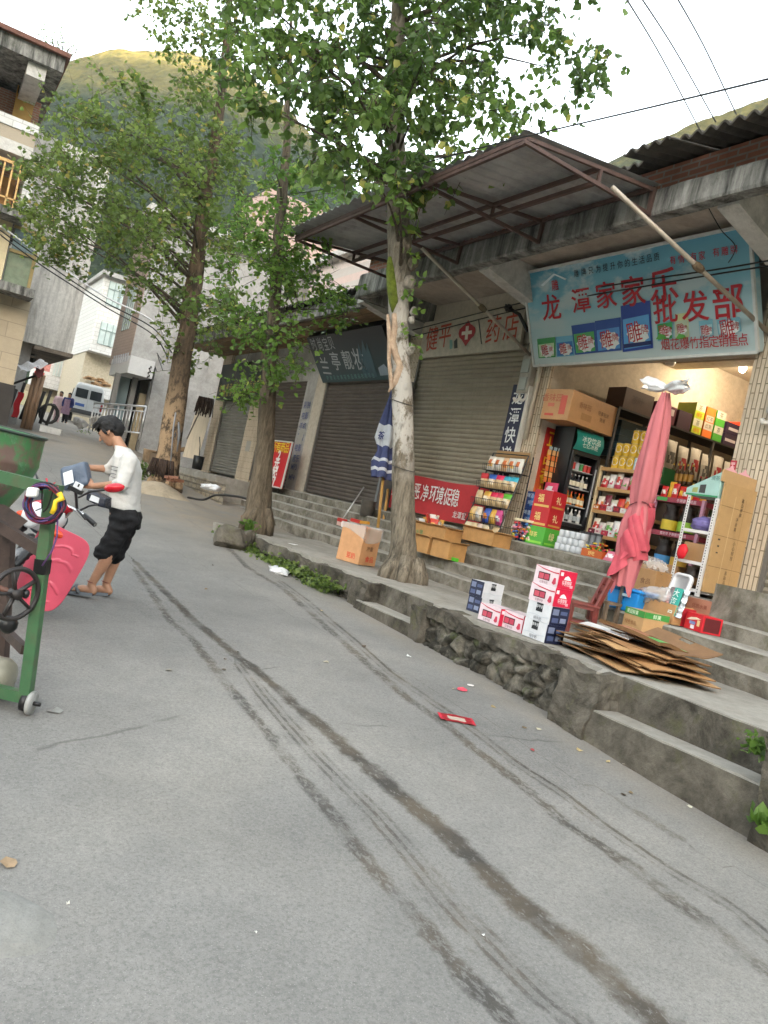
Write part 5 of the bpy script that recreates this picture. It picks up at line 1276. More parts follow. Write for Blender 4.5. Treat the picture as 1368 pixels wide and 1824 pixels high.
carton('carton','brown carton with a green printed band on the lowest step','carton',(6.78,5.60,.775),(.30,.34,.24),R(-14),'b58f62',[('x','r',0,.72,1,1,'3c8a3c'),('y','r',0,.74,1,1,'3c8a3c'),('x','t','果园鲜果',.4,.86,.05,'d8e4c8'),('y','t','鲜果',.5,.86,.05,'d8e4c8'),('x','t','绿色食品',.4,.4,.05,'8a5a3a')])
carton('carton','open plain brown carton holding plastic wrappers on the second step','carton',(7.10,5.62,.94),(.26,.46,.20),R(-8),'b28a5c',[('t','r',.05,.06,.95,.94,'4a3826')])
b=MB();b.blob((7.06,5.74,1.18),.14,.2,.10,.5,3,9);b.grit(.03,12);tag(b.build('plastic_wrap',CLR,None,True),'crumpled clear plastic wrap in the open carton on the steps','plastic bag')
packet('snack_bag','red snack bag sticking out of the open carton beside the white tray','snack bag',(7.02,5.54,1.1),.16,.16,.04,'c02820','e0b0a0',0,.3)
carton('snack_box','bright red biscuit box lying open on the second step','box',(7.10,5.16,.94),(.22,.30,.17),R(-20),'c81f2c',[('x','p',[(.08,.55),(.3,.72),(.62,.80),(.9,.74),(.62,.66),(.35,.58)],'e8d8c0'),('x','r',.28,.34,.62,.52,'7a90c0'),('x','r',.38,.08,.6,.3,'e8e0e4'),('x','r',.72,.3,.88,.66,'e0c08a'),('y','r',.1,.1,.9,.9,'5a1418')])
carton('snack_box','red box behind the biscuit box, seen at its dark open end','box',(7.14,5.47,.94),(.20,.2,.19),R(-20),'b01c2a',[('x','r',.45,.12,1,.9,'3a0c10'),('x','r',.1,.4,.35,.7,'d8a0a0')])
carton('carton','faded pinkish carton under the white slotted shelf','carton',(7.42,5.40,1.10),(.2,.34,.15),R(-4),'b07a62',[('x','t','优质水果',.5,.5,.05,'8a4a3a')])
carton('carton','big brown carton behind the parasol on the upper step','carton',(7.40,6.22,1.10),(.3,.42,.34),R(6),'ad8456',[('x','t','食品',.7,.6,.07,'7a5434'),('t','r',0,.48,1,.54,'c8a878')])
carton('carton','wide brown carton at the shop threshold below the jar shelf','carton',(7.80,6.50,1.262),(.3,.9,.28),R(2),'a67c50',[('x','r',.48,0,.52,1,'c8a878')])
b=MB();b.sheet(lambda u,v:V((7.36+.14*math.sin(u*8)*.3,lerp(6.0,6.4,u),1.46+.09*math.sin(u*PI)+.05*math.sin(u*17+v*9)))+V((lerp(-.14,.14,v),0,-.05*abs(v-.5))),18,10);b.grit(.02,13);tag(b.build('plastic_wrap',CLR,None,True),'clear plastic sheet crumpled on the big brown carton','plastic bag')
# white tray and big seaweed packet
t=root('white_tray',(7.2,5.58,1.06),'white rounded plastic tray standing on its edge on the steps','tray')
b=MB()
def rr(c,w_,h_,r,n_=6):
    o=[]
    for cx,cy,a0 in((w_/2-r,h_/2-r,0),(-w_/2+r,h_/2-r,90),(-w_/2+r,-h_/2+r,180),(w_/2-r,-h_/2+r,270)):
        for k in range(n_+1):
            a=R(a0+90*k/n_);o.append((cx+r*math.cos(a),cy+r*math.sin(a)))
    return o
MT=Matrix.Rotation(R(-12),3,'Z')@Matrix.Rotation(R(14),3,'Y')
def TP(y,z,x=0): return V((7.17,5.60,1.22))+MT@V((x,-y,z))
out_=rr(0,.29,.52,.07);inn=rr(0,.23,.46,.05);n_=len(out_)
b.add([TP(y,z,-.03) for y,z in out_]+[TP(y,z,-.03) for y,z in inn]+[TP(y,z,.0) for y,z in inn]+[TP(y,z,.01) for y,z in out_],
 [[k,(k+1)%n_,n_+(k+1)%n_,n_+k] for k in range(n_)]+[[n_+k,n_+(k+1)%n_,2*n_+(k+1)%n_,2*n_+k] for k in range(n_)]+[[2*n_+k for k in range(n_)]]+[[3*n_+k,3*n_+(k+1)%n_,(k+1)%n_,k] for k in range(n_)]+[[3*n_+k for k in range(n_)][::-1]])
b.build('body',pm('dedede',.35,.04),t,True)
L_,mi_=mset(0);b=MB();q0=onX(1204,1073,7.02)
MS=Matrix.Rotation(R(-8),3,'Z')@Matrix.Rotation(R(10),3,'Y')
SILV=mat('silver_foil',(.6,.6,.62),.22,.3,20,.8,25,.8)
b.sheet(lambda u,v:q0+MS@V((-.03*math.sin(u*PI)-.008*math.sin(v*22+u*9),(.5-u)*.27,(v-.5)*.30)),10,10,mi_(SILV))
o=len(b.v)
b.sheet(lambda u,v:q0+MS@V((-.034-.012*math.sin(u*PI),(.5-(.34+.46*u))*.27,(v-.5)*.295)),6,6,mi_('1f9a8c'))
for i,c_ in enumerate('大海苔'): b.text(c_,q0+MS@V((-.055,-.02,.09-.09*i)),MS@V((0,-1,0)),MS@V((0,0,1)),.085,mi_('dfeeea'),.01)
b.build('x',L_,None,True);o=sc.objects[-1] if False else bpy.data.objects['x'];o.name='snack_packet';tag(o,'big silver and teal seaweed packet leaning on the white tray','packet')
b=MB();b.tube([onX(1192,1098,7.0),onX(1190,1125,6.98)],.012,6);b.tube([onX(1190,1118,6.98),onX(1187,1138,6.97)],[.02,.028],6);tag(b.build('red_tassel',pm('c8202c')),'red tassel dangling by the open carton on the steps','tassel')
# --- white slotted shelf, its near side hung with a flattened carton
WM=pm('d4d3d0',.4,.05);SX=7.56;SX2=8.14;SY=5.66;SY2=6.02
t=root('slotted_shelf',(7.85,5.84,1.262),'white slotted steel shelf standing at the right shop pillar','shelf')
for y,s_ in((SY,1),(SY2,-1)):
    for x in(SX,SX2-.03):
        b=MB();b.box((x,y-.02,1.262),(x+.004,y+.02,2.36));b.box((x+.004,y-.02*s_-.002,1.262),(x+.035,y-.02*s_+.002,2.36));b.build('post',WM,t)
for z_ in(1.30,1.60,1.95):
    b=MB();b.box((SX+.006,SY,z_),(SX2,SY2,z_+.035));b.build('shelf_board',WM,t)
b=MB()
for y in(SY,SY2):
    for k in range(34): b.box((SX-.0015,y-.006,1.30+k*.031),(SX-.0005,y+.006,1.30+k*.031+.014))
b.build('slots',pm('4a4a4c'),t)
carton('flat_carton','tall flattened brown carton with handwriting hung over the side of the slotted shelf','cardboard',((SX+SX2)/2+.02,SY-.04,1.33),(.58,.018,1.22),0,'b39163',[('y','r',0,.235,1,.24,'7d6040'),('y','r',0,.52,1,.525,'7d6040'),('y','r',0,.79,1,.795,'7d6040'),('y','r',.38,.0,.40,.9,'c4a67c'),('y','r',.72,.0,.73,.9,'9a7a50')]+[('y','t',c_,.62,.88-.045*i,.05,'4a3a2a') for i,c_ in enumerate('高山苹果')]+[('y','t',c_,.55,.70-.045*i,.045,'5a4632') for i,c_ in enumerate('净含量')]+[('y','t',c_,.62,.48-.045*i,.05,'5a4632') for i,c_ in enumerate('小心轻放')]+[('y','t',c_,.55,.20-.045*i,.05,'5a4632') for i,c_ in enumerate('易碎品')]+[('y','r',.12,.42,.18,.435,'3a3028'),('y','r',.12,.36,.18,.372,'3a3028'),('y','r',.1,.48,.17,.495,'3a3028')])
carton('carton','brown carton flap standing above the tall flattened carton','cardboard',((SX+SX2)/2,SY-.01,2.555),(.62,.02,.13),R(1),'b8966a')
for i,(x,lb) in enumerate(((7.74,'left pink crown shaped card behind the brown carton flap'),(7.98,'right pink crown shaped card behind the brown carton flap'))):
    L_,mi_=mset(0);b=MB();z0=2.655;y=SY+.03
    b.poly([(x-.10,y,z0-.1),(x+.10,y,z0-.1),(x+.105,y,z0+.05),(x+.04,y,z0+.07),(x,y,z0+.12),(x-.04,y,z0+.07),(x-.105,y,z0+.05)],mi_('e0a8b4'))
    b.obox((x,y+.008,z0-.03),(.09,0,0),(0,.004,0),(0,0,.06),mi_('e0a8b4'));b.text('生日快乐',(x,y-.003,z0+.02),(1,0,0),(0,0,1),.04,mi_('c02a4c'),.004)
    tag(b.build('crown_card',L_),lb,'card')
L_,mi_=mset(0);b=MB();x0,x1_,y0,y1=SX+.0,SX+.3,SY+.0,SY2+.06
vv=[(x0,y1,2.365),(x0,y0,2.365),(x0,y0,2.66),(x0,y1,2.44)];vv=[V(q) for q in vv]+[V((x1_,q[1],q[2])) for q in vv]
b.add(vv,[[0,1,2,3],[7,6,5,4],[3,2,6,7],[1,5,6,2],[0,3,7,4],[0,4,5,1]],mi_('9fc4bc'))
b.poly([(x0-.002,y1,2.365),(x0-.002,y0,2.365),(x0-.002,y0,2.385),(x0-.002,y1,2.385)],mi_('2f8a5a'));b.poly([(x0-.002,y1-.17,2.40),(x0-.002,y1-.25,2.40),(x0-.002,y1-.25,2.50),(x0-.002,y1-.17,2.49)],mi_('3a3a3a'));b.poly([(x0-.002,y1-.08,2.40),(x0-.002,y1-.15,2.40),(x0-.002,y1-.15,2.46),(x0-.002,y1-.08,2.45)],mi_('a0a860'));b.text('清茶',(x0-.003,y0+.07,2.58),(0,-1,0),(0,0,1),.055,mi_('4a7a70'))
tag(b.build('display_box',L_),'pale mint display box with sloping top standing on the slotted shelf','box')
b=MB();b.blob((SX+.14,5.86,2.06),.12,.14,.09,.45,3,8);tag(b.build('bag_bundle',mat('purple_stripes',(.16,.13,.34),.5,.5,14,st=(1,1,5)),None,True),'purple and clear bags bundled on the slotted shelf','bag')
carton('carton','small brown carton in the middle of the slotted shelf','carton',(SX+.17,5.84,1.637),(.26,.28,.2),0,'a07c52')
bottle('glass_jar','dark glass jar on the lowest board of the slotted shelf','jar',(SX+.14,5.86,1.337),.10,.24,'2a2018','3a2c1c','6a4a24',None,.8)
b=MB();q0=onX(1215,982,7.50);b.blob(q0,.03,.065,.085,.25,3,7);tag(b.build('red_pouch',pm('d81828',.6),None,True),'bright red cloth pouch tied to the white slotted shelf','pouch')
# small red notice on the pillar
q0=onX(1306,829,8.19);carton('red_notice','small red printed card stuck on the right tile pillar','notice',(8.19,q0.y,q0.z-.06),(.01,.075,.12),0,'b8283a',[('x','r',.15,.55,.85,.8,'d8a0a4'),('x','t','扫码',.5,.3,.03,'e8d0d0')])
# ---------------- inside the open shop
FZI=FZ+.004
# beverage fridge against the left wall, facing the shop
t=root('drinks_fridge',(8.82,9.25,FZ),'black glass door drinks fridge with a teal header against the shop wall','fridge')
X0,X1,YF_,YB_=8.50,9.12,9.0,9.5;ZT=3.30
BK=pm('121214',.35,.1)
b=MB();b.box((X0,YF_+.06,FZI),(X0+.05,YB_,ZT));b.box((X1-.05,YF_+.06,FZI),(X1,YB_,ZT));b.box((X0+.05,YB_-.04,FZI),(X1-.05,YB_,ZT));b.box((X0+.05,YF_+.06,2.93),(X1-.05,YB_-.04,ZT));b.box((X0+.05,YF_+.06,FZI),(X1-.05,YB_-.04,1.82));b.build('cabinet',BK,t)
b=MB();b.box((X0+.05,YB_-.06,1.82),(X1-.05,YB_-.042,2.93));b.build('inner_back',pm('cfd4d2',.4),t)
b=MB()
for k in range(9): b.box((X0+.05,YF_+.045,1.47+k*.034),(X1-.05,YF_+.058,1.488+k*.034))
b.build('grille',pm('2a2a2c'),t)
b=MB();b.lathe([(.0,0),(.001,0)],(0,0,-50),3) if False else None
def hd(u,v): return V((lerp(X0+.02,X1-.02,u),YF_+.05-.05*math.sin(v*PI),lerp(2.97,3.27,v)))
b.sheet(hd,4,8);b.build('header',pm('1f8f86',.3),t,True)
b=MB()
b.text('七亿冰柜',((X0+X1)/2,YF_-.012,3.06),(1,0,0),(0,0,1),.085,0,.008);b.text('ICE BEER' if False else '冰爽饮品',((X0+X1)/2,YF_-.016,3.15),(1,0,0),(0,0,1),.10,0,.008)
b.build('lettering',pm('cfe4e0'),t)
b=MB()
for a,c in(((X0+.02,1.80),(X0+.075,2.95)),((X1-.075,1.80),(X1-.02,2.95)),((X0+.075,1.80),(X1-.075,1.85)),((X0+.075,2.90),(X1-.075,2.95))): b.box((a[0],YF_+.02,a[1]),(c[0],YF_+.055,c[1]))
d=b.build('door_frame',pm('2c2d30',.3),t)
b=MB();b.box((X1-.075,YF_+.005,2.0),(X1-.05,YF_+.019,2.75));b.build('handle',pm('b8bcc0'),d)
for z_ in(1.86,2.12,2.39,2.66):
    b=MB();b.box((X0+.05,YF_+.08,z_),(X1-.05,YB_-.06,z_+.012));b.build('shelf',pm('c8ccca'),t)
shelfcol=[('c0302c','c83c34','b8bcc0','3c8a4a','c8403a','c03028'),('1c1c20','24303c','1c1c20','3a3a44','c8c8c0','20242c'),('d87a20','d8a030','c86a1c','2a2a2c','d88a28','c87820'),('303438','d8d8d4','2c3034','d0d0cc','303438','d4d4d0')]
SHN=['bottom','second','third','top']
for s,z_ in enumerate((2.672,2.402,2.132,1.872)):
    for k in range(6):
        x=X0+.11+k*.083
        c_=shelfcol[s][k]
        if s==0: can('drink_can','%s drink can on the top fridge shelf, %s'%({'c0302c':'red','c83c34':'red','b8bcc0':'silver','3c8a4a':'green','c8403a':'red','c03028':'red'}[c_],SIDE[k]),'drink can',(x,9.14,z_),.031,.12,c_,'b8bcc0',None,'cold drinks in the fridge')
        else: bottle('drink_bottle','drink bottle on the %s fridge shelf, %s'%(SHN[3-s],SIDE[k]),'bottle',(x,9.14,z_),.034,.21,c_,'d8d8d4' if s!=2 else 'd84a20','e0d8c0' if s!=3 else 'b8c0c4','cold drinks in the fridge')
# tall red sign
t=root('tobacco_sign',(8.3,9.54,2.0),'tall red and yellow vertical sign on the shop wall beside the fridge','sign')
n=NT('red_orange_print');s_=n.n('SeparateXYZ');n.co();n.l(n.tc.outputs['Object'],s_.inputs[0]);RO=n.out(n.ramp(s_.outputs['Z'],[(.0,hexc('c86a28')),(.7,hexc('b8281f')),(1.2,hexc('a81f20'))]),.45)
xA,xB=8.37,8.80
b=MB();b.box((xA-.0,9.52,1.9),(xB,9.555,3.25));b.build('board',RO,t)
b=MB()
for i,c_ in enumerate('正品香烟'): b.text(c_,(xA+.16,9.515,3.08-i*.29),(1,0,0),(0,0,1),.27,0,.012)
b.build('lettering',pm('e0b020'),t)
b=MB();b.box((xA+.29,9.512,2.98),(xA+.41,9.519,3.2));b.box((xA+.28,9.512,2.3),(xA+.38,9.519,2.5));b.build('sticker',pm('c8d8c8'),t)
b=MB();b.box((xA+.305,9.508,3.02),(xA+.395,9.511,3.14));b.box((xA+.295,9.508,2.33),(xA+.365,9.511,2.44));b.build('sticker_print',[pm('4a8a5a')],t)
# big carton on the fridge
carton('carton','big brown carton with red print lying on top of the drinks fridge','carton',(8.62,9.18,3.31),(1.12,.52,.46),R(8),'b5885a',[('x','r',.12,.12,.45,.20,'c04838'),('x','t','香味园',.30,.72,.13,'a85a3c',.01),('x','r',.62,.18,.84,.8,'bf5040'),('x','r',.18,.42,.42,.54,'c06850'),('y','t','香味园',.3,.62,.10,'8a5a34'),('y','r',.25,.18,.48,.4,'a07648'),('y','t','轻拿轻放',.72,.6,.07,'6a4a2c'),('y','t','防潮',.72,.4,.07,'6a4a2c')])
# cartons left of the fridge
for i in range(3): carton('beer_carton','blue beer carton by the shop pillar, %s of three'%('bottom','middle','top')[i] if True else '','carton',(8.40,9.40,FZI+.262*i),(.34,.20,.26),R(-2),'1c3c78',[('x','p',[(.5,.1),(1,.2),(1,.8),(.6,.9)],'2f74b8'),('x','t','啤酒',.4,.75,.08,'c8d8e8'),('x','t','纯生',.6,.35,.07,'c8d8e8'),('y','p',[(.1,.1),(.7,.2),(.9,.8),(.2,.9)],'2f74b8'),('y','t','啤酒',.5,.5,.1,'c8d8e8')],'blue beer cartons')
q0=onX(960,978,7.98)
for i in range(3):
    col=('4fa838','b81f28','b81f28')[i];lb=('green drink carton under the two red ones beside the fridge','lower red gift carton beside the fridge','upper red gift carton beside the fridge')[i]
    pr=[('x','t','福' if i else '绿茶',.4,.55,.13 if i else .08,'e8d080',.01),('x','r',.08,.08,.92,.2,'d8b060' if i else '8ad04a'),('y','t','礼' if i else '绿',.5,.55,.12,'e8d8a0',.01),('y','r',.1,.1,.9,.2,'c89040' if i else '8ad04a')]
    carton('gift_carton',lb,'carton',(8.12,8.86,FZI+.27*i),(.30,.36,.27),R(3),col,pr,'cartons stacked beside the fridge')
for i,(px,lb) in enumerate(((918,'clear jar of mixed sweets beside the pillar foot'),(938,'clear jar of mixed sweets beside the green carton'))):
    q0=onX(px,968,8.0);L_,mi_=mset(0);b=MB();q0.z=FZI
    for k in range(60):
        a=rnd.random()*2*PI;r_=.10*math.sqrt(rnd.random());z_=rnd.random()*.24
        b.blob(q0+V((r_*math.cos(a),r_*math.sin(a),.03+z_)),.03,.025,.02,.2,2,3,mi_(rnd.choice(['c03040','d8d0c8','d08030','3c70b0','c8c050','d8889c'])),k)
    b.lathe([(.115,.0),(.125,.02),(.125,.27),(.10,.30),(.0,.30)],q0,14,mi_(BAG)) if i==9 else None
    b.lathe([(.09,.29),(.1,.30),(.1,.33),(0,.335)],q0,14,mi_('d8c8a8'));tag(b.build('sweet_jar',L_),lb,'jar')
# hanging strips of snacks and pink bags
for i in range(4):
    L_,mi_=mset(0);b=MB();x=8.36+i*.075
    for k in range(6): b.obox((x+.03*k/6,9.36-.02*i,2.86-k*.085),(.028,0,0),(0,.008,.0),(0,.004,.038),mi_('d87838' if k%2 else 'd8a468'))
    b.poly([(x-.03,9.35-.02*i,2.95),(x+.035,9.35-.02*i,2.95),(x+.035,9.35-.02*i,2.90),(x-.03,9.35-.02*i,2.90)],mi_('8aa0a8'))
    tag(b.build('snack_strip',L_),'hanging strip of orange snacks by the red sign, %s'%SIDE[i],'snack','hanging snack strips')
for i in range(2): packet('sweet_bag','%s pink bag of sweets hanging below the snack strips'%('upper','lower')[i],'bag',(8.42,9.22,2.16-.24*i),.30,.24,.10,'c83c60','e0b8c4',0,0,'pink sweet bags',None,'d8d0d0')
# wood edged display shelf
GX=9.0;gy0,gy1=7.85,8.86
t=root('display_shelf',(GX+.2,8.35,FZ),'display shelf with pale wooden edges stacked with packets behind the parasol','shelf')
WE=mat('wood_edge',(.50,.30,.12),.5,.2,8,st=(4,.5,4))
GZ=[2.80,2.49,2.14,1.77]
for z_ in GZ:
    b=MB();b.box((GX,gy0,z_-.05),(GX+.42,gy1,z_));b.build('shelf_board',WE,t)
b=MB();b.box((GX,gy1,FZI),(GX+.04,gy1+.03,2.82));b.box((GX+.38,gy1,FZI),(GX+.42,gy1+.03,2.82));b.box((GX,gy0-.03,FZI),(GX+.04,gy0,2.82));b.build('upright',pm('d8c8a0'),t)
b=MB();b.box((GX+.43,gy0,FZI),(GX+.45,gy1,2.8));b.build('back_panel',pm('5a4a3c'),t)
PK=['c02830','d8d0c8','c8402c','e0dcd8','5aa040','d07828','b83c58','e8e4e0','7a2838','d8a8b0','c83038','e0e0e0']
for s,z_ in enumerate(GZ[1:]):
    for k in range(7):
        y=8.80-k*.135;c_=PK[(s*5+k*3)%12]
        packet('food_packet','packet on the %s board of the wooden shelf, %s'%(('upper','middle','lower')[s],SIDE[k]),'packet',(GX+.07,y,z_+.002),.128,.19+.03*((k+s)%3),.07,c_,PK[(s+k*5+1)%12],0,.12,'packets on the wood edged shelf',None if k%2 else 'd8d0c0',PK[(k*7+s)%12])
        carton('food_box','small box fronting the %s board of the wooden shelf, %s'%(('upper','middle','lower')[s],SIDE[k]),'box',(GX+.03,y,z_+.001),(.05,.115,.075+.015*(k%2)),0,PK[(s*3+k*5+2)%12],[('x','r',.1,.3,.9,.7,PK[(s+k+6)%12]),('x','r',.3,.4,.6,.62,PK[(s*2+k+3)%12])],'small boxes on the wood edged shelf') if s else None
# milk powder tins
rows=[(0,[8.72,8.575,8.43,8.285]),(1,[8.70,8.555,8.41,8.27]),(2,[8.42,8.27])]
for r_,ys_ in rows:
    for k,y in enumerate(ys_):
        blue=(r_==0 and k==3)
        can('milk_powder_tin',('pale blue tin at the right end of the bottom tin row' if blue else 'yellow milk powder tin in the %s row of the tin stack, %s'%(('bottom','middle','top')[r_],SIDE[k])),'tin',(GX+.14,y,2.802+r_*.2),.066,.197,'cfd8dc' if blue else 'd8b020','c8a858','6ab0c8' if blue else 'dcdce0',None if blue else 'yellow milk powder tins',PI+.35)
# toilet roll / white cups pile and orange tray
for r_ in range(3):
    for k in range(5):
        q0=onX(1040+k*13.2-r_*-4,978-r_*15+k*1.5,8.05)
        b=MB();b.lathe([(.045,0),(.052,.008),(.052,.088),(.045,.096),(0,.096)],(8.08,9.0-.0-.55-k*.106-.02*r_,FZI+.098*r_),12);tag(b.build('paper_roll',pm('c4c8cc',.5,.1),None,True),'white roll in the %s row of the threshold pile, %s'%(('bottom','middle','top')[r_],SIDE[k]),'roll','white rolls piled at the threshold')
for k in range(4): bottle('glass_bottle','grey topped jar behind the white rolls, %s'%SIDE[k],'jar',(8.5,8.45-k*.11,FZI),.045,.34,'7a8084','3a3c40','a8acb0','jars behind the white rolls',.9)
t=root('sweets_tray',(8.0,7.6,FZ),'orange tray heaped with bright wrapped sweets at the threshold','tray')
b=MB();b.box((7.97,7.50,FZI),(8.20,7.86,FZI+.012))
for lo,hi in(((7.96,7.49),(7.975,7.87)),((8.195,7.49),(8.21,7.87)),((7.975,7.49),(8.195,7.505)),((7.975,7.855),(8.195,7.87))): b.box((lo[0],lo[1],FZI),(hi[0],hi[1],FZI+.10))
b.text('好吃',(7.957,7.68,FZI+.05),(0,-1,0),(0,0,1),.06,1,.01);b.build('tray_box',[pm('b8551c'),pm('e0c878')],t)
L_,mi_=mset(0);b=MB()
for k in range(90): b.blob((8.08+rnd.uniform(-.1,.1),7.68+rnd.uniform(-.16,.16),FZI+.06+abs(rnd.gauss(0,.055))),.035,.018,.014,.2,2,3,mi_(rnd.choice(['c82828','d88028','d8c040','2c2c2c','b83048','4a8a3a'])),k,Matrix.Rotation(rnd.random()*6,3,'Z')@Matrix.Rotation(rnd.gauss(0,.5),3,'Y'))
tag(b.build('sweets',L_,t),kind='stuff')
packet('snack_packet','pink and white sweet bag beside the orange tray','packet',(7.99,7.40,FZI),.18,.15,.06,'d87890','e8e4e4',0,.5)
# red shelf with jars
RX=8.78;ry0,ry1=6.78,7.52
t=root('jar_shelf',(RX+.2,7.15,FZ),'red and pink steel shelf holding big dark pickle jars','shelf')
RS=pm('8c1f38',.4,.08)
for z_ in(2.44,1.98,1.50):
    b=MB();b.box((RX,ry0,z_-.065),(RX+.36,ry1,z_));b.build('shelf_board',RS,t)
for y in(ry0-.02,ry1+.02):
    b=MB();b.box((RX,y-.022,FZI),(RX+.04,y+.022,2.45));b.build('post',pm('b8849c'),t)
b=MB();b.text('手擀面条 挂面',(RX-.003,7.02,2.408),(0,-1,0),(0,0,1),.05,0,.006);b.text('蜜玫瑰 手擀面条 酱菜',(RX-.003,7.12,1.948),(0,-1,0),(0,0,1),.045,0,.006);b.build('price_lettering',pm('d8b8c0'),t)
b=MB();b.box((RX-.006,7.33,2.385),(RX-.001,7.50,2.432));b.build('price_ticket',pm('3f9a48'),t)
jl=[('c8b030','e0d040'),('8ab83a','b8e02a'),('4a90c8','d8b030'),('c8a040','a88838')]
for s,z_ in enumerate((1.982,1.502)):
    for k in range(2):
        c1,c2=jl[s*2+k]
        bottle('pickle_jar','big dark %s labelled jar, %s one on the %s red shelf board'%((('yellow','lime green'),('blue and yellow','mustard'))[s][k],('left','right')[k],('upper','lower')[s]),'jar',(RX+.14,7.32-k*.27,z_),.115,.37,'1c120c','241a14',c1,'big jars on the red shelf',.75,(.06,.42))
cols=['c82020','d8a020','c82828','d03020','c02028','d8b030']
for k in range(8): packet('noodle_packet','red and yellow packet standing on the red shelf, %s'%SIDE[k],'packet',(RX+.06+.03*(k%2),7.46-k*.088,2.442),.10,.15+.05*((k*3)%4)/2,.05,cols[k%6],'d8a828' if k%2 else 'e0dcd0',0,.1,'packets on top of the red shelf')
for k in range(7):
    packet('hanging_packet','red packet hanging between parasol and red shelf, %s from the top'%ORD[k],'packet',(8.72,7.62,2.66-k*.155),.10,.14,.04,('c02028','a83038')[k%2],'d8d0b8' if k%3 else '2a3a2a',0,.05,'packets hanging in a column')
# bottles and beer further in
for k in range(5): bottle('liquor_bottle','brown bottle with gold cap behind the parasol, %s'%SIDE[k],'bottle',(9.5,7.95-k*.085,2.72),.036,.30,'4a3014','c8a040','b08030','gold capped bottles behind the parasol')
for k in range(6): bottle('beer_bottle','dark green bottle on the inner shelf, %s'%SIDE[k],'bottle',(9.7,7.60-k*.095,2.62),.038,.27,'16301a','a82028','2c5a30','green bottles on the inner shelf')
for k in range(4): bottle('red_bottle','dark red bottle above the red shelf, %s'%SIDE[k],'bottle',(9.3,7.20-k*.085,2.50),.036,.24,'5a1018','b88a30','7a1820','dark red bottles above the red shelf')
carton('beer_carton','green and yellow beer carton behind the top of the parasol','carton',(9.3,8.0,2.66),(.24,.34,.24),0,'1f5a2c',[('x','r',0,0,.3,1,'c8b828'),('x','t','啤酒',.6,.6,.09,'d8e0c8'),('x','t','冰爽',.6,.25,.06,'d8e0c8')])
carton('inner_shelf_unit','dark inner shelf board carrying the bottles','shelf',(9.75,7.4,2.3),(.7,1.2,.19),0,'2a241e') if False else None
t=root('inner_shelf',(9.7,7.35,FZ),'dark inner shelf behind the red shelf carrying rows of bottles','shelf')
b=MB();b.box((9.18,6.7,2.48),(9.95,7.45,2.498));b.box((9.4,7.0,2.60),(9.95,8.2,2.618));b.box((9.18,7.8,2.64),(9.6,8.2,2.657));b.build('shelf_board',pm('4a3828'),t)
b=MB()
for x,y in((9.2,6.72),(9.93,6.72),(9.93,8.18),(9.2,8.18)): b.box((x-.02,y-.02,FZI),(x+.02,y+.02,2.7))
b.build('post',pm('3a342e'),t)
# dark rack along the left wall with boxes on top
t=root('wall_rack',(10.9,9.3,FZ),'dark steel rack along the shop wall loaded with boxes and bags','rack')
b=MB();RK=pm('1c1a1a',.5,.1)
for z_ in(3.80,3.05,2.35,1.75): b.box((9.22,8.98,z_-.03),(12.9,9.5,z_)) if z_>3.5 else b.box((9.5,9.05,z_-.03),(12.9,9.5,z_))
b.build('shelf_board',RK,t)
for x in(9.24,10.4,11.6,12.86):
    b=MB();b.box((x-.02,8.98,FZI),(x+.02,9.02,3.77));b.box((x-.02,9.46,FZI),(x+.02,9.5,3.77));b.build('post',pm('4a4a4a'),t)
def rackbox(px0,px1,y0,y1,body,prints,label,Y=9.0,d=.36):
    a=onY(px0,(y0+y1)/2,Y);c=onY(px1,(y0+y1)/2,Y);zt=onY((px0+px1)/2,y0,Y).z
    return a.x,c.x,zt
specs=[(9.32,9.98,.34,'4a3024','brown carton at the left end of the rack top',[('y','t','茶叶',.45,.55,.14,'3a2018')],0),
(10.05,10.55,.30,'5a1c30','maroon box with a white label on the rack top',[('y','r',.1,.5,.9,.85,'c8b8b8')],0),
(10.62,10.95,.30,'3a2430','dark box next to the maroon one on the rack top',[],0),
(11.0,11.24,.26,'a8b82c','lower lime green tea box on the rack top',[('y','r',0,.5,1,1,'b8b8a0'),('y','t','茶',.5,.72,.1,'4a4a3a'),('y','t','绿茶',.5,.25,.08,'c86a28')],0),
(11.0,11.24,.26,'a8b82c','upper lime green tea box on the rack top',[('y','r',0,.5,1,1,'b8b8a0'),('y','t','茶',.5,.72,.1,'4a4a3a'),('y','t','绿茶',.5,.25,.08,'c86a28')],1),
(11.28,11.52,.26,'d06a28','lower orange tea box on the rack top',[('y','r',0,.5,1,1,'b8b0a0'),('y','t','红茶',.5,.75,.08,'4a3a2a')],0),
(11.28,11.52,.26,'d06a28','upper orange tea box on the rack top',[('y','r',0.1,.05,.9,.45,'b8b0a0'),('y','t','红茶',.5,.25,.08,'4a3a2a')],1),
(11.56,11.80,.26,'4a9a34','lower green tea box on the rack top',[('y','r',0,.5,1,1,'b8b8a8'),('y','t','茶',.5,.75,.1,'3a3a2a')],0),
(11.56,11.80,.26,'4a9a34','upper green tea box on the rack top',[('y','r',0,.5,1,1,'b8b8a8'),('y','t','茶',.5,.75,.1,'3a3a2a')],1),
(11.86,12.22,.20,'2c1c34','lower dark purple box on the rack top',[('y','r',.1,.35,.9,.6,'b8b0b4')],0),
(11.86,12.22,.20,'2c1c34','upper dark purple box on the rack top',[('y','r',.2,.35,.95,.6,'b8b0b4')],1),
(12.28,12.85,.22,'4a2c1c','brown box under the orange red one at the right end of the rack',[],0),
(12.24,12.85,.26,'c83c20','orange red box at the right end of the rack',[('y','r',.35,.2,.6,.6,'d8a890'),('y','t','礼盒',.75,.5,.12,'e0b080')],.85)]
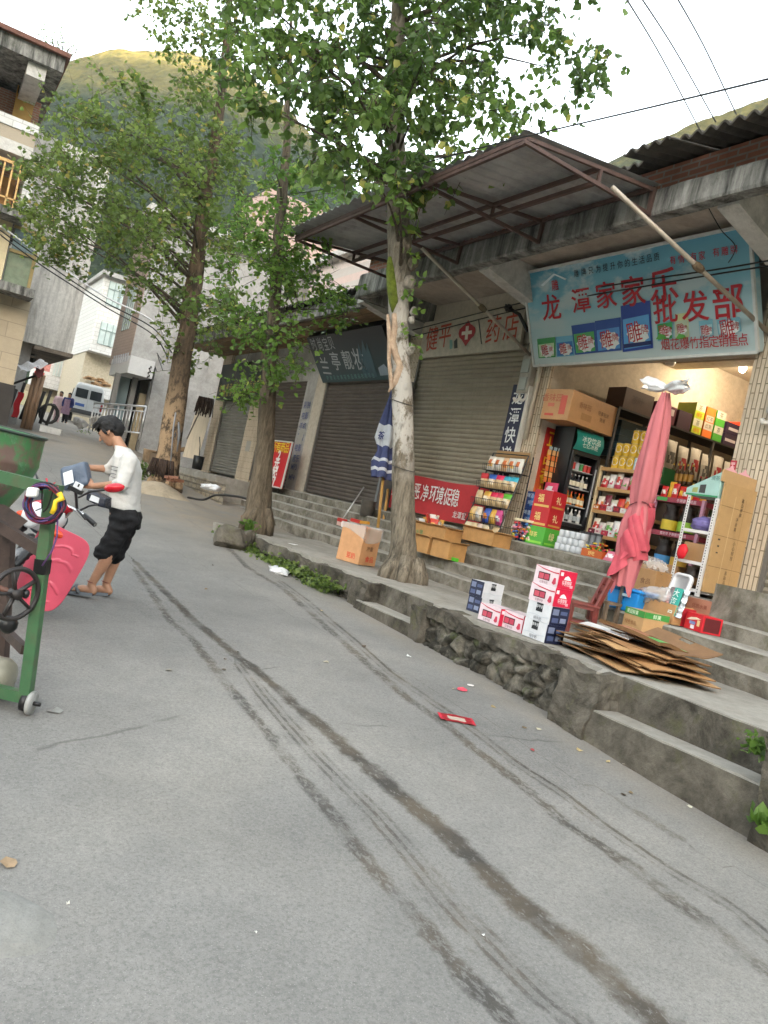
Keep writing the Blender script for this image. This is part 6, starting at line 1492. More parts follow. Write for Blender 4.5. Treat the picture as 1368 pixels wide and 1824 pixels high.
for x0_,x1_2,h,col,lb,pr,lv_ in specs: carton('goods_box',lb,'box',((x0_+x1_2)/2,9.2,3.802+h*lv_),(x1_2-x0_,.38,h-.004),0,col,pr,'boxes on the rack top')
# folded blue goods and hanging bags
for k in range(5): carton('folded_pack','folded dark blue pack under the rack top, %s from the bottom'%ORD[k],'pack',(9.78,9.27,3.052+k*.12),(.62,.34,.115),0,('24404c','2c4a58')[k%2],[('y','r',.55,.2,.95,.5,'7a8a90')] if k>2 else [],'folded packs under the rack top')
for k in range(7):
    x=10.65+k*.31;packet('rice_bag','hanging white printed bag on the rack, %s'%SIDE[k],'bag',(x,9.02,3.06-.04*(k%2)),.26,.52,.10,('b8b4ac','a8a49c')[k%2],'9a3038' if k%3 else '5a5a58',0,0,'bags on the wall rack','c8c4bc',None,Matrix.Rotation(PI/2,3,'Z')@Matrix.Rotation(.05,3,'Y'))
for k in range(8):
    x=10.2+k*.31;packet('dark_bag','dark %s bag on the middle board of the rack, %s'%(('green','maroon')[k%2],SIDE[k]),'bag',(x,9.02,2.36),.27,.5,.12,('1c3420','4a1820')[k%2],'3a5a40' if k%2==0 else '7a4a4c',0,0,'dark bags on the wall rack',None,None,Matrix.Rotation(PI/2,3,'Z'))
# ---------------- snack rack outside the pharmacy shutter
t=root('wire_rack',(7.7,9.75,FZ),'leaning black wire rack filled with bags of snacks beside the blue sign','rack')
def rk(px,py,X): return onX(px,py,X)
WR=pm('1c1c1e',.4)
yl,yr=10.28,9.42;xs_=[7.95,7.90,7.86,7.80,7.74]
zs_=[2.42,2.13,1.85,1.58,1.32]
b=MB()
for y in(yl,yr): b.tube([(8.02,y,2.72),(7.72,y,1.30)],.012,6);b.tube([(8.12,y,2.72),(8.12,y,1.42)],.012,6)
b.tube([(8.02,yl,2.72),(8.02,yr,2.72)],.01,6);b.build('frame',WR,t)
for s,(x,z_) in enumerate(zip(xs_,zs_)):
    b=MB()
    for k in range(19):
        y=lerp(yl,yr,k/18);b.tube([(x-.10,y,z_+.10),(x-.08,y,z_),(x+.16,y,z_)],.004,4,0,False)
    for q in((x-.10,z_+.10),(x-.08,z_),(x+.16,z_)): b.tube([(q[0],yl,q[1]),(q[0],yr,q[1])],.005,4)
    b.build('basket',WR,t)
snack=[['e0d8cc','d8d0c0','e0b890','d8d4cc','e0dcd0'],['c02830','2c58a8','c81f50','3aa0b8','38a8c0'],['c8b088','d0a040','c82048','c83050','5aa830'],['c8a878','d8c8b0','3450a0','d0a040','c04880'],['d8c8a8','d0b890','d8c0b0','c8b898','b8a078']]
for s,(x,z_) in enumerate(zip(xs_,zs_)):
    for k in range(5):
        c_=snack[s][k];packet('snack_bag','%s bag of snacks on the %s tier of the wire rack, %s'%({'c0':'red','2c':'blue','c8':'reddish','3a':'cyan','38':'cyan','5a':'green','34':'blue'}.get(c_[:2],'pale'),('top','second','third','fourth','lowest')[s],SIDE[k]),'snack bag',(x+.0,lerp(yl-.09,yr+.09,k/4),z_+.006),.185,.23,.11,'c8ac80' if s in(1,2) else c_,('d8c4a0','e0d0b8','c8ac80')[k%3] if s in(1,2) else ('d8b060','d8d4d0','c87830')[k%3],rnd.uniform(-.2,.2),rnd.uniform(-.15,.2),'snack bags on the wire rack',c_ if s in(1,2) else None,'c86a30' if s==0 else None)
carton('carton','brown carton flap behind the top of the wire rack','cardboard',(8.1,9.9,2.62),(.02,.8,.16),0,'a88458')
# red banner
t=root('red_banner',(8.1,11.6,1.5),'red cloth banner with white characters stretched along the foot of the pharmacy shutter','banner')
b=MB();b.sheet(lambda u,v:V((8.13-.015*math.sin(u*9+v*2),lerp(13.3,10.35,u),lerp(1.50,2.17,v)+.02*math.sin(u*7))),40,6);b.build('cloth',mat('red_cloth',(.42,.025,.03),.75,.12,4,.3,50),t,True)
b=MB()
for c_,px,py,s_ in(('除',722,868,.42),('恶',741,872,.42),('净',764,876,.42),('环',780,880,.42),('境',795,884,.42),('促',806,886,.42)): pass
for c_,px,py in(('扫',705,866),('恶',742,876),('净',758,874),('环',772,878),('境',784,880),('促',798,883),('稳',811,886)): b.text(c_,(8.10,onX(px,py,8.1).y,1.90),(0,-1,0),(0,0,1),.245,0,.006,True,1.35)
b.text('龙潭宣',(8.10,10.95,1.62),(0,-1,0),(0,0,1),.13,0,.004);b.build('lettering',pm('d8d4d0'),t)
# cartons with snacks on the steps
def opencarton(base,size,rz,label,txt=None,fill=None):
    x,y,z_=base;sx,sy,sz=size;t=root('open_carton',base,label,'carton')
    M=Matrix.Rotation(rz,3,'Z');Lm=pm('b08450',.8,.14)
    b=MB();e=.008
    for lo,hi in(((-sx/2,-sy/2,0),(sx/2,sy/2,e)),((-sx/2,-sy/2,e),(-sx/2+e,sy/2,sz)),((sx/2-e,-sy/2,e),(sx/2,sy/2,sz)),((-sx/2+e,-sy/2,e),(sx/2-e,-sy/2+e,sz)),((-sx/2+e,sy/2-e,e),(sx/2-e,sy/2,sz))):
        q=MB();q.box(lo,hi);b.add([V(base)+M@p for p in q.v],q.f)
    if txt: b.text(txt,V(base)+M@V((-sx/2-.003,0.05,sz*.45)),M@V((0,-1,0)),V((0,0,1)),.1,1,.01)
    b.build('box',[Lm,pm('4a7a4a')],t)
    q=MB();q.obox((-sx/2-.0,0,sz),(-.05,0,.03),(0,sy/2,0),(.003,0,.003));q.obox((0,-sy/2,sz),(sx/2,0,0),(0,-.05,.02),(0,.002,.003));b=MB();b.add([V(base)+M@p for p in q.v],q.f);b.build('flap',Lm,t)
    return t
zt=lambda i:PZ+(FZ-PZ)*(i+1)/NS+.003
q0=onX(806,990,7.22)
opencarton((7.36,10.62,zt(2)),(.34,.52,.26),R(4),'open brown carton heaped with snack bags, leftmost on the pharmacy steps','水果')
L_=None
cl_=['e0dcd8','d8a048','c83a28','e0d8d0','c8602c','d8c8b0','b83020','e4dcd4']
for k in range(12): packet('snack_bag','%s snack bag heaped in the leftmost open carton, %s'%({'e0dcd8':'white','d8a048':'amber','c83a28':'red','e0d8d0':'white','c8602c':'orange','d8c8b0':'cream','b83020':'red','e4dcd4':'white'}[cl_[k%8]],ORD[k]),'snack bag',(7.36+rnd.uniform(-.12,.1),10.82-.037*k,zt(2)+.17+.10*math.sin(k*PI/11)),.15,.18,.07,cl_[k%8],'e8e4e0' if k%2 else 'd8a048',rnd.uniform(-.6,.6),rnd.uniform(-.5,.5),'snack bags heaped in the open carton')
opencarton((7.36,10.16,zt(2)),(.34,.34,.27),R(4),'open brown carton beside the snack filled one on the pharmacy steps')
opencarton((7.02,10.08,zt(1)),(.34,.42,.24),R(3),'open brown carton standing one step lower than the others')
opencarton((7.05,9.60,zt(1)),(.34,.40,.25),R(6),'open brown carton right of the lower one, next to the plain steps')
opencarton((7.70,9.60,zt(3)),(.36,.72,.20),R(2),'wide low brown carton at the foot of the wire rack')
b=MB();b.box((6.98,9.28,zt(1)),(7.03,9.42,zt(1)+.05));tag(b.build('green_packet',pm('4fae28')),'small lime green packet lying beside the cartons on the steps','packet')
# carton with plastic by the main tree
p=onZ(655,1015,.62)
t=root('waste_carton',(5.85,9.95,.62),'brown carton lined with clear plastic bag standing against the big tree','carton')
base=V((5.75,9.98,.62));RZ2=R(18)
M=Matrix.Rotation(RZ2,3,'Z');sx,sy,sz=.36,.44,.52
b=MB();b.add([base+M@V((a*sx/2,c*sy/2,d*sz)) for a in(-1,1) for c in(-1,1) for d in(0,1)],[[0,1,3,2],[4,6,7,5],[0,4,5,1],[2,3,7,6],[0,2,6,4]],0)
for st,fc,u,v,s_,mi__ in(('豆奶','x',-.05,.1,.09,1),('食品','y',.03,.09,.09,1),('净重','y',0,.24,.07,2)):
    if fc=='x': b.text(st,base+M@V((-sx/2-.003,u,v)),M@V((0,-1,0)),V((0,0,1)),s_,mi__,.02)
    else: b.text(st,base+M@V((u,-sy/2-.003,v)),M@V((1,0,0)),V((0,0,1)),s_,mi__,.02)
b.build('box',[pm('b98a60',.8,.12),pm('c04a30'),pm('7a5434')],t)
b=MB();b.sheet(lambda u,v:base+M@V(((sx/2+.02+.012*math.sin(u*40))*(1 if True else 0)*math.copysign(min(1,abs(math.cos(u*2*PI))*1.5),math.cos(u*2*PI)),(sy/2+.02+.012*math.sin(u*33))*math.copysign(min(1,abs(math.sin(u*2*PI))*1.5),math.sin(u*2*PI)),sz+.03-.16*v*(1+.5*math.sin(u*11)))),60,5)
b.build('plastic_liner',CLR,t,True)
b=MB();b.blob(base+V((0,0,sz-.03)),.15,.18,.05,.5,4,8);b.build('waste',pm('b86a3c',.8,.3),t)
# --- blue folded umbrella against the pillar between cosmetics and pharmacy
UX,UY=7.45,13.3
t=root('folded_umbrella',(UX,UY,FZ-.3),'tall folded blue and white umbrella on a yellow stick behind the big tree','umbrella')
top_=onX(700,690,7.6);bot=onX(673,940,7.42);ax=(bot-top_).normalized()
b=MB();b.tube([top_.lerp(bot,.6),bot],.028,8);b.build('stick',mat('yellow_wood',(.48,.27,.07),.6,.2,6),t,True)
def umb(u,v):
    a=u*2*PI;p=top_.lerp(bot,v*.66);r=interp([(0,.02),(.35,.12),(.6,.19),(.72,.13),(.82,.2),(1,.17)],v)*(1+.3*math.sin(4*a+v*5)+.12*math.sin(9*a))
    return p+V((math.cos(a)*r,math.sin(a)*r,.02*math.sin(5*a)))
b=MB();nu,nv=40,30
b.sheet(umb,nu,nv);
for i in range(nu):
    for j in range(nv):
        k=i*nv+j
        v=j/nv
        if .42<v<.66 and 16<i<34: b.m[k]=1
        elif v>.78 and (j%3==0): b.m[k]=1
b.build('canopy',[mat('navy_fabric',(.05,.065,.17),.75,.2,8),pm('c8ccd4',.7)],t,True)
b=MB();c_=top_.lerp(bot,.37)
b.text('茶',c_+V((-.2,-.1,0)),(0.3,-1,0),(0,0,1),.16,0,.02);b.build('emblem',pm('26306a'),t)
b=MB();b.box((7.9,13.42,1.42),(8.18,13.50,4.0));tag(b.build('grey_board',pm('77797a',.5,.15)),'narrow grey board standing on edge beside the brown shutter','board')
b=MB();b.tube([onX(684,925,7.9),onX(691,872,8.1)],.03,7);tag(b.build('yellow_pole',_MC['yellow_wood'],None,True),'yellow wooden pole leaning at the pillar behind the big tree','pole')
# two yuan board
t=root('price_board',(7.7,18.2,FZ-.05),'red price board with yellow and white writing propped before the brown shutters','sign')
BLq,BRq,TLq=V((7.62,18.66,1.40)),V((7.62,17.37,1.40)),V((7.72,18.78,2.52))
ux=BRq-BLq;uy=TLq-BLq;nn=ux.cross(uy).normalized();nn=nn if nn.x<0 else -nn
b=MB();b.obox(BLq+ux/2+uy/2-nn*.015,ux/2,uy/2,nn*.015);b.build('board',pm('b81420',.45,.06),t)
b=MB()
for p_,q_ in((BLq,BRq),(BLq+uy,BRq+uy),(BLq,BLq+uy),(BRq,BRq+uy)): b.bar(p_+nn*.01,q_+nn*.01,.045,.03)
b.build('frame',pm('c8c4bc'),t)
b=MB()
for i,c_ in enumerate('所有商品'): b.text(c_,BLq+ux*(.2+.2*i)+uy*.87+nn*.006,ux,uy,.29,0,.01)
b.build('yellow_lettering',pm('e0c020'),t)
b=MB()
for i,c_ in enumerate('2元起价'): b.text(c_,BLq+ux*.52+uy*(.68-.185*i)+nn*.006,ux,uy,.33 if i else .36,0,.03)
b.build('white_lettering',pm('e4e0dc'),t)
# broom and dustpan, bucket
t=root('broom',(7.2,14.0,zt(3)),'broom with metal stick and red head leaning on the steps','broom')
h0=onX(610,925,7.3);h1=onX(648,868,7.75)
b=MB();b.tube([h0,h1],.014,7);b.build('stick',mat('stick_metal',(.5,.5,.5),.3,.1,4,metal=.5),t,True)
b=MB();b.bar(h0+V((0,.16,-.02)),h0+V((0,-.16,-.02)),.05,.07);b.build('head',pm('b02820'),t);b=MB();b.bar(h0+V((0,.15,-.09)),h0+V((0,-.15,-.09)),.045,.08);b.build('bristles',pm('c8a89c'),t)
h0=onX(635,928,7.25);t=root('broom',h0,'short red and yellow brush lying on the steps beside the broom','broom')
b=MB();b.bar(h0+V((0,.17,0)),h0+V((.0,-.17,0)),.07,.06);b.build('head',pm('b82018'),t);b=MB();b.bar(h0+V((0,-.17,0)),h0+V((0,-.45,.02)),.05,.05);b.build('grip',pm('c88a28'),t)
h0=onX(655,905,7.7);b=MB();b.lathe([(.13,0),(.15,.3),(.155,.31)],h0-V((0,0,.16)),14);tag(b.build('metal_bucket',pm('5a5650',.5,.2),None,True),'grey metal bucket on the steps beside the grey board','bucket')
# ---------------- people
UPV=V((0,0,1));RH=_rt.copy();FH=V((math.sin(_y),math.cos(_y),0))
SKIN=mat('skin',(.36,.19,.115),.5,.1,20,.1,80,spec=.4);HAIR=mat('hair_black',(.006,.0055,.0055),.8,.3,30,.6,60,st=(1,1,.3))
def loft(b,secs,n=20,mi=0,caps=True):
    o=[];N=len(secs)
    for c,a,d in secs:
        c=V(c);a=V(a);d=V(d)
        for k in range(n):
            t=k*2*PI/n;ct,st=math.cos(t),math.sin(t);p=.82
            o.append(c+a*math.copysign(abs(ct)**p,ct)+d*math.copysign(abs(st)**p,st))
    fs=[[i*n+k,i*n+(k+1)%n,(i+1)*n+(k+1)%n,(i+1)*n+k] for i in range(N-1) for k in range(n)]
    if caps: fs+=[list(range(n))[::-1],[(N-1)*n+k for k in range(n)]]
    return b.add(o,fs,mi)
def capsule(b,pts,rs,n=12):
    b.tube(pts,rs,n)
    for p,r in zip(pts,rs): b.blob(p,r,r,r,0,1,7)
def fuse(b,name,m,parent,vox=.008,smooth=3,wr=0,wsc=9):
    o=b.build(name,m,parent,True)
    r=o.modifiers.new('r','REMESH');r.mode='VOXEL';r.voxel_size=vox;r.use_smooth_shade=True
    s=o.modifiers.new('s','SMOOTH');s.iterations=smooth;s.factor=.6
    dg=bpy.context.evaluated_depsgraph_get();me=bpy.data.meshes.new_from_object(o.evaluated_get(dg));o.modifiers.clear();old=o.data;o.data=me;bpy.data.meshes.remove(old)
    if not me.materials: me.materials.append(m if not isinstance(m,(list,tuple)) else m[0])
    if wr:
        for v in me.vertices:
            p=v.co;q=mnoise.noise(V((p.x*wsc,p.y*wsc,p.z*wsc*2.2)));v.co=p+v.normal*q*wr
    me.polygons.foreach_set('use_smooth',[True]*len(me.polygons));return o
D0=(road(165,1057)-CAMP).dot(DIR)*.982
def J(px,py,off=0): return at(px,py,D0+off)
b=MB()
fx=lambda p:p
# legs and feet (near = left leg)
gz=min(zr(*J(165,1055).xy),9)
for hip,knee,ank,heel,toe,off in(((224,925),(196,975),(163,1040),(166,1053),(128,1049),-.10),((228,922),(206,975),(189,1040),(194,1053),(160,1050),.12)):
    capsule(b,[J(*hip,off*.8),J(*knee,off),J(lerp(knee[0],ank[0],.35)+4,lerp(knee[1],ank[1],.35),off),J(*ank,off)],[.085,.058,.056,.036])
    capsule(b,[J(*ank,off),J(*heel,off)-UPV*0],[.036,.036]);h_=J(*heel,off);t_=J(*toe,off);capsule(b,[h_,h_.lerp(t_,.5)+UPV*.012,t_.lerp(h_,.12)],[.034,.036,.030])
    sd=(t_-h_).cross(UPV).normalized()
    for k in range(5):
        a=h_.lerp(t_,.84)+sd*(.032-.016*k);capsule(b,[a,a+(t_-h_).normalized()*(.05-.006*abs(k-1))-UPV*.012],[.0105,.009],6)
# torso, neck, head
loft(b,[(J(222,925),RH*.12,FH*.16),(J(221,900),RH*.115,FH*.15),(J(224,860),RH*.11,FH*.15),(J(227,826),RH*.10,FH*.18),(J(223,808),RH*.075,FH*.12),(J(218,798),RH*.055,FH*.06)],20)
capsule(b,[J(222,810),J(207,784)],[.056,.053])
hc=J(196,770)
hd=(J(170,786)-J(200,770)).normalized()     # face direction, down and left
tp=(J(186,740)-J(200,770)).normalized();tp=(tp-hd*tp.dot(hd)).normalized()
sdv=hd.cross(tp)
def HP(f,t_,s): return hc+hd*f+tp*t_+sdv*s
for f,t_,r in((-.02,.03,.092),(.012,-.005,.082),(.03,-.045,.060),(.045,-.08,.036)): b.blob(HP(f,t_,0),r,r,r*.98,0,1,9)
capsule(b,[HP(.09,.012,0),HP(.112,-.022,0)],[.009,.014],7)               # nose
capsule(b,[HP(.086,.03,-.03),HP(.090,.034,0),HP(.086,.03,.03)],[.012,.011,.012],7)   # brow
capsule(b,[HP(.078,-.056,-.018),HP(.086,-.056,0),HP(.078,-.056,.018)],[.008,.010,.008],6)
for s in(-1,1): b.blob(HP(-.012,-.012,s*.083),.012,.024,.032,.2,2,6);b.blob(HP(.074,.006,s*.034),.012,.012,.010,0,1,5)
# arms
NS_,NE,NW=J(230,820,-.17),J(217,862,-.25),J(168,866,-.14)
FS_,FE,FW=J(220,813,.17),J(196,836,.20),J(160,833,.10)
capsule(b,[NS_,NE,NW],[.052,.043,.029]);capsule(b,[FS_,FE,FW],[.050,.042,.028])
def hand(w_,dirv,palm,sp,thumbs):
    dirv=dirv.normalized();sd=dirv.cross(palm).normalized()
    capsule(b,[w_,w_+dirv*.04],[.028,.032],8)
    b.blob(w_+dirv*.06,.04,.04,.022,0,1,7,0,0,Matrix((dirv,sd,palm)).transposed())
    for k in range(4):
        a=w_+dirv*.088+sd*(.03-.02*k);L=(.062,.072,.068,.054)[k]
        capsule(b,[a,a+dirv*L*.5-palm*.006+sd*sp*(1.5-k)*.004,a+dirv*L*.85-palm*.026],[.0105,.0095,.008],6)
    a=w_+dirv*.035+sd*.036*thumbs;capsule(b,[a,a+dirv*.03+sd*.022*thumbs,a+dirv*.06+sd*.026*thumbs-palm*.01],[.012,.011,.009],6)
hand(FW,J(138,829,.02)-FW,(UPV*.8-RH*.3).normalized(),1,-1);hand(NW,J(150,862,-.12)-NW,(UPV*.3-FH*.9).normalized(),1,1)
man=fuse(b,'person',SKIN,None,.007,2)
tag(man,'man in white long sleeved shirt and black cropped trousers bending over a motorcycle','person')
# hair
b=MB()
b.blob(HP(-.035,.045,0),.098,.098,.098,.12,4,12,0,3);b.blob(HP(-.01,.085,0),.085,.085,.07,.15,5,10,0,5);b.blob(HP(-.065,.0,0),.072,.072,.085,.12,5,10,0,7)
for k in range(46):
    a=random.Random(k).uniform(-1.2,1.2);r_=random.Random(k+99)
    p=HP(r_.uniform(-.02,.06),.10+r_.uniform(-.015,.02),r_.uniform(-.07,.07));e=p+hd*r_.uniform(.03,.075)-tp*r_.uniform(.02,.055)+sdv*r_.uniform(-.02,.02);b.tube([p,p.lerp(e,.5)+hd*.012+tp*.012,e],[.014,.012,.003],6)
for k in range(26):
    r_=random.Random(k+300);s=r_.choice((-1,1));p=HP(r_.uniform(-.09,.03),r_.uniform(.02,.09),s*.085);e=p-tp*r_.uniform(.04,.075)-hd*r_.uniform(0,.02);b.tube([p,p.lerp(e,.5)+sdv*s*.008,e],[.013,.011,.003],6)
fuse(b,'hair',HAIR,man,.006,1)
# eye
b=MB()
for s in(-1,1):
    b.blob(HP(.084,.008,s*.034),.005,.010,.005,0,1,5);b.tube([HP(.090,.030,s*.018),HP(.089,.034,s*.034),HP(.080,.030,s*.05)],.004,5)
b.build('eyebrow',HAIR,man,True)
# shirt: body and sleeves
SHIRT=mat('white_cotton',(.47,.46,.435),.85,.06,12,.35,50)
b=MB()
loft(b,[(J(222,907),RH*.135,FH*.175),(J(221,895),RH*.137,FH*.178),(J(223,865),RH*.132,FH*.175),(J(227,834),RH*.118,FH*.19),(J(226,818),RH*.10,FH*.175),(J(222,804),RH*.078,FH*.11),(J(218,796),RH*.064,FH*.075)],24)
NE2=NE.lerp(NW,.16);FE2=FE.lerp(FW,.12)
capsule(b,[NS_,NS_.lerp(NE,.5),NE,NE2],[.078,.070,.062,.052]);capsule(b,[FS_,FS_.lerp(FE,.5),FE,FE2],[.076,.068,.060,.05])
fuse(b,'shirt',SHIRT,man,.009,3,.006,13)
b=MB()
for (x,y,l,dd) in((207,832,16,-.0),(206,838,12,0),(204,844,10,0),(203,850,8,0)): 
    p=J(x,y,-.165)-FH*.03;b.bar(p-RH*(l*.0026),p+RH*(l*.0026),.002,.006)
b.build('shirt_print',pm('5a5a5e'),man)
BLKC=mat('black_cloth',(.012,.012,.013),.85,.3,10,.4,50,spec=.2)
b=MB()
loft(b,[(J(222,903),RH*.126,FH*.165),(J(225,918),RH*.138,FH*.172),(J(222,938),RH*.13,FH*.17)],22)
for pts,off in((((226,925),(212,945),(196,972),(188,984),(186,994)),-.10),(((230,922),(220,945),(209,972),(205,984),(204,993)),.12)):
    capsule(b,[J(*q,off*.8) for q in pts],[.115,.102,.098,.098,.066])
fuse(b,'trousers',BLKC,man,.009,2,.016,10)
SAND=mat('sandal_grey',(.11,.12,.13),.7,.2,10)
for heel,toe,off in(((167,1057),(119,1052),-.10),((195,1057),(152,1054),.12)):
    h_=J(*heel,off);t_=J(*toe,off);dv=(t_-h_).normalized();sd=dv.cross(UPV).normalized();b=MB()
    prof_=[(0,.032),(.06,.036),(.14,.040),(.2,.046),(.25,.042),(.275,.02)]
    o=[h_+dv*x+sd*w__*s-UPV*z_ for z_ in(-.006,.022) for x,w__ in prof_ for s in(-1,1)];m_=len(prof_)
    for i in range(m_-1):
        for base_ in(0,2*m_): b.f.append([base_+2*i,base_+2*i+1,base_+2*i+3,base_+2*i+2]);b.m.append(0)
        for s in(0,1): b.f.append([2*i+s,2*i+2+s,2*m_+2*i+2+s,2*m_+2*i+s]);b.m.append(0)
    b.v=o
    for k in(-1,1): b.tube([h_+dv*.12+sd*.046*k,h_+dv*.165+UPV*.052+sd*.012*k,h_+dv*.215-sd*.048*k],[.016,.018,.016],6)
    b.build('sandal',SAND,man,True)
b=MB()
for a,off in(((163,1036),-.10),((189,1036),.12)):
    c=J(*a,off);b.tube([c+RH*.040*math.cos(k*.5)+FH*.040*math.sin(k*.5)+UPV*.004*math.sin(k) for k in range(13)],.004,5,close=False)
b.build('anklet',pm('6a2420'),man,True)
# small far people
def far_person(px,py,D,h,label,top_,bot_,apron=None,hat=None):
    f=at(px,py,D);b=MB();s=h/1.6
    P=lambda r,z,d=0:f+RH*r*s-FH*d*s+UPV*z*s
    for r in(-.09,.09): capsule(b,[P(r,.03,.04),P(r,.04,-.03),P(r,.45),P(r*.9,.82)],[.035,.045,.06,.09],8)
    loft(b,[(P(0,.8),RH*.16*s,FH*.11*s),(P(0,1.0),RH*.15*s,FH*.10*s),(P(0,1.25),RH*.19*s,FH*.11*s),(P(0,1.33),RH*.10*s,FH*.07*s)],12)
    capsule(b,[P(0,1.3),P(0,1.40)],[.05,.05],8);b.blob(P(0,1.48,.01),.085*s,.085*s,.115*s,0,1,8)
    for k in(-1,1):
        capsule(b,[P(.20*k,1.27),P(.26*k,1.02),P(.22*k,.80,.08)],[.055,.045,.035],8);b.blob(P(.21*k,.74,.1),.04*s,.03*s,.06*s,.1,2,6)
    o=fuse(b,'person',SKIN,None,.016,2);tag(o,label,'person')
    b=MB();loft(b,[(P(0,.78),RH*.19*s,FH*.14*s),(P(0,1.0),RH*.175*s,FH*.13*s),(P(0,1.25),RH*.215*s,FH*.135*s),(P(0,1.35),RH*.11*s,FH*.085*s)],14)
    for k in(-1,1): capsule(b,[P(.20*k,1.27),P(.265*k,1.02),P(.235*k,.86,.06)],[.075,.062,.05],8)
    fuse(b,'jacket',top_,o,.018,2)
    b=MB()
    for r in(-.09,.09): capsule(b,[P(r,.12),P(r,.45),P(r*.9,.8)],[.065,.078,.11],8)
    fuse(b,'trousers',bot_,o,.018,2)
    b=MB();b.blob(P(0,1.53,-.02),.10*s,.10*s,.10*s,.1,3,8);b.blob(P(0,1.44,-.05),.085*s,.075*s,.12*s,.1,3,8);fuse(b,'hair',HAIR,o,.016,1)
    b=MB()
    for r in(-.09,.09): b.blob(P(r,.04,.05),.05*s,.11*s,.05*s,0,1,6)
    b.build('shoe',pm('1c1a1c'),o,True)
    if apron:
        b=MB();b.sheet(lambda u,v:P(lerp(-.2,.2,u)*(1.15 if v<.5 else .8),lerp(.45,1.25,v),.13+.04*math.cos((u-.5)*PI)+.01*math.sin(u*20)),12,10);q=b.build('apron',apron,o,True)
    return o
far_person(98,754,37.5,1.52,'woman in a pale pink suit walking down the far street',mat('pink_suit',(.66,.46,.47),.8,.1,20),mat('pink_suit_',(.64,.44,.45),.8,.1,20))
far_person(114,753,37,1.40,'woman in a dark blue top and mauve apron walking down the far street',pm('2c3468',.8),pm('101014',.8),mat('mauve_apron',(.38,.24,.33),.8,.3,25))
# ---------------- parcels and phone
def softbox(name,label,cat,c,ux,uy,uz,m,lab=None,parent=None):
    b=MB();b.obox(c,ux,uy,uz);o=b.build(name,m);bm_=bmesh.new();bm_.from_mesh(o.data);bmesh.ops.subdivide_edges(bm_,edges=bm_.edges[:],cuts=5,use_grid_fill=True)
    for v in bm_.verts:
        q=v.co-V((0,0,0));v.co+=mnoise.noise_vector(v.co*16)*.014
    bm_.to_mesh(o.data);bm_.free();o.data.polygons.foreach_set('use_smooth',[True]*len(o.data.polygons));md=o.modifiers.new('s','SMOOTH');md.iterations=3
    tag(o,label,cat);return o
PLA=NT('grey_blue_film');PLA.bump(PLA.noise(22,6,.7),.9,.012);PLA=PLA.out((.085,.115,.165),.28)
c_=J(136,849,-.12)
pu=(J(158,845)-J(114,858));pv=(J(132,830)-J(140,872))
t=softbox('parcel','grey blue plastic wrapped parcel with white label held by the man','parcel',c_,pu*.5,FH*.07,pv*.48,PLA)
b=MB();q=c_-FH*.092;e1=pu.normalized();e2=(pv-e1*pv.dot(e1)).normalized();b.poly([q+e1*(-.09)-e2*.06,q+e1*(-.0)-e2*.055,q+e1*(.015)+e2*.055,q+e1*(-.07)+e2*.05]);b.build('label',pm('d8dce0'),t)
DRK=NT('dark_film');DRK.bump(DRK.noise(22,6,.7),.9,.012);DRK=DRK.out((.014,.018,.03),.25)
c2=J(177,889,-.55);t=softbox('parcel','dark plastic wrapped parcel with white label lying on the motorcycle tank','parcel',c2,RH*.085-UPV*.02,FH*.08,UPV*.045,DRK)
b=MB();b.poly([c2-FH*.088+RH*x+UPV*z_ for x,z_ in((-.05,-.02),(.03,-.03),(.03,.015),(-.04,.028))]);b.build('label',pm('c4c8cc'),t)
# ---------------- motorcycle
OH=at(108,897,6.15)                         # handlebar centre
LN=R(12);Ul=(UPV*math.cos(LN)+RH*math.sin(LN));HD=(-FH*.88+RH*.48).normalized();Wl=Ul.cross(HD).normalized()
if Wl.dot(RH)<0:Wl=-Wl
HD=(HD-Ul*HD.dot(Ul)).normalized()
G0=OH-Ul*1.02
HDs=(-FH*.94-RH*.34);HDs=(HDs-Ul*HDs.dot(Ul)).normalized();Ws=Ul.cross(HDs).normalized()
if Ws.dot(RH)<0:Ws=-Ws
def B(f,w_,u): return G0+HD*f+Wl*w_+Ul*u
def S(f,w_,u): return G0+HDs*f+Ws*w_+Ul*u
t=root('motorcycle',B(-.35,0,0),'motorcycle with pink leg shield and red mirror parked behind the concrete mixer','motorcycle')
CHR=mat('chrome',(.6,.6,.6),.15,.05,4,metal=.9);BLKP=pm('141416',.4);TYR=mat('tyre_rubber',(.015,.015,.015),.8,.2,20,.4,60)
def wheel(f,steer=0):
    P_=S if steer else B;o=P_(f,0,.29);ax=Ws if steer else Wl;HD=HDs if steer else globals()['HD']
    b=MB();pts=[];n=28
    b.tube([o+(HD*math.cos(k*2*PI/n)+Ul*math.sin(k*2*PI/n))*.245 for k in range(n)],.05,8,close=True);w_=b.build('wheel',TYR,t,True)
    b=MB();b.tube([o+(HD*math.cos(k*2*PI/n)+Ul*math.sin(k*2*PI/n))*.20 for k in range(n)],.016,6,close=True)
    for k in range(14):
        a=k*2*PI/14;b.tube([o+ax*.02*(-1)**k,o+(HD*math.cos(a)+Ul*math.sin(a))*.2],.004,4)
    b.lathe([(.04,-.05),(.05,-.04),(.05,.04),(.04,.05)],o,12,0,ax);b.build('rim',CHR,w_,True)
wheel(.46,1);wheel(-.72)
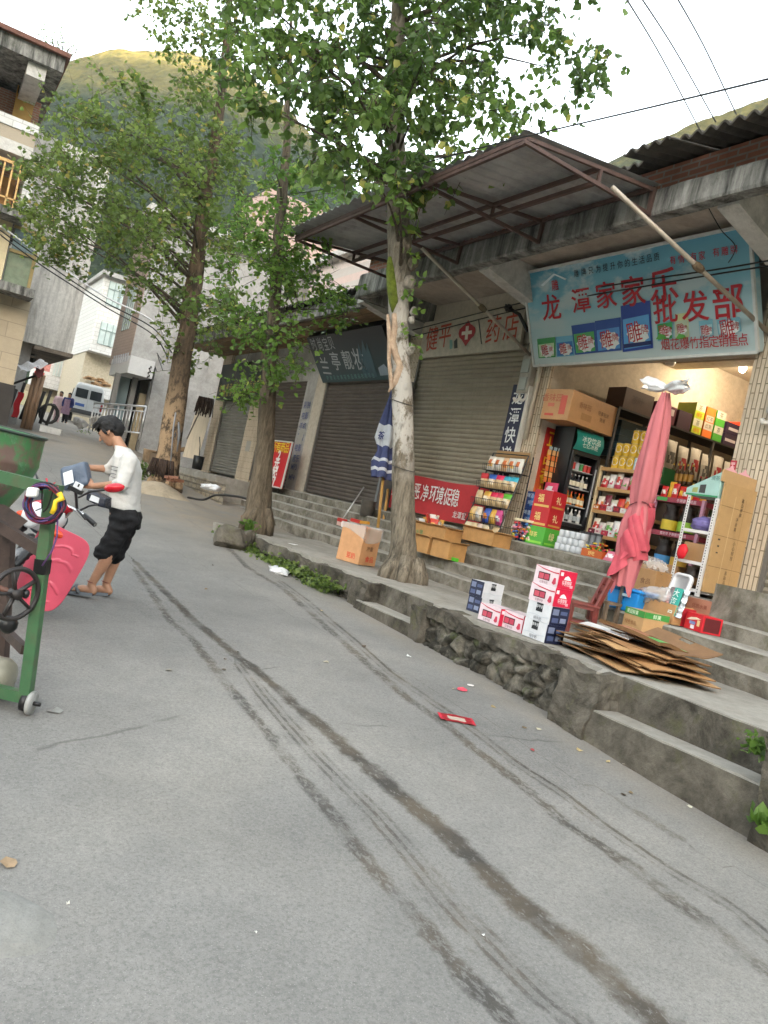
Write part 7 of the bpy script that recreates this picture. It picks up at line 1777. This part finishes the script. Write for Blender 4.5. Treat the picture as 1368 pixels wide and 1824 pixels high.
for s in(-.105,.105):
    b=MB();b.tube([S(.0,s,1.0),S(.26,s,.58)],.02,10);b.tube([S(.30,s,.52),S(.46,s,.27)],.03,10);f_=b.build('fork_leg',CHR,t,True)
    b=MB();pts=[];rs_=[]
    for k in range(15): pts.append(S(lerp(.14,.31,k/14),s,lerp(.78,.51,k/14)));rs_.append(.040 if k%2 else .032)
    b.tube(pts,rs_,10);b.build('gaiter',BLKP,f_,True)
b=MB();b.sheet(lambda u,v:S(.46+.335*math.cos(lerp(-.5,2.2,u)),lerp(-.075,.075,v),.29+.335*math.sin(lerp(-.5,2.2,u))+.02*math.cos((v-.5)*PI)),18,6);o=b.build('front_fender',pm('c8ccd0',.25),t,True);o.modifiers.new('s','SOLIDIFY').thickness=.006
b=MB();b.tube([S(.0,-.37,1.0),S(.02,-.22,1.04),S(.02,-.09,1.03),S(.02,.09,1.03),S(.02,.22,1.04),S(.0,.37,1.0)],.013,8);hb=b.build('handlebar',CHR,t,True)
for s in(-1,1):
    b=MB();b.tube([S(.01,.25*s,1.03),S(.0,.37*s,1.0)],.02,8);b.tube([S(.05,.20*s,1.05),S(.09,.34*s,1.02)],.007,6);b.build('grip',BLKP,hb,True)
    b=MB();b.tube([S(.02,.20*s,1.04),S(.03,.27*s,1.11),S(.02,.33*s,1.15)],.008,6);m_=b.build('mirror_stem',BLKP,hb,True)
mp=J(204,869,-1.45);b=MB();b.blob(mp,.075,.045,.036,.06,2,9,0,1,Matrix.Rotation(R(0),3,'Z')@Matrix((RH*.96+UPV*.22,-FH,UPV)).transposed());b.build('mirror',pm('b81424',.2),t,True)
b=MB();b.tube([mp-RH*.05-UPV*.02,J(160,876,-1.45),J(140,886,-1.4)],[.012,.009,.008],6);b.build('mirror_stem',BLKP,t,True)
b=MB();b.blob(S(.10,0,.90),.16,.14,.12,.05,2,10);b.build('headlight_cowl',pm('d0d0d2',.25),t,True)
b=MB();b.blob(S(.06,.0,.985),.15,.12,.05,.05,2,9);b.build('cowl_top',pm('a81424',.25),t,True)
b=MB();b.lathe([(.085,0),(.09,.02),(.07,.04),(0,.05)],S(.22,0,.88),16,0,HDs);b.build('headlight',NT('lamp_glass').out((.7,.7,.7),.08,0,.8),t,True)
for s in(-1,1):
    b=MB();b.blob(S(.10,.19*s,.83),.055,.035,.03,0,1,7,0,0,Matrix((Wl,HD,Ul)).transposed());b.build('indicator',pm('d8481c',.25),t,True)
b=MB();b.box((0,0,0),(.001,.001,.001)) if False else None
b.blob(B(-.34,0,.80),.15,.15,.13,.05,2,10,0,2);b.blob(B(-.18,0,.86),.13,.15,.11,.05,2,10,0,2);fuse(b,'fuel_tank',mat('dark_denim',(.035,.045,.065),.8,.3,20),t,.012,2)
b=MB();loft(b,[(B(-.45,0,.82),Wl*.11,Ul*.04),(B(-.7,0,.80),Wl*.13,Ul*.045),(B(-1.05,0,.84),Wl*.12,Ul*.04),(B(-1.15,0,.86),Wl*.08,Ul*.03)],14);b.build('seat',BLKP,t,True)
b=MB();b.tube([B(-.05,0,.85),B(-.3,0,.45),B(-.6,0,.38)],.03,8);b.tube([B(-.2,0,.75),B(-.75,0,.68),B(-1.1,0,.72)],.025,8)
for s in(-1,1): b.tube([B(-.6,.09*s,.4),B(-.82,.09*s,.29)],.022,6);b.tube([B(-.82,.11*s,.29),B(-.78,.12*s,.7)],.022,6)
b.build('frame',BLKP,t,True)
b=MB();b.blob(B(-.38,0,.40),.15,.13,.14,.1,3,9);b.lathe([(.10,-.16),(.11,-.14),(.11,.14),(.1,.16)],B(-.42,0,.33),14,0,Wl)
for k in range(5): b.lathe([(.10,0),(.10,.012)],B(-.30+.012*k,0,.50+.028*k),14,0,(HD*.3+Ul).normalized())
b.build('engine',mat('engine_grey',(.16,.16,.16),.45,.2,10,metal=.5),t,True)
b=MB();b.tube([B(-.3,.14,.45),B(-.5,.17,.28),B(-1.1,.18,.32)],[.022,.03,.045],10);b.build('exhaust',CHR,t,True)
b=MB()
for s in(-1,1): b.tube([B(-.15,.12*s,.35),B(-.02,.26*s,.48),B(-.05,.27*s,.62),B(-.15,.14*s,.72)],.014,7)
b.split('crash_bar',CHR,t,True)
# pink leg shield: rounded ribbed sheet
nA=13
A_O=at(86,1012,5.98)
au=(RH*.97-UPV*.24).normalized();av=(UPV*.93+RH*.36);av=(av-au*av.dot(au)).normalized();an=au.cross(av)
if an.dot(FH)>0:an=-an
def ap(u,v):
    x=(u-.5)*2;y_=(v-.5)*2
    m_=max(abs(x),abs(y_));q=(abs(x)**4.5+abs(y_)**4.5)**(1/4.5);k=m_/q if q>1e-6 else 1
    x*=k;y_*=k
    w_=.205*(1+.10*y_)
    g=math.sin(v*30+3.4*math.sin(u*5.5+1)+2*math.sin(v*7));rib=.006*max(0,g-.72)/.28*(1 if .14<u<.88 and .1<v<.92 else 0)
    return A_O+au*(x*w_)+av*(y_*.315)+an*(rib-.06*x*x)
b=MB();b.sheet(ap,70,120);o=b.build('leg_shield',mat('pink_plastic',(.62,.085,.135),.35,.08,4,spec=.5),t,True);o.modifiers.new('s','SOLIDIFY').thickness=.006
b=MB();b.obox(at(127,1000,6.6),RH*.05+UPV*.02,FH*.03,UPV*.04+RH*.03);b.build('foot_plate',pm('4a4e50'),t)
q=at(139,867,6.0);t2_=root('phone',q,'white backed mobile phone propped on the motorcycle handlebar','phone')
b=MB();e1=(RH*.95-UPV*.25).normalized();e2=(UPV*.9+RH*.35);e2=(e2-e1*e2.dot(e1)).normalized();e3=e1.cross(e2);b.obox(q,e1*.036,e2*.03,e3*.004);b.build('body',pm('d0d2d6',.2),t2_,bevel=.003)
b=MB();q2=q-FH*.006+e1*.002+e2*.012;b.obox(q2,e1*.006,e2*.012,e3*.002);b.build('camera_lens',BLKP,t2_)
b=MB();b.obox(q-e2*.03-e1*.005,e1*.05,e2*.016,FH*.03);b.tube([q-e2*.04,B(.03,.12,1.03)],.012,6);tag(b.build('phone_holder',BLKP),'black phone holder clamped to the handlebar under the phone','phone holder')
# ---------------- concrete mixer
MG=mat('mixer_green',(.036,.105,.042),.45,.25,5,.2,30,dirt=(.10,.055,.035),damt=.55,dscale=4)
n=NT('mixer_drum_green');co=n.co();z_=n.n('SeparateXYZ');n.l(n.tc.outputs['Object'],z_.inputs[0])
cc=n.ramp(n.noise(5,7,.7),[(.3,(.028,.105,.036)),(.7,(.05,.175,.058))])
cc=n.mix(n.ramp(n.noise(3.0,8,.72,n.co((1,1,.8),rot=(.3,1,2))),[(.52,0.0),(.60,.9)]),cc,(.13,.065,.06))
cc=n.mix(n.ramp(z_.outputs['Z'],[(1.40,0.0),(1.405,.55)]) if False else n.ramp(n.noise(9,6,.75),[(.58,0.0),(.7,.6)]),cc,(.16,.26,.18))
n.bump(n.noise(14,6),.25,.01);DRM=n.out(cc,.4)
MD=4.35;ME=lambda px,py,d=MD:at(px,py,d)
gm_=ME(44,1248);gm_.z
t=root('concrete_mixer',V((ME(10,1250).x,ME(10,1250).y,zr(*ME(10,1250).xy))),'old green concrete mixer with a rust patched drum at the left edge','concrete mixer')
RUS=mat('dark_rust',(.045,.028,.022),.75,.35,9,.4,40)
drc=at(-15,776,4.85);b=MB()
DP=[(.10,-.56),(.14,-.50),(.20,-.40),(.262,-.27),(.300,-.13),(.304,-.115),(.300,-.10),(.298,.04),(.300,.06)]
ax_=(UPV+RH*.05).normalized()
b.lathe(DP+[(.285,.06),(.28,-.1),(.22,-.3)],drc,40,0,ax_);dr=b.build('drum',DRM,t,True)
b=MB();x_=RH-ax_*RH.dot(ax_);x_.normalize();yy=ax_.cross(x_)
b.tube([drc+ax_*.06+(x_*math.cos(k*PI/20)+yy*math.sin(k*PI/20))*.302 for k in range(40)],.010,6,close=True);b.build('rim_ring',pm('26332a'),dr,True)
PT=ME(93,872);PB=ME(45,1248)
b=MB();b.bar(PB+UPV*.0,PT,.062,.062,0,up=FH);b.build('leg',MG,t,bevel=.004)
lw=-RH
b=MB();b.bar(PT+RH*.05+UPV*.0,PT-RH*1.0+UPV*.03,.06,.065);b.build('top_rail',MG,t)
b=MB();b.bar(PB+UPV*.02,PB-RH*1.0+UPV*.02,.06,.06);b.build('bottom_rail',MG,t)
b=MB();b.bar(PT-RH*1.0,PB-RH*1.0,.062,.062,0,up=FH);b.build('leg',MG,t)
b=MB();b.bar(ME(-20,925,4.5),ME(74,982,4.4),.05,.06);b.bar(ME(-10,1105,4.9),ME(44,1158,4.42),.04,.05);b.split('cross_bar',RUS,t)
b=MB();b.poly([ME(-30,890,4.7),ME(10,900,4.6),ME(50,928,4.5),ME(30,945,4.5),ME(-30,930,4.6)]);b.bar(ME(12,930,4.75),ME(-2,1180,4.75),.09,.07,0,up=FH);b.build('hopper_plate',RUS,t)
# hand wheel
hc_=ME(27,1058,4.2);ax_=(RH*.86-FH*.5).normalized();x_=UPV;yy=ax_.cross(x_).normalized()
b=MB();b.tube([hc_+(x_*math.cos(k*PI/16)+yy*math.sin(k*PI/16))*.135 for k in range(32)],.014,8,close=True)
for k in range(5):
    a=k*2*PI/5+.3;b.bar(hc_,hc_+(x_*math.cos(a)+yy*math.sin(a))*.13,.022,.014)
b.lathe([(.028,-.03),(.028,.03)],hc_,12,0,ax_);b.build('hand_wheel',pm('241e1c',.5),t,True)
b=MB();b.tube([hc_,hc_-ax_*.45],.016,8);b.build('shaft',pm('5a382a',.6),t,True)
b=MB();b.blob(ME(15,1112,4.35),.05,.05,.05,.1,2,7);b.blob(ME(46,1058,4.25),.02,.02,.025,.1,2,6);b.split('gear_knob',pm('151414'),t,True)
b=MB();c0=ME(-45,1196,4.5);b.lathe([(.06,-.02),(.105,.01),(.112,.05),(.112,.24),(.09,.275),(.03,.29)],c0-RH*.07,20,0,RH);b.build('air_tank',mat('tank_grey',(.23,.22,.17),.45,.2,6,.2,30),t,True)
wc=PB+RH*.035-UPV*.005;b=MB();b.lathe([(.062,-.012),(.066,0),(.062,.012)],wc,18,0,RH);wl=b.build('caster',pm('8c8c88',.5,.3),t,True)
b=MB();b.lathe([(.05,-.05),(.055,-.013)],wc,14,0,RH);b.lathe([(.012,.0),(.012,.05)],wc,8,0,RH);b.build('axle',pm('141212'),wl,True)
b=MB();b.lathe([(.034,0),(.034,.07)],PB.lerp(PT,.62)-UPV*.03,8,0,(PT-PB).normalized()) if False else b.bar(PB.lerp(PT,.60),PB.lerp(PT,.67),.067,.067,0,up=FH);b.build('black_tape',pm('0e0e0e',.3),t)
# cable coil hung on the mixer
cc_=ME(80,896,4.25);t=root('cable_coil',cc_-UPV*.1,'coil of red, blue and purple cable hung on the mixer frame','cable coil')
cm=[pm('6a1c34'),pm('2c3c78'),pm('5a3a6a'),pm('a82838'),pm('1c1c28')]
b=MB();rr_=random.Random(8)
for k in range(22):
    r=rr_.uniform(.082,.104);ph=rr_.random()*6;ox=rr_.uniform(-.008,.008);oz=rr_.uniform(-.01,.01);n_=30;dz=rr_.uniform(-.03,.03)
    b.tube([cc_+RH*(r*math.cos(a*2*PI/n_)+ox)+UPV*(r*math.sin(a*2*PI/n_)*1.02+oz)+FH*(dz+.012*math.sin(a*.8+ph)) for a in range(n_)],.0042,5,k%5,close=True)
b.tube([cc_+RH*.08-UPV*.05,cc_+RH*.10-UPV*.16,cc_+RH*.09-UPV*.24,cc_+RH*.055-UPV*.33],.005,5,2)
b.tube([cc_-RH*.02+UPV*.13,cc_+RH*.0+UPV*.09,cc_+RH*.03+UPV*.12,cc_+RH*.01+UPV*.07,cc_+RH*.05+UPV*.10],.006,5,3)
b.build('strands',cm,t,True)
b=MB();q=ME(58,877,4.2);b.obox(q,RH*.028+UPV*.004,FH*.02,UPV*.026);b.build('plug',pm('d8d8d6',.35),t,bevel=.008)
b=MB();b.tube([ME(105,878,4.2),ME(110,888,4.2),ME(99,893,4.18),ME(97,905,4.18),ME(92,915,4.18)],[.016,.018,.012,.014,.012],6);b.build('yellow_tie',pm('d8b414',.5),t,True)
b=MB();b.tube([cc_+RH*x+UPV*z for x,z in((-.03,.07),(-.01,-.03),(-.04,-.05))],.004,4);b.tube([cc_+RH*x+UPV*z for x,z in((.03,.08),(.02,-.02),(.0,-.05))],.004,4);b.build('black_lead',pm('0c0c0c'),t)
# ---------------- van
VB=at(148,752,40.5);rn=(-FH*.93+RH*.36).normalized();fw=-rn;rw=fw.cross(UPV).normalized()
if rw.dot(RH)<0:rw=-rw
t=root('white_van',VB,'white minivan seen from behind, parked at the far end of the street','van')
VW=pm('c2c6c6',.25,.04)
def VP(f,w_,u): return VB+fw*f+rw*w_+UPV*u
def vsec(f,wb,wt,z0,zm,z1): return [VP(f,s,u) for s,u in((-wb,z0),(wb,z0),(wb,zm),(wt,z1-.12),(wt-.12,z1),(-wt+.12,z1),(-wt,z1-.12),(-wb,zm))]
secs=[vsec(-.02,.74,.60,.45,1.0,1.82),vsec(.0,.80,.66,.38,1.05,1.90),vsec(2.4,.80,.68,.36,1.05,1.95),vsec(3.0,.80,.62,.36,1.05,1.70),vsec(3.5,.76,.6,.38,1.0,1.05)]
b=MB();o=[p for s in secs for p in s];b.add(o,[[i*8+k,i*8+(k+1)%8,(i+1)*8+(k+1)%8,(i+1)*8+k] for i in range(4) for k in range(8)]+[list(range(8))[::-1],[32+k for k in range(8)]]);b.build('body',VW,t,bevel=.02)
VG=NT('van_glass').out((.03,.035,.04),.1,0,.6)
for s0,s1 in((-.62,-.05),(.07,.62)):
    b=MB();b.obox(VP(-.035,(s0+s1)/2,1.42),rw*((s1-s0)/2),fw*.012,UPV*.23);wn=b.build('rear_window',VG,t,bevel=.011)
for f0,f1 in((.3,1.1),(1.25,2.1)):
    b=MB();b.obox(VP((f0+f1)/2,-.775,1.42),fw*((f1-f0)/2),rw*.012,UPV*.2+rw*.02);b.build('side_window',VG,t)
b=MB();b.obox(VP(-.03,0,.5),rw*.80,fw*.05,UPV*.11);b.build('bumper',pm('3a3c3e',.5),t,bevel=.02)
b=MB();b.obox(VP(-.03,-.33,.83),rw*.22,fw*.008,UPV*.07);b.build('number_plate',pm('3c5c9c'),t)
b=MB()
for s in(-.70,.70): b.obox(VP(-.02,s,.88),rw*.05,fw*.02,UPV*.18)
b.split('tail_lamp',pm('8a2420',.3),t)
b=MB();b.obox(VP(-.04,.0,1.1),rw*.006,fw*.006,UPV*.65);b.build('door_seam',pm('8a8e90'),t)
for f in(.6,2.8):
    for s in(-.7,.7):
        b=MB();b.lathe([(.2,-.09),(.28,-.08),(.28,.08),(.2,.09)],VP(f,s,.28),18,0,rw);b.build('wheel',TYR,t,True)
# stones by the railing and posts
for i,(px,py,d,r,lb) in enumerate(((136,755,36,.28,'small pale boulder beside the van rear wheel'),(146,762,31,.3,'grey boulder at the railing corner'),(170,758,29.5,.34,'grey boulder behind the railing'))):
    b=MB();hullstone(b,at(px,py,d)+UPV*r*.5,r,r*.8,r*.8);tag(b.build('boulder',GREYC),lb,'boulder')
# ---------------- wires
WIRE=pm('141414',.5);WIREL=pm('8a8a88',.5)
def wire(name,lab,pts,r=.008,m=None,sag=0,grp=None):
    P=[V(p) for p in pts];o=[]
    for i in range(len(P)-1):
        a,c=P[max(i-1,0)],P[i];d,e=P[i+1],P[min(i+2,len(P)-1)]
        for k in range(8):
            u=k/8;q=c.lerp(d,u)
            h=.5*((2*c)+(d-a)*u+(2*a-5*c+4*d-e)*u*u+(3*c-a-3*d+e)*u**3);o.append(h-V((0,0,sag*4*u*(1-u))))
    o.append(P[-1]);b=MB();b.tube(o,r,5);return tag(b.build(name,m or WIRE,None,True),lab,'cable',grp)
for a,c,lb in(((1092,-40),(1246,230),'left'),((1118,-40),(1275,217),'middle'),((1185,-40),(1312,204),'right')):
    wire('overhead_cable','%s one of three thin cables rising from the corrugated roof into the sky'%lb,[at(*a,6.0),at((a[0]+c[0])/2+4,(a[1]+c[1])/2-3,7.8),onX(*c,7.0)],.0075,pm('4c4c4e'))
wire('overhead_cable','long dark cable crossing the sky in front of the awning and trees',[at(1420,128,5.2),at(1180,186,6.2),at(900,252,8.2),at(700,305,10.0),at(560,340,13),at(450,349,16),at(360,343,18),at(240,310,21),at(150,270,23)],.008)
wire('facade_cable','upper black cable strung across the shop fronts and big blue sign',[onX(735,588,7.9),onX(905,545,7.9),onX(1020,520,7.75),onX(1160,497,7.6),onX(1290,478,7.5),onX(1420,455,7.4)],.011)
wire('facade_cable','lower black cable strung across the big blue sign',[onX(735,600,7.92),onX(905,556,7.92),onX(1020,532,7.77),onX(1160,508,7.62),onX(1290,486,7.52),onX(1420,466,7.42)],.011)
wire('facade_cable','thin cable looping up from the pillar bracket to the right corner',[onX(1296,470,7.7),onX(1310,440,7.5),onX(1285,410,7.3),onX(1262,370,7.0)],.006)
t=root('cable_bracket',onX(915,548,8.0),'black cable bracket holding wires on the pillar beside the big sign','bracket')
q=onX(905,548,7.95);b=MB();b.tube([q,onX(925,560,8.0),onX(940,590,8.12)],.03,7);b.blob(q,.07,.07,.06,.4,4,7);b.build('arm',WIRE,t,True)
for i,(P_,lb) in enumerate((([(0,402),(70,452),(128,490),(190,530),(272,572),(306,620)],'thick white cable from the brick house across to the grey house'),([(0,410),(70,460),(128,500),(190,540),(272,584),(306,628)],'upper black cable from the brick house across to the grey house'),([(0,418),(70,470),(128,508),(190,548),(272,596),(300,640)],'lower black cable from the brick house across to the grey house'))):
    wire('street_cable',lb,[at(x,y,lerp(24,29.2,k/5)) for k,(x,y) in enumerate(P_)],.03 if i==0 else .022,pm('c8c8c8') if i==0 else WIRE)
hub=at(126,560,30.9)
for i,(x,y,d) in enumerate(((62,608,31.2),(66,620,31.2),(104,500,31.3),(112,492,31.3),(70,510,31.0))):
    wire('house_cable','thin cable fanning from the corner of the concrete house, %s'%SIDE[i],[hub,at((126+x)/2,(560+y)/2+3,31),at(x,y,d)],.012)
b=MB();b.blob(hub,.16,.12,.22,.5,4,8);tag(b.build('cable_knot',WIRE,None,True),'tangle of cables knotted on the corner of the concrete house','cable')
b=MB();q=at(56,632,30.8)
for k in range(3): b.obox(q+V((0,0,.25*k-.2)),RH*.16,FH*.1,UPV*.08)
tag(b.build('insulator',pm('4a4a48')),'stack of dark insulators on the passage wall of the concrete house','insulator')
for i,(a,c) in enumerate((((265,585),(290,660)),((255,600),(280,662)),((240,560),(292,650)))):
    wire('house_cable','thin cable slanting down the side wall of the grey house, %s'%SIDE[i],[at(*a,30.2),at(*c,30.0)],.012)
# ---------------- things around the leftmost tree
def mop(c,label,w_=.16,h_=.30,n_=46,col='3a2c24'):
    t=root('mop',c,label,'mop');b=MB();r=random.Random(int(c.x*100))
    for k in range(n_):
        x=r.uniform(-w_,w_);d=r.uniform(-.06,.06);L=h_*r.uniform(.75,1.1);p=c+RH*x+FH*d
        b.tube([p,p+RH*x*.18-UPV*L*.5,p+RH*(x*.3+r.uniform(-.02,.02))-UPV*L],[.016,.018,.012],5)
    b.build('mop_head',mat('mop_'+col,hexc(col),.95,.4,20,.4,60),t,True);return t
m1=mop(at(290,818,18.4),'dirty brown mop hanging on the foot of the leftmost tree',.24,.42,60)
b=MB();b.tube([at(303,835,18.4),at(309,760,18.45),at(313,735,18.5)],.018,6);b.build('handle',pm('8a8c90'),m1,True)
m2=mop(at(368,708,24.4),'brown mop drying on a wire by the green sign',.22,.55,56)
b=MB();b.tube([at(372,708,24.4),at(350,745,24.6),at(333,782,24.8)],.02,6);b.build('handle',pm('6a6058'),m2,True)
for i,(x,lb) in enumerate(((311,'left grey rag strip hung beside the leftmost tree'),(318,'right grey rag strip hung beside the leftmost tree'))):
    b=MB();b.tube([at(x,752,18.6),at(x+1,775,18.6),at(x-3,805,18.6)],[.02,.035,.012],6);tag(b.build('rag',pm(('4a4c50','7a7c80')[i],.9),None,True),lb,'rag')
q=at(264,824,19.5);b=MB();b.lathe([(.15,0),(.17,.30),(.18,.32),(.165,.32),(.15,.05)],q,16);tag(b.build('paint_bucket',mat('paint_bucket',(.25,.17,.10),.6,.4,10,dirt=(.35,.33,.28)),None,True),'stained paint bucket standing left of the leftmost tree','bucket')
q=at(279,829,19.3);carton('wooden_box','small grey brown wooden box beside the paint bucket','box',q,(.3,.3,.28),.3,'5a4a38')
q=at(350,836,24.6);b=MB();b.lathe([(.15,0),(.17,.42),(.15,.42),(.13,.04)],q,14);b.tube([q+V((0,0,.4)),q+V((-.05,0,.75)),q+V((-.12,0,1.0))],.015,5);tag(b.build('black_pot',pm('121212'),None,True),'black plastic pot standing left of the grey shutter','pot')
q=at(344,802,25.2);b=MB();b.obox(at(352,770,25.2),RH*.24,FH*.02+UPV*.0,UPV*.85+RH*.06);b.build('x',mat('pale_board',(.62,.53,.40),.7,.12,5,st=(3,3,.4)));o=bpy.data.objects['x'];o.name='wooden_board';tag(o,'pale wooden board leaning on the grey house wall','board')
b=MB()
for k in range(4): b.obox(at(325+k*3,803-k*2,25.6),RH*.3+UPV*.12,FH*.08,UPV*.025)
tag(b.build('plank_pile',WOOD),'few brown planks piled at the foot of the pale board','planks')
for i in range(6):
    q=at(305+6*(i%3)-3*(i//3),858-5*(i//3),17.6);carton('brick','loose red brick at the foot of the leftmost tree, %s'%('lower '+('left','middle','right')[i] if i<3 else 'upper '+('left','middle','right')[i-3]),'brick',q,(.11,.23,.06),1.2+.3*i,'7d5440',(),'loose bricks at the leftmost tree')
b=MB();q=at(285,886,17.6)
b.sheet(lambda u,v:V((q.x+lerp(-.75,.6,u),q.y+lerp(-.7,.7,v),zr(q.x+lerp(-.75,.6,u),q.y+lerp(-.7,.7,v))-.02+.26*math.sin(u*PI)*math.sin(v*PI)+.03*nz((u*6,v*6,1)))),16,16);tag(b.build('dirt_mound',concrete('packed_dirt',(.34,.28,.20),(.20,.16,.11),None,3),None,True),'pale mound of packed dirt at the foot of the leftmost tree','mound')
wire('black_hose','black hose lying along the low stone wall',[at(335,886,17.2),at(362,890,16.4),at(385,882,16.2),at(420,884,15.6),at(445,890,15.2)],.025)
wire('black_hose','black cable lying on the platform in front of the grey shutter',[onZ(352,838,1.38)if False else at(352,840,24),at(380,850,22.5),at(415,860,21),at(440,868,20)],.02)
q=road(405,925);b=MB();hullstone(b,V((q.x+.1,q.y,zr(q.x,q.y)+.13)),.27,.3,.24,0,34);hullstone(b,V((q.x+.35,q.y+.1,zr(q.x,q.y)+.16)),.2,.2,.2,0,30);tag(b.build('boulder',PLAST),'big pale boulder at the end of the pavement beside the slim middle tree','boulder')
carton('brick','dull orange brick lying at the foot of the slim middle tree','brick',onZ(441,926,.70),(.12,.24,.06),.6,'8a5038')
# ---------------- litter and the half buried stone
def scrap(name,label,px,py,s,col,seed,z=None,flat=.006,cat='litter'):
    q=road(px,py) if z is None else onZ(px,py,z);r=random.Random(seed);b=MB();n_=7
    pts=[(math.cos(k*2*PI/n_)*s*r.uniform(.6,1.2),math.sin(k*2*PI/n_)*s*r.uniform(.5,1.1)) for k in range(n_)]
    zz=(lambda x,y:zr(x,y)) if z is None else (lambda x,y:z)
    c=[V((q.x,q.y,zz(q.x,q.y)+flat*1.3))];o=c+[V((q.x+x,q.y+y,zz(q.x+x,q.y+y)+.004+abs(r.gauss(0,flat)))) for x,y in pts]
    b.add(o,[[0,1+k,1+(k+1)%n_] for k in range(n_)]);return tag(b.build(name,pm(col,.5,.25)),label,cat)
q=road(813,1282);L_,mi_=mset(0);b=MB()
def rp(x,y): 
    p=q+V((x,y,0));return V((p.x,p.y,zr(p.x,p.y)+.006+.012*abs(nz((p.x*12,p.y*12,3)))))
d1=(road(845,1288)-road(786,1277)).normalized();d2=V((-d1.y,d1.x,0))
b.sheet(lambda u,v:rp(*(d1*(u-.5)*.27+d2*(v-.5)*.15).xy),12,8,mi_('8f1a24'));
nq=len(b.f)
for i in range(12):
    for j in range(8):
        if 3<=i<=8 and 2<=j<=5:b.m[i*8+j]=mi_('b0a494')
        if i in(0,11):b.m[i*8+j]=mi_('b02838')
tag(b.build('snack_wrapper',L_),'red snack wrapper lying in the middle of the road','wrapper')
scrap('snack_wrapper','pink and red scrap of wrapper near the stone wall',823,1230,.05,'c84858',2)
for i,(x,y,s,c_,lb) in enumerate(((838,1222,.035,'d8d0cc','white scrap beside the pink wrapper on the road'),(728,1170,.03,'d8d8d4','small white scrap on the road below the milk cartons'),(948,1338,.02,'8a3838','tiny dark red scrap on the road below the low step'),(1115,1362,.05,'c8b8a8','crumpled pale tissue against the foot of the low step'),(1228,1438,.025,'c8c4b0','pale leaf on the road near the right edge'),(960,1300,.025,'b0a890','dry leaf on the road below the corner block'),(120,1614,.008,'d0ccc0','tiny white chip beside the buried stone'),(14,1543,.035,'8a7458','dry brown leaf above the buried stone'),(580,1180,.03,'9a927e','dry leaf between the tyre marks'),(300,1195,.03,'7a7468','grey leaf left of the tyre marks'),(860,1668,.008,'d0d0cc','white speck near the bottom edge'),(455,1663,.008,'c8c8c0','white chip at the bottom of the road'),(97,1268,.04,'7a7a74','dark damp scrap beside the mixer caster'),(640,1065,.03,'b04830','orange scrap at the wall foot near the big tree'))):
    scrap('litter',lb,x,y,s,c_,i+10)
b=MB();q=onX(497,1020,4.55);b.blob(V((q.x,q.y,zr(q.x,q.y)+.03)),.13,.22,.05,.5,4,8);b.grit(.02,14);tag(b.build('plastic_bag',BAG,None,True),'crumpled white plastic bag on the road at the overgrown wall','plastic bag')
b=MB();q=at(378,866,14.5);q=road(376,866) if False else at(376,868,15.3);b.blob(q,.2,.25,.06,.5,4,8);b.grit(.03,14);tag(b.build('plastic_bag',BAG,None,True),'crumpled white plastic bag below the low stone wall','plastic bag')
scrap('litter','white paper scrap on the pavement near the waste carton',522,970,.09,'d8d8d4',33,.62)
scrap('litter','orange scrap on the low front step near the big tree',752,1108,.05,'d06a28',35,.36)
for i in range(18):
    r=random.Random(i+500);x=r.uniform(560,1250);y=1100+(x-560)*.52+r.uniform(-60,35)
    if i%2: x=r.uniform(240,900);y=r.uniform(960,1250)
    q=road(x,y)
    if q.x>4.6 or q.x<-3 or q.y>16: continue
    scrap('dry_leaf','small dry leaf or scrap scattered on the concrete road',x,y,r.uniform(.012,.03),r.choice(['6a5a40','8a7a58','4a3c2c','a89468']),i+600)['group']='dry leaves scattered on the road'
q=road(30,1632);b=MB();sx=.30
b.sheet(lambda u,v:(lambda x,y:V((x,y,zr(x,y)-.02+.055*max(0,1-((u-.5)/.5)**2-((v-.5)/.5)**2)**.6)))(q.x-.13+(u-.5)*.52-(v-.5)*.2,q.y+(v-.5)*.48),30,30);b.grit(.006,8);tag(b.build('buried_stone',concrete('stone_grey',(.25,.245,.225),(.15,.145,.13),None,4,.42,.7,.6,.6),None,True),'flat grey stone half buried in the road at the lower left','stone')
# ---------------- haze
HAZE_ON=True
if HAZE_ON:
    n=NT('haze_air');n.t.nodes.remove(n.b);vol=n.n('VolumePrincipled');vol.inputs['Density'].default_value=.00022;vol.inputs['Color'].default_value=(.86,.93,1,1);vol.inputs['Anisotropy'].default_value=.2
    n.l(vol.outputs[0],n.t.nodes['Material Output'].inputs['Volume'])
    b=MB();b.box((-1250,-1250,-8),(1250,1250,340));o=b.build('haze',n.mat);tag(o,kind='stuff');o.visible_shadow=True
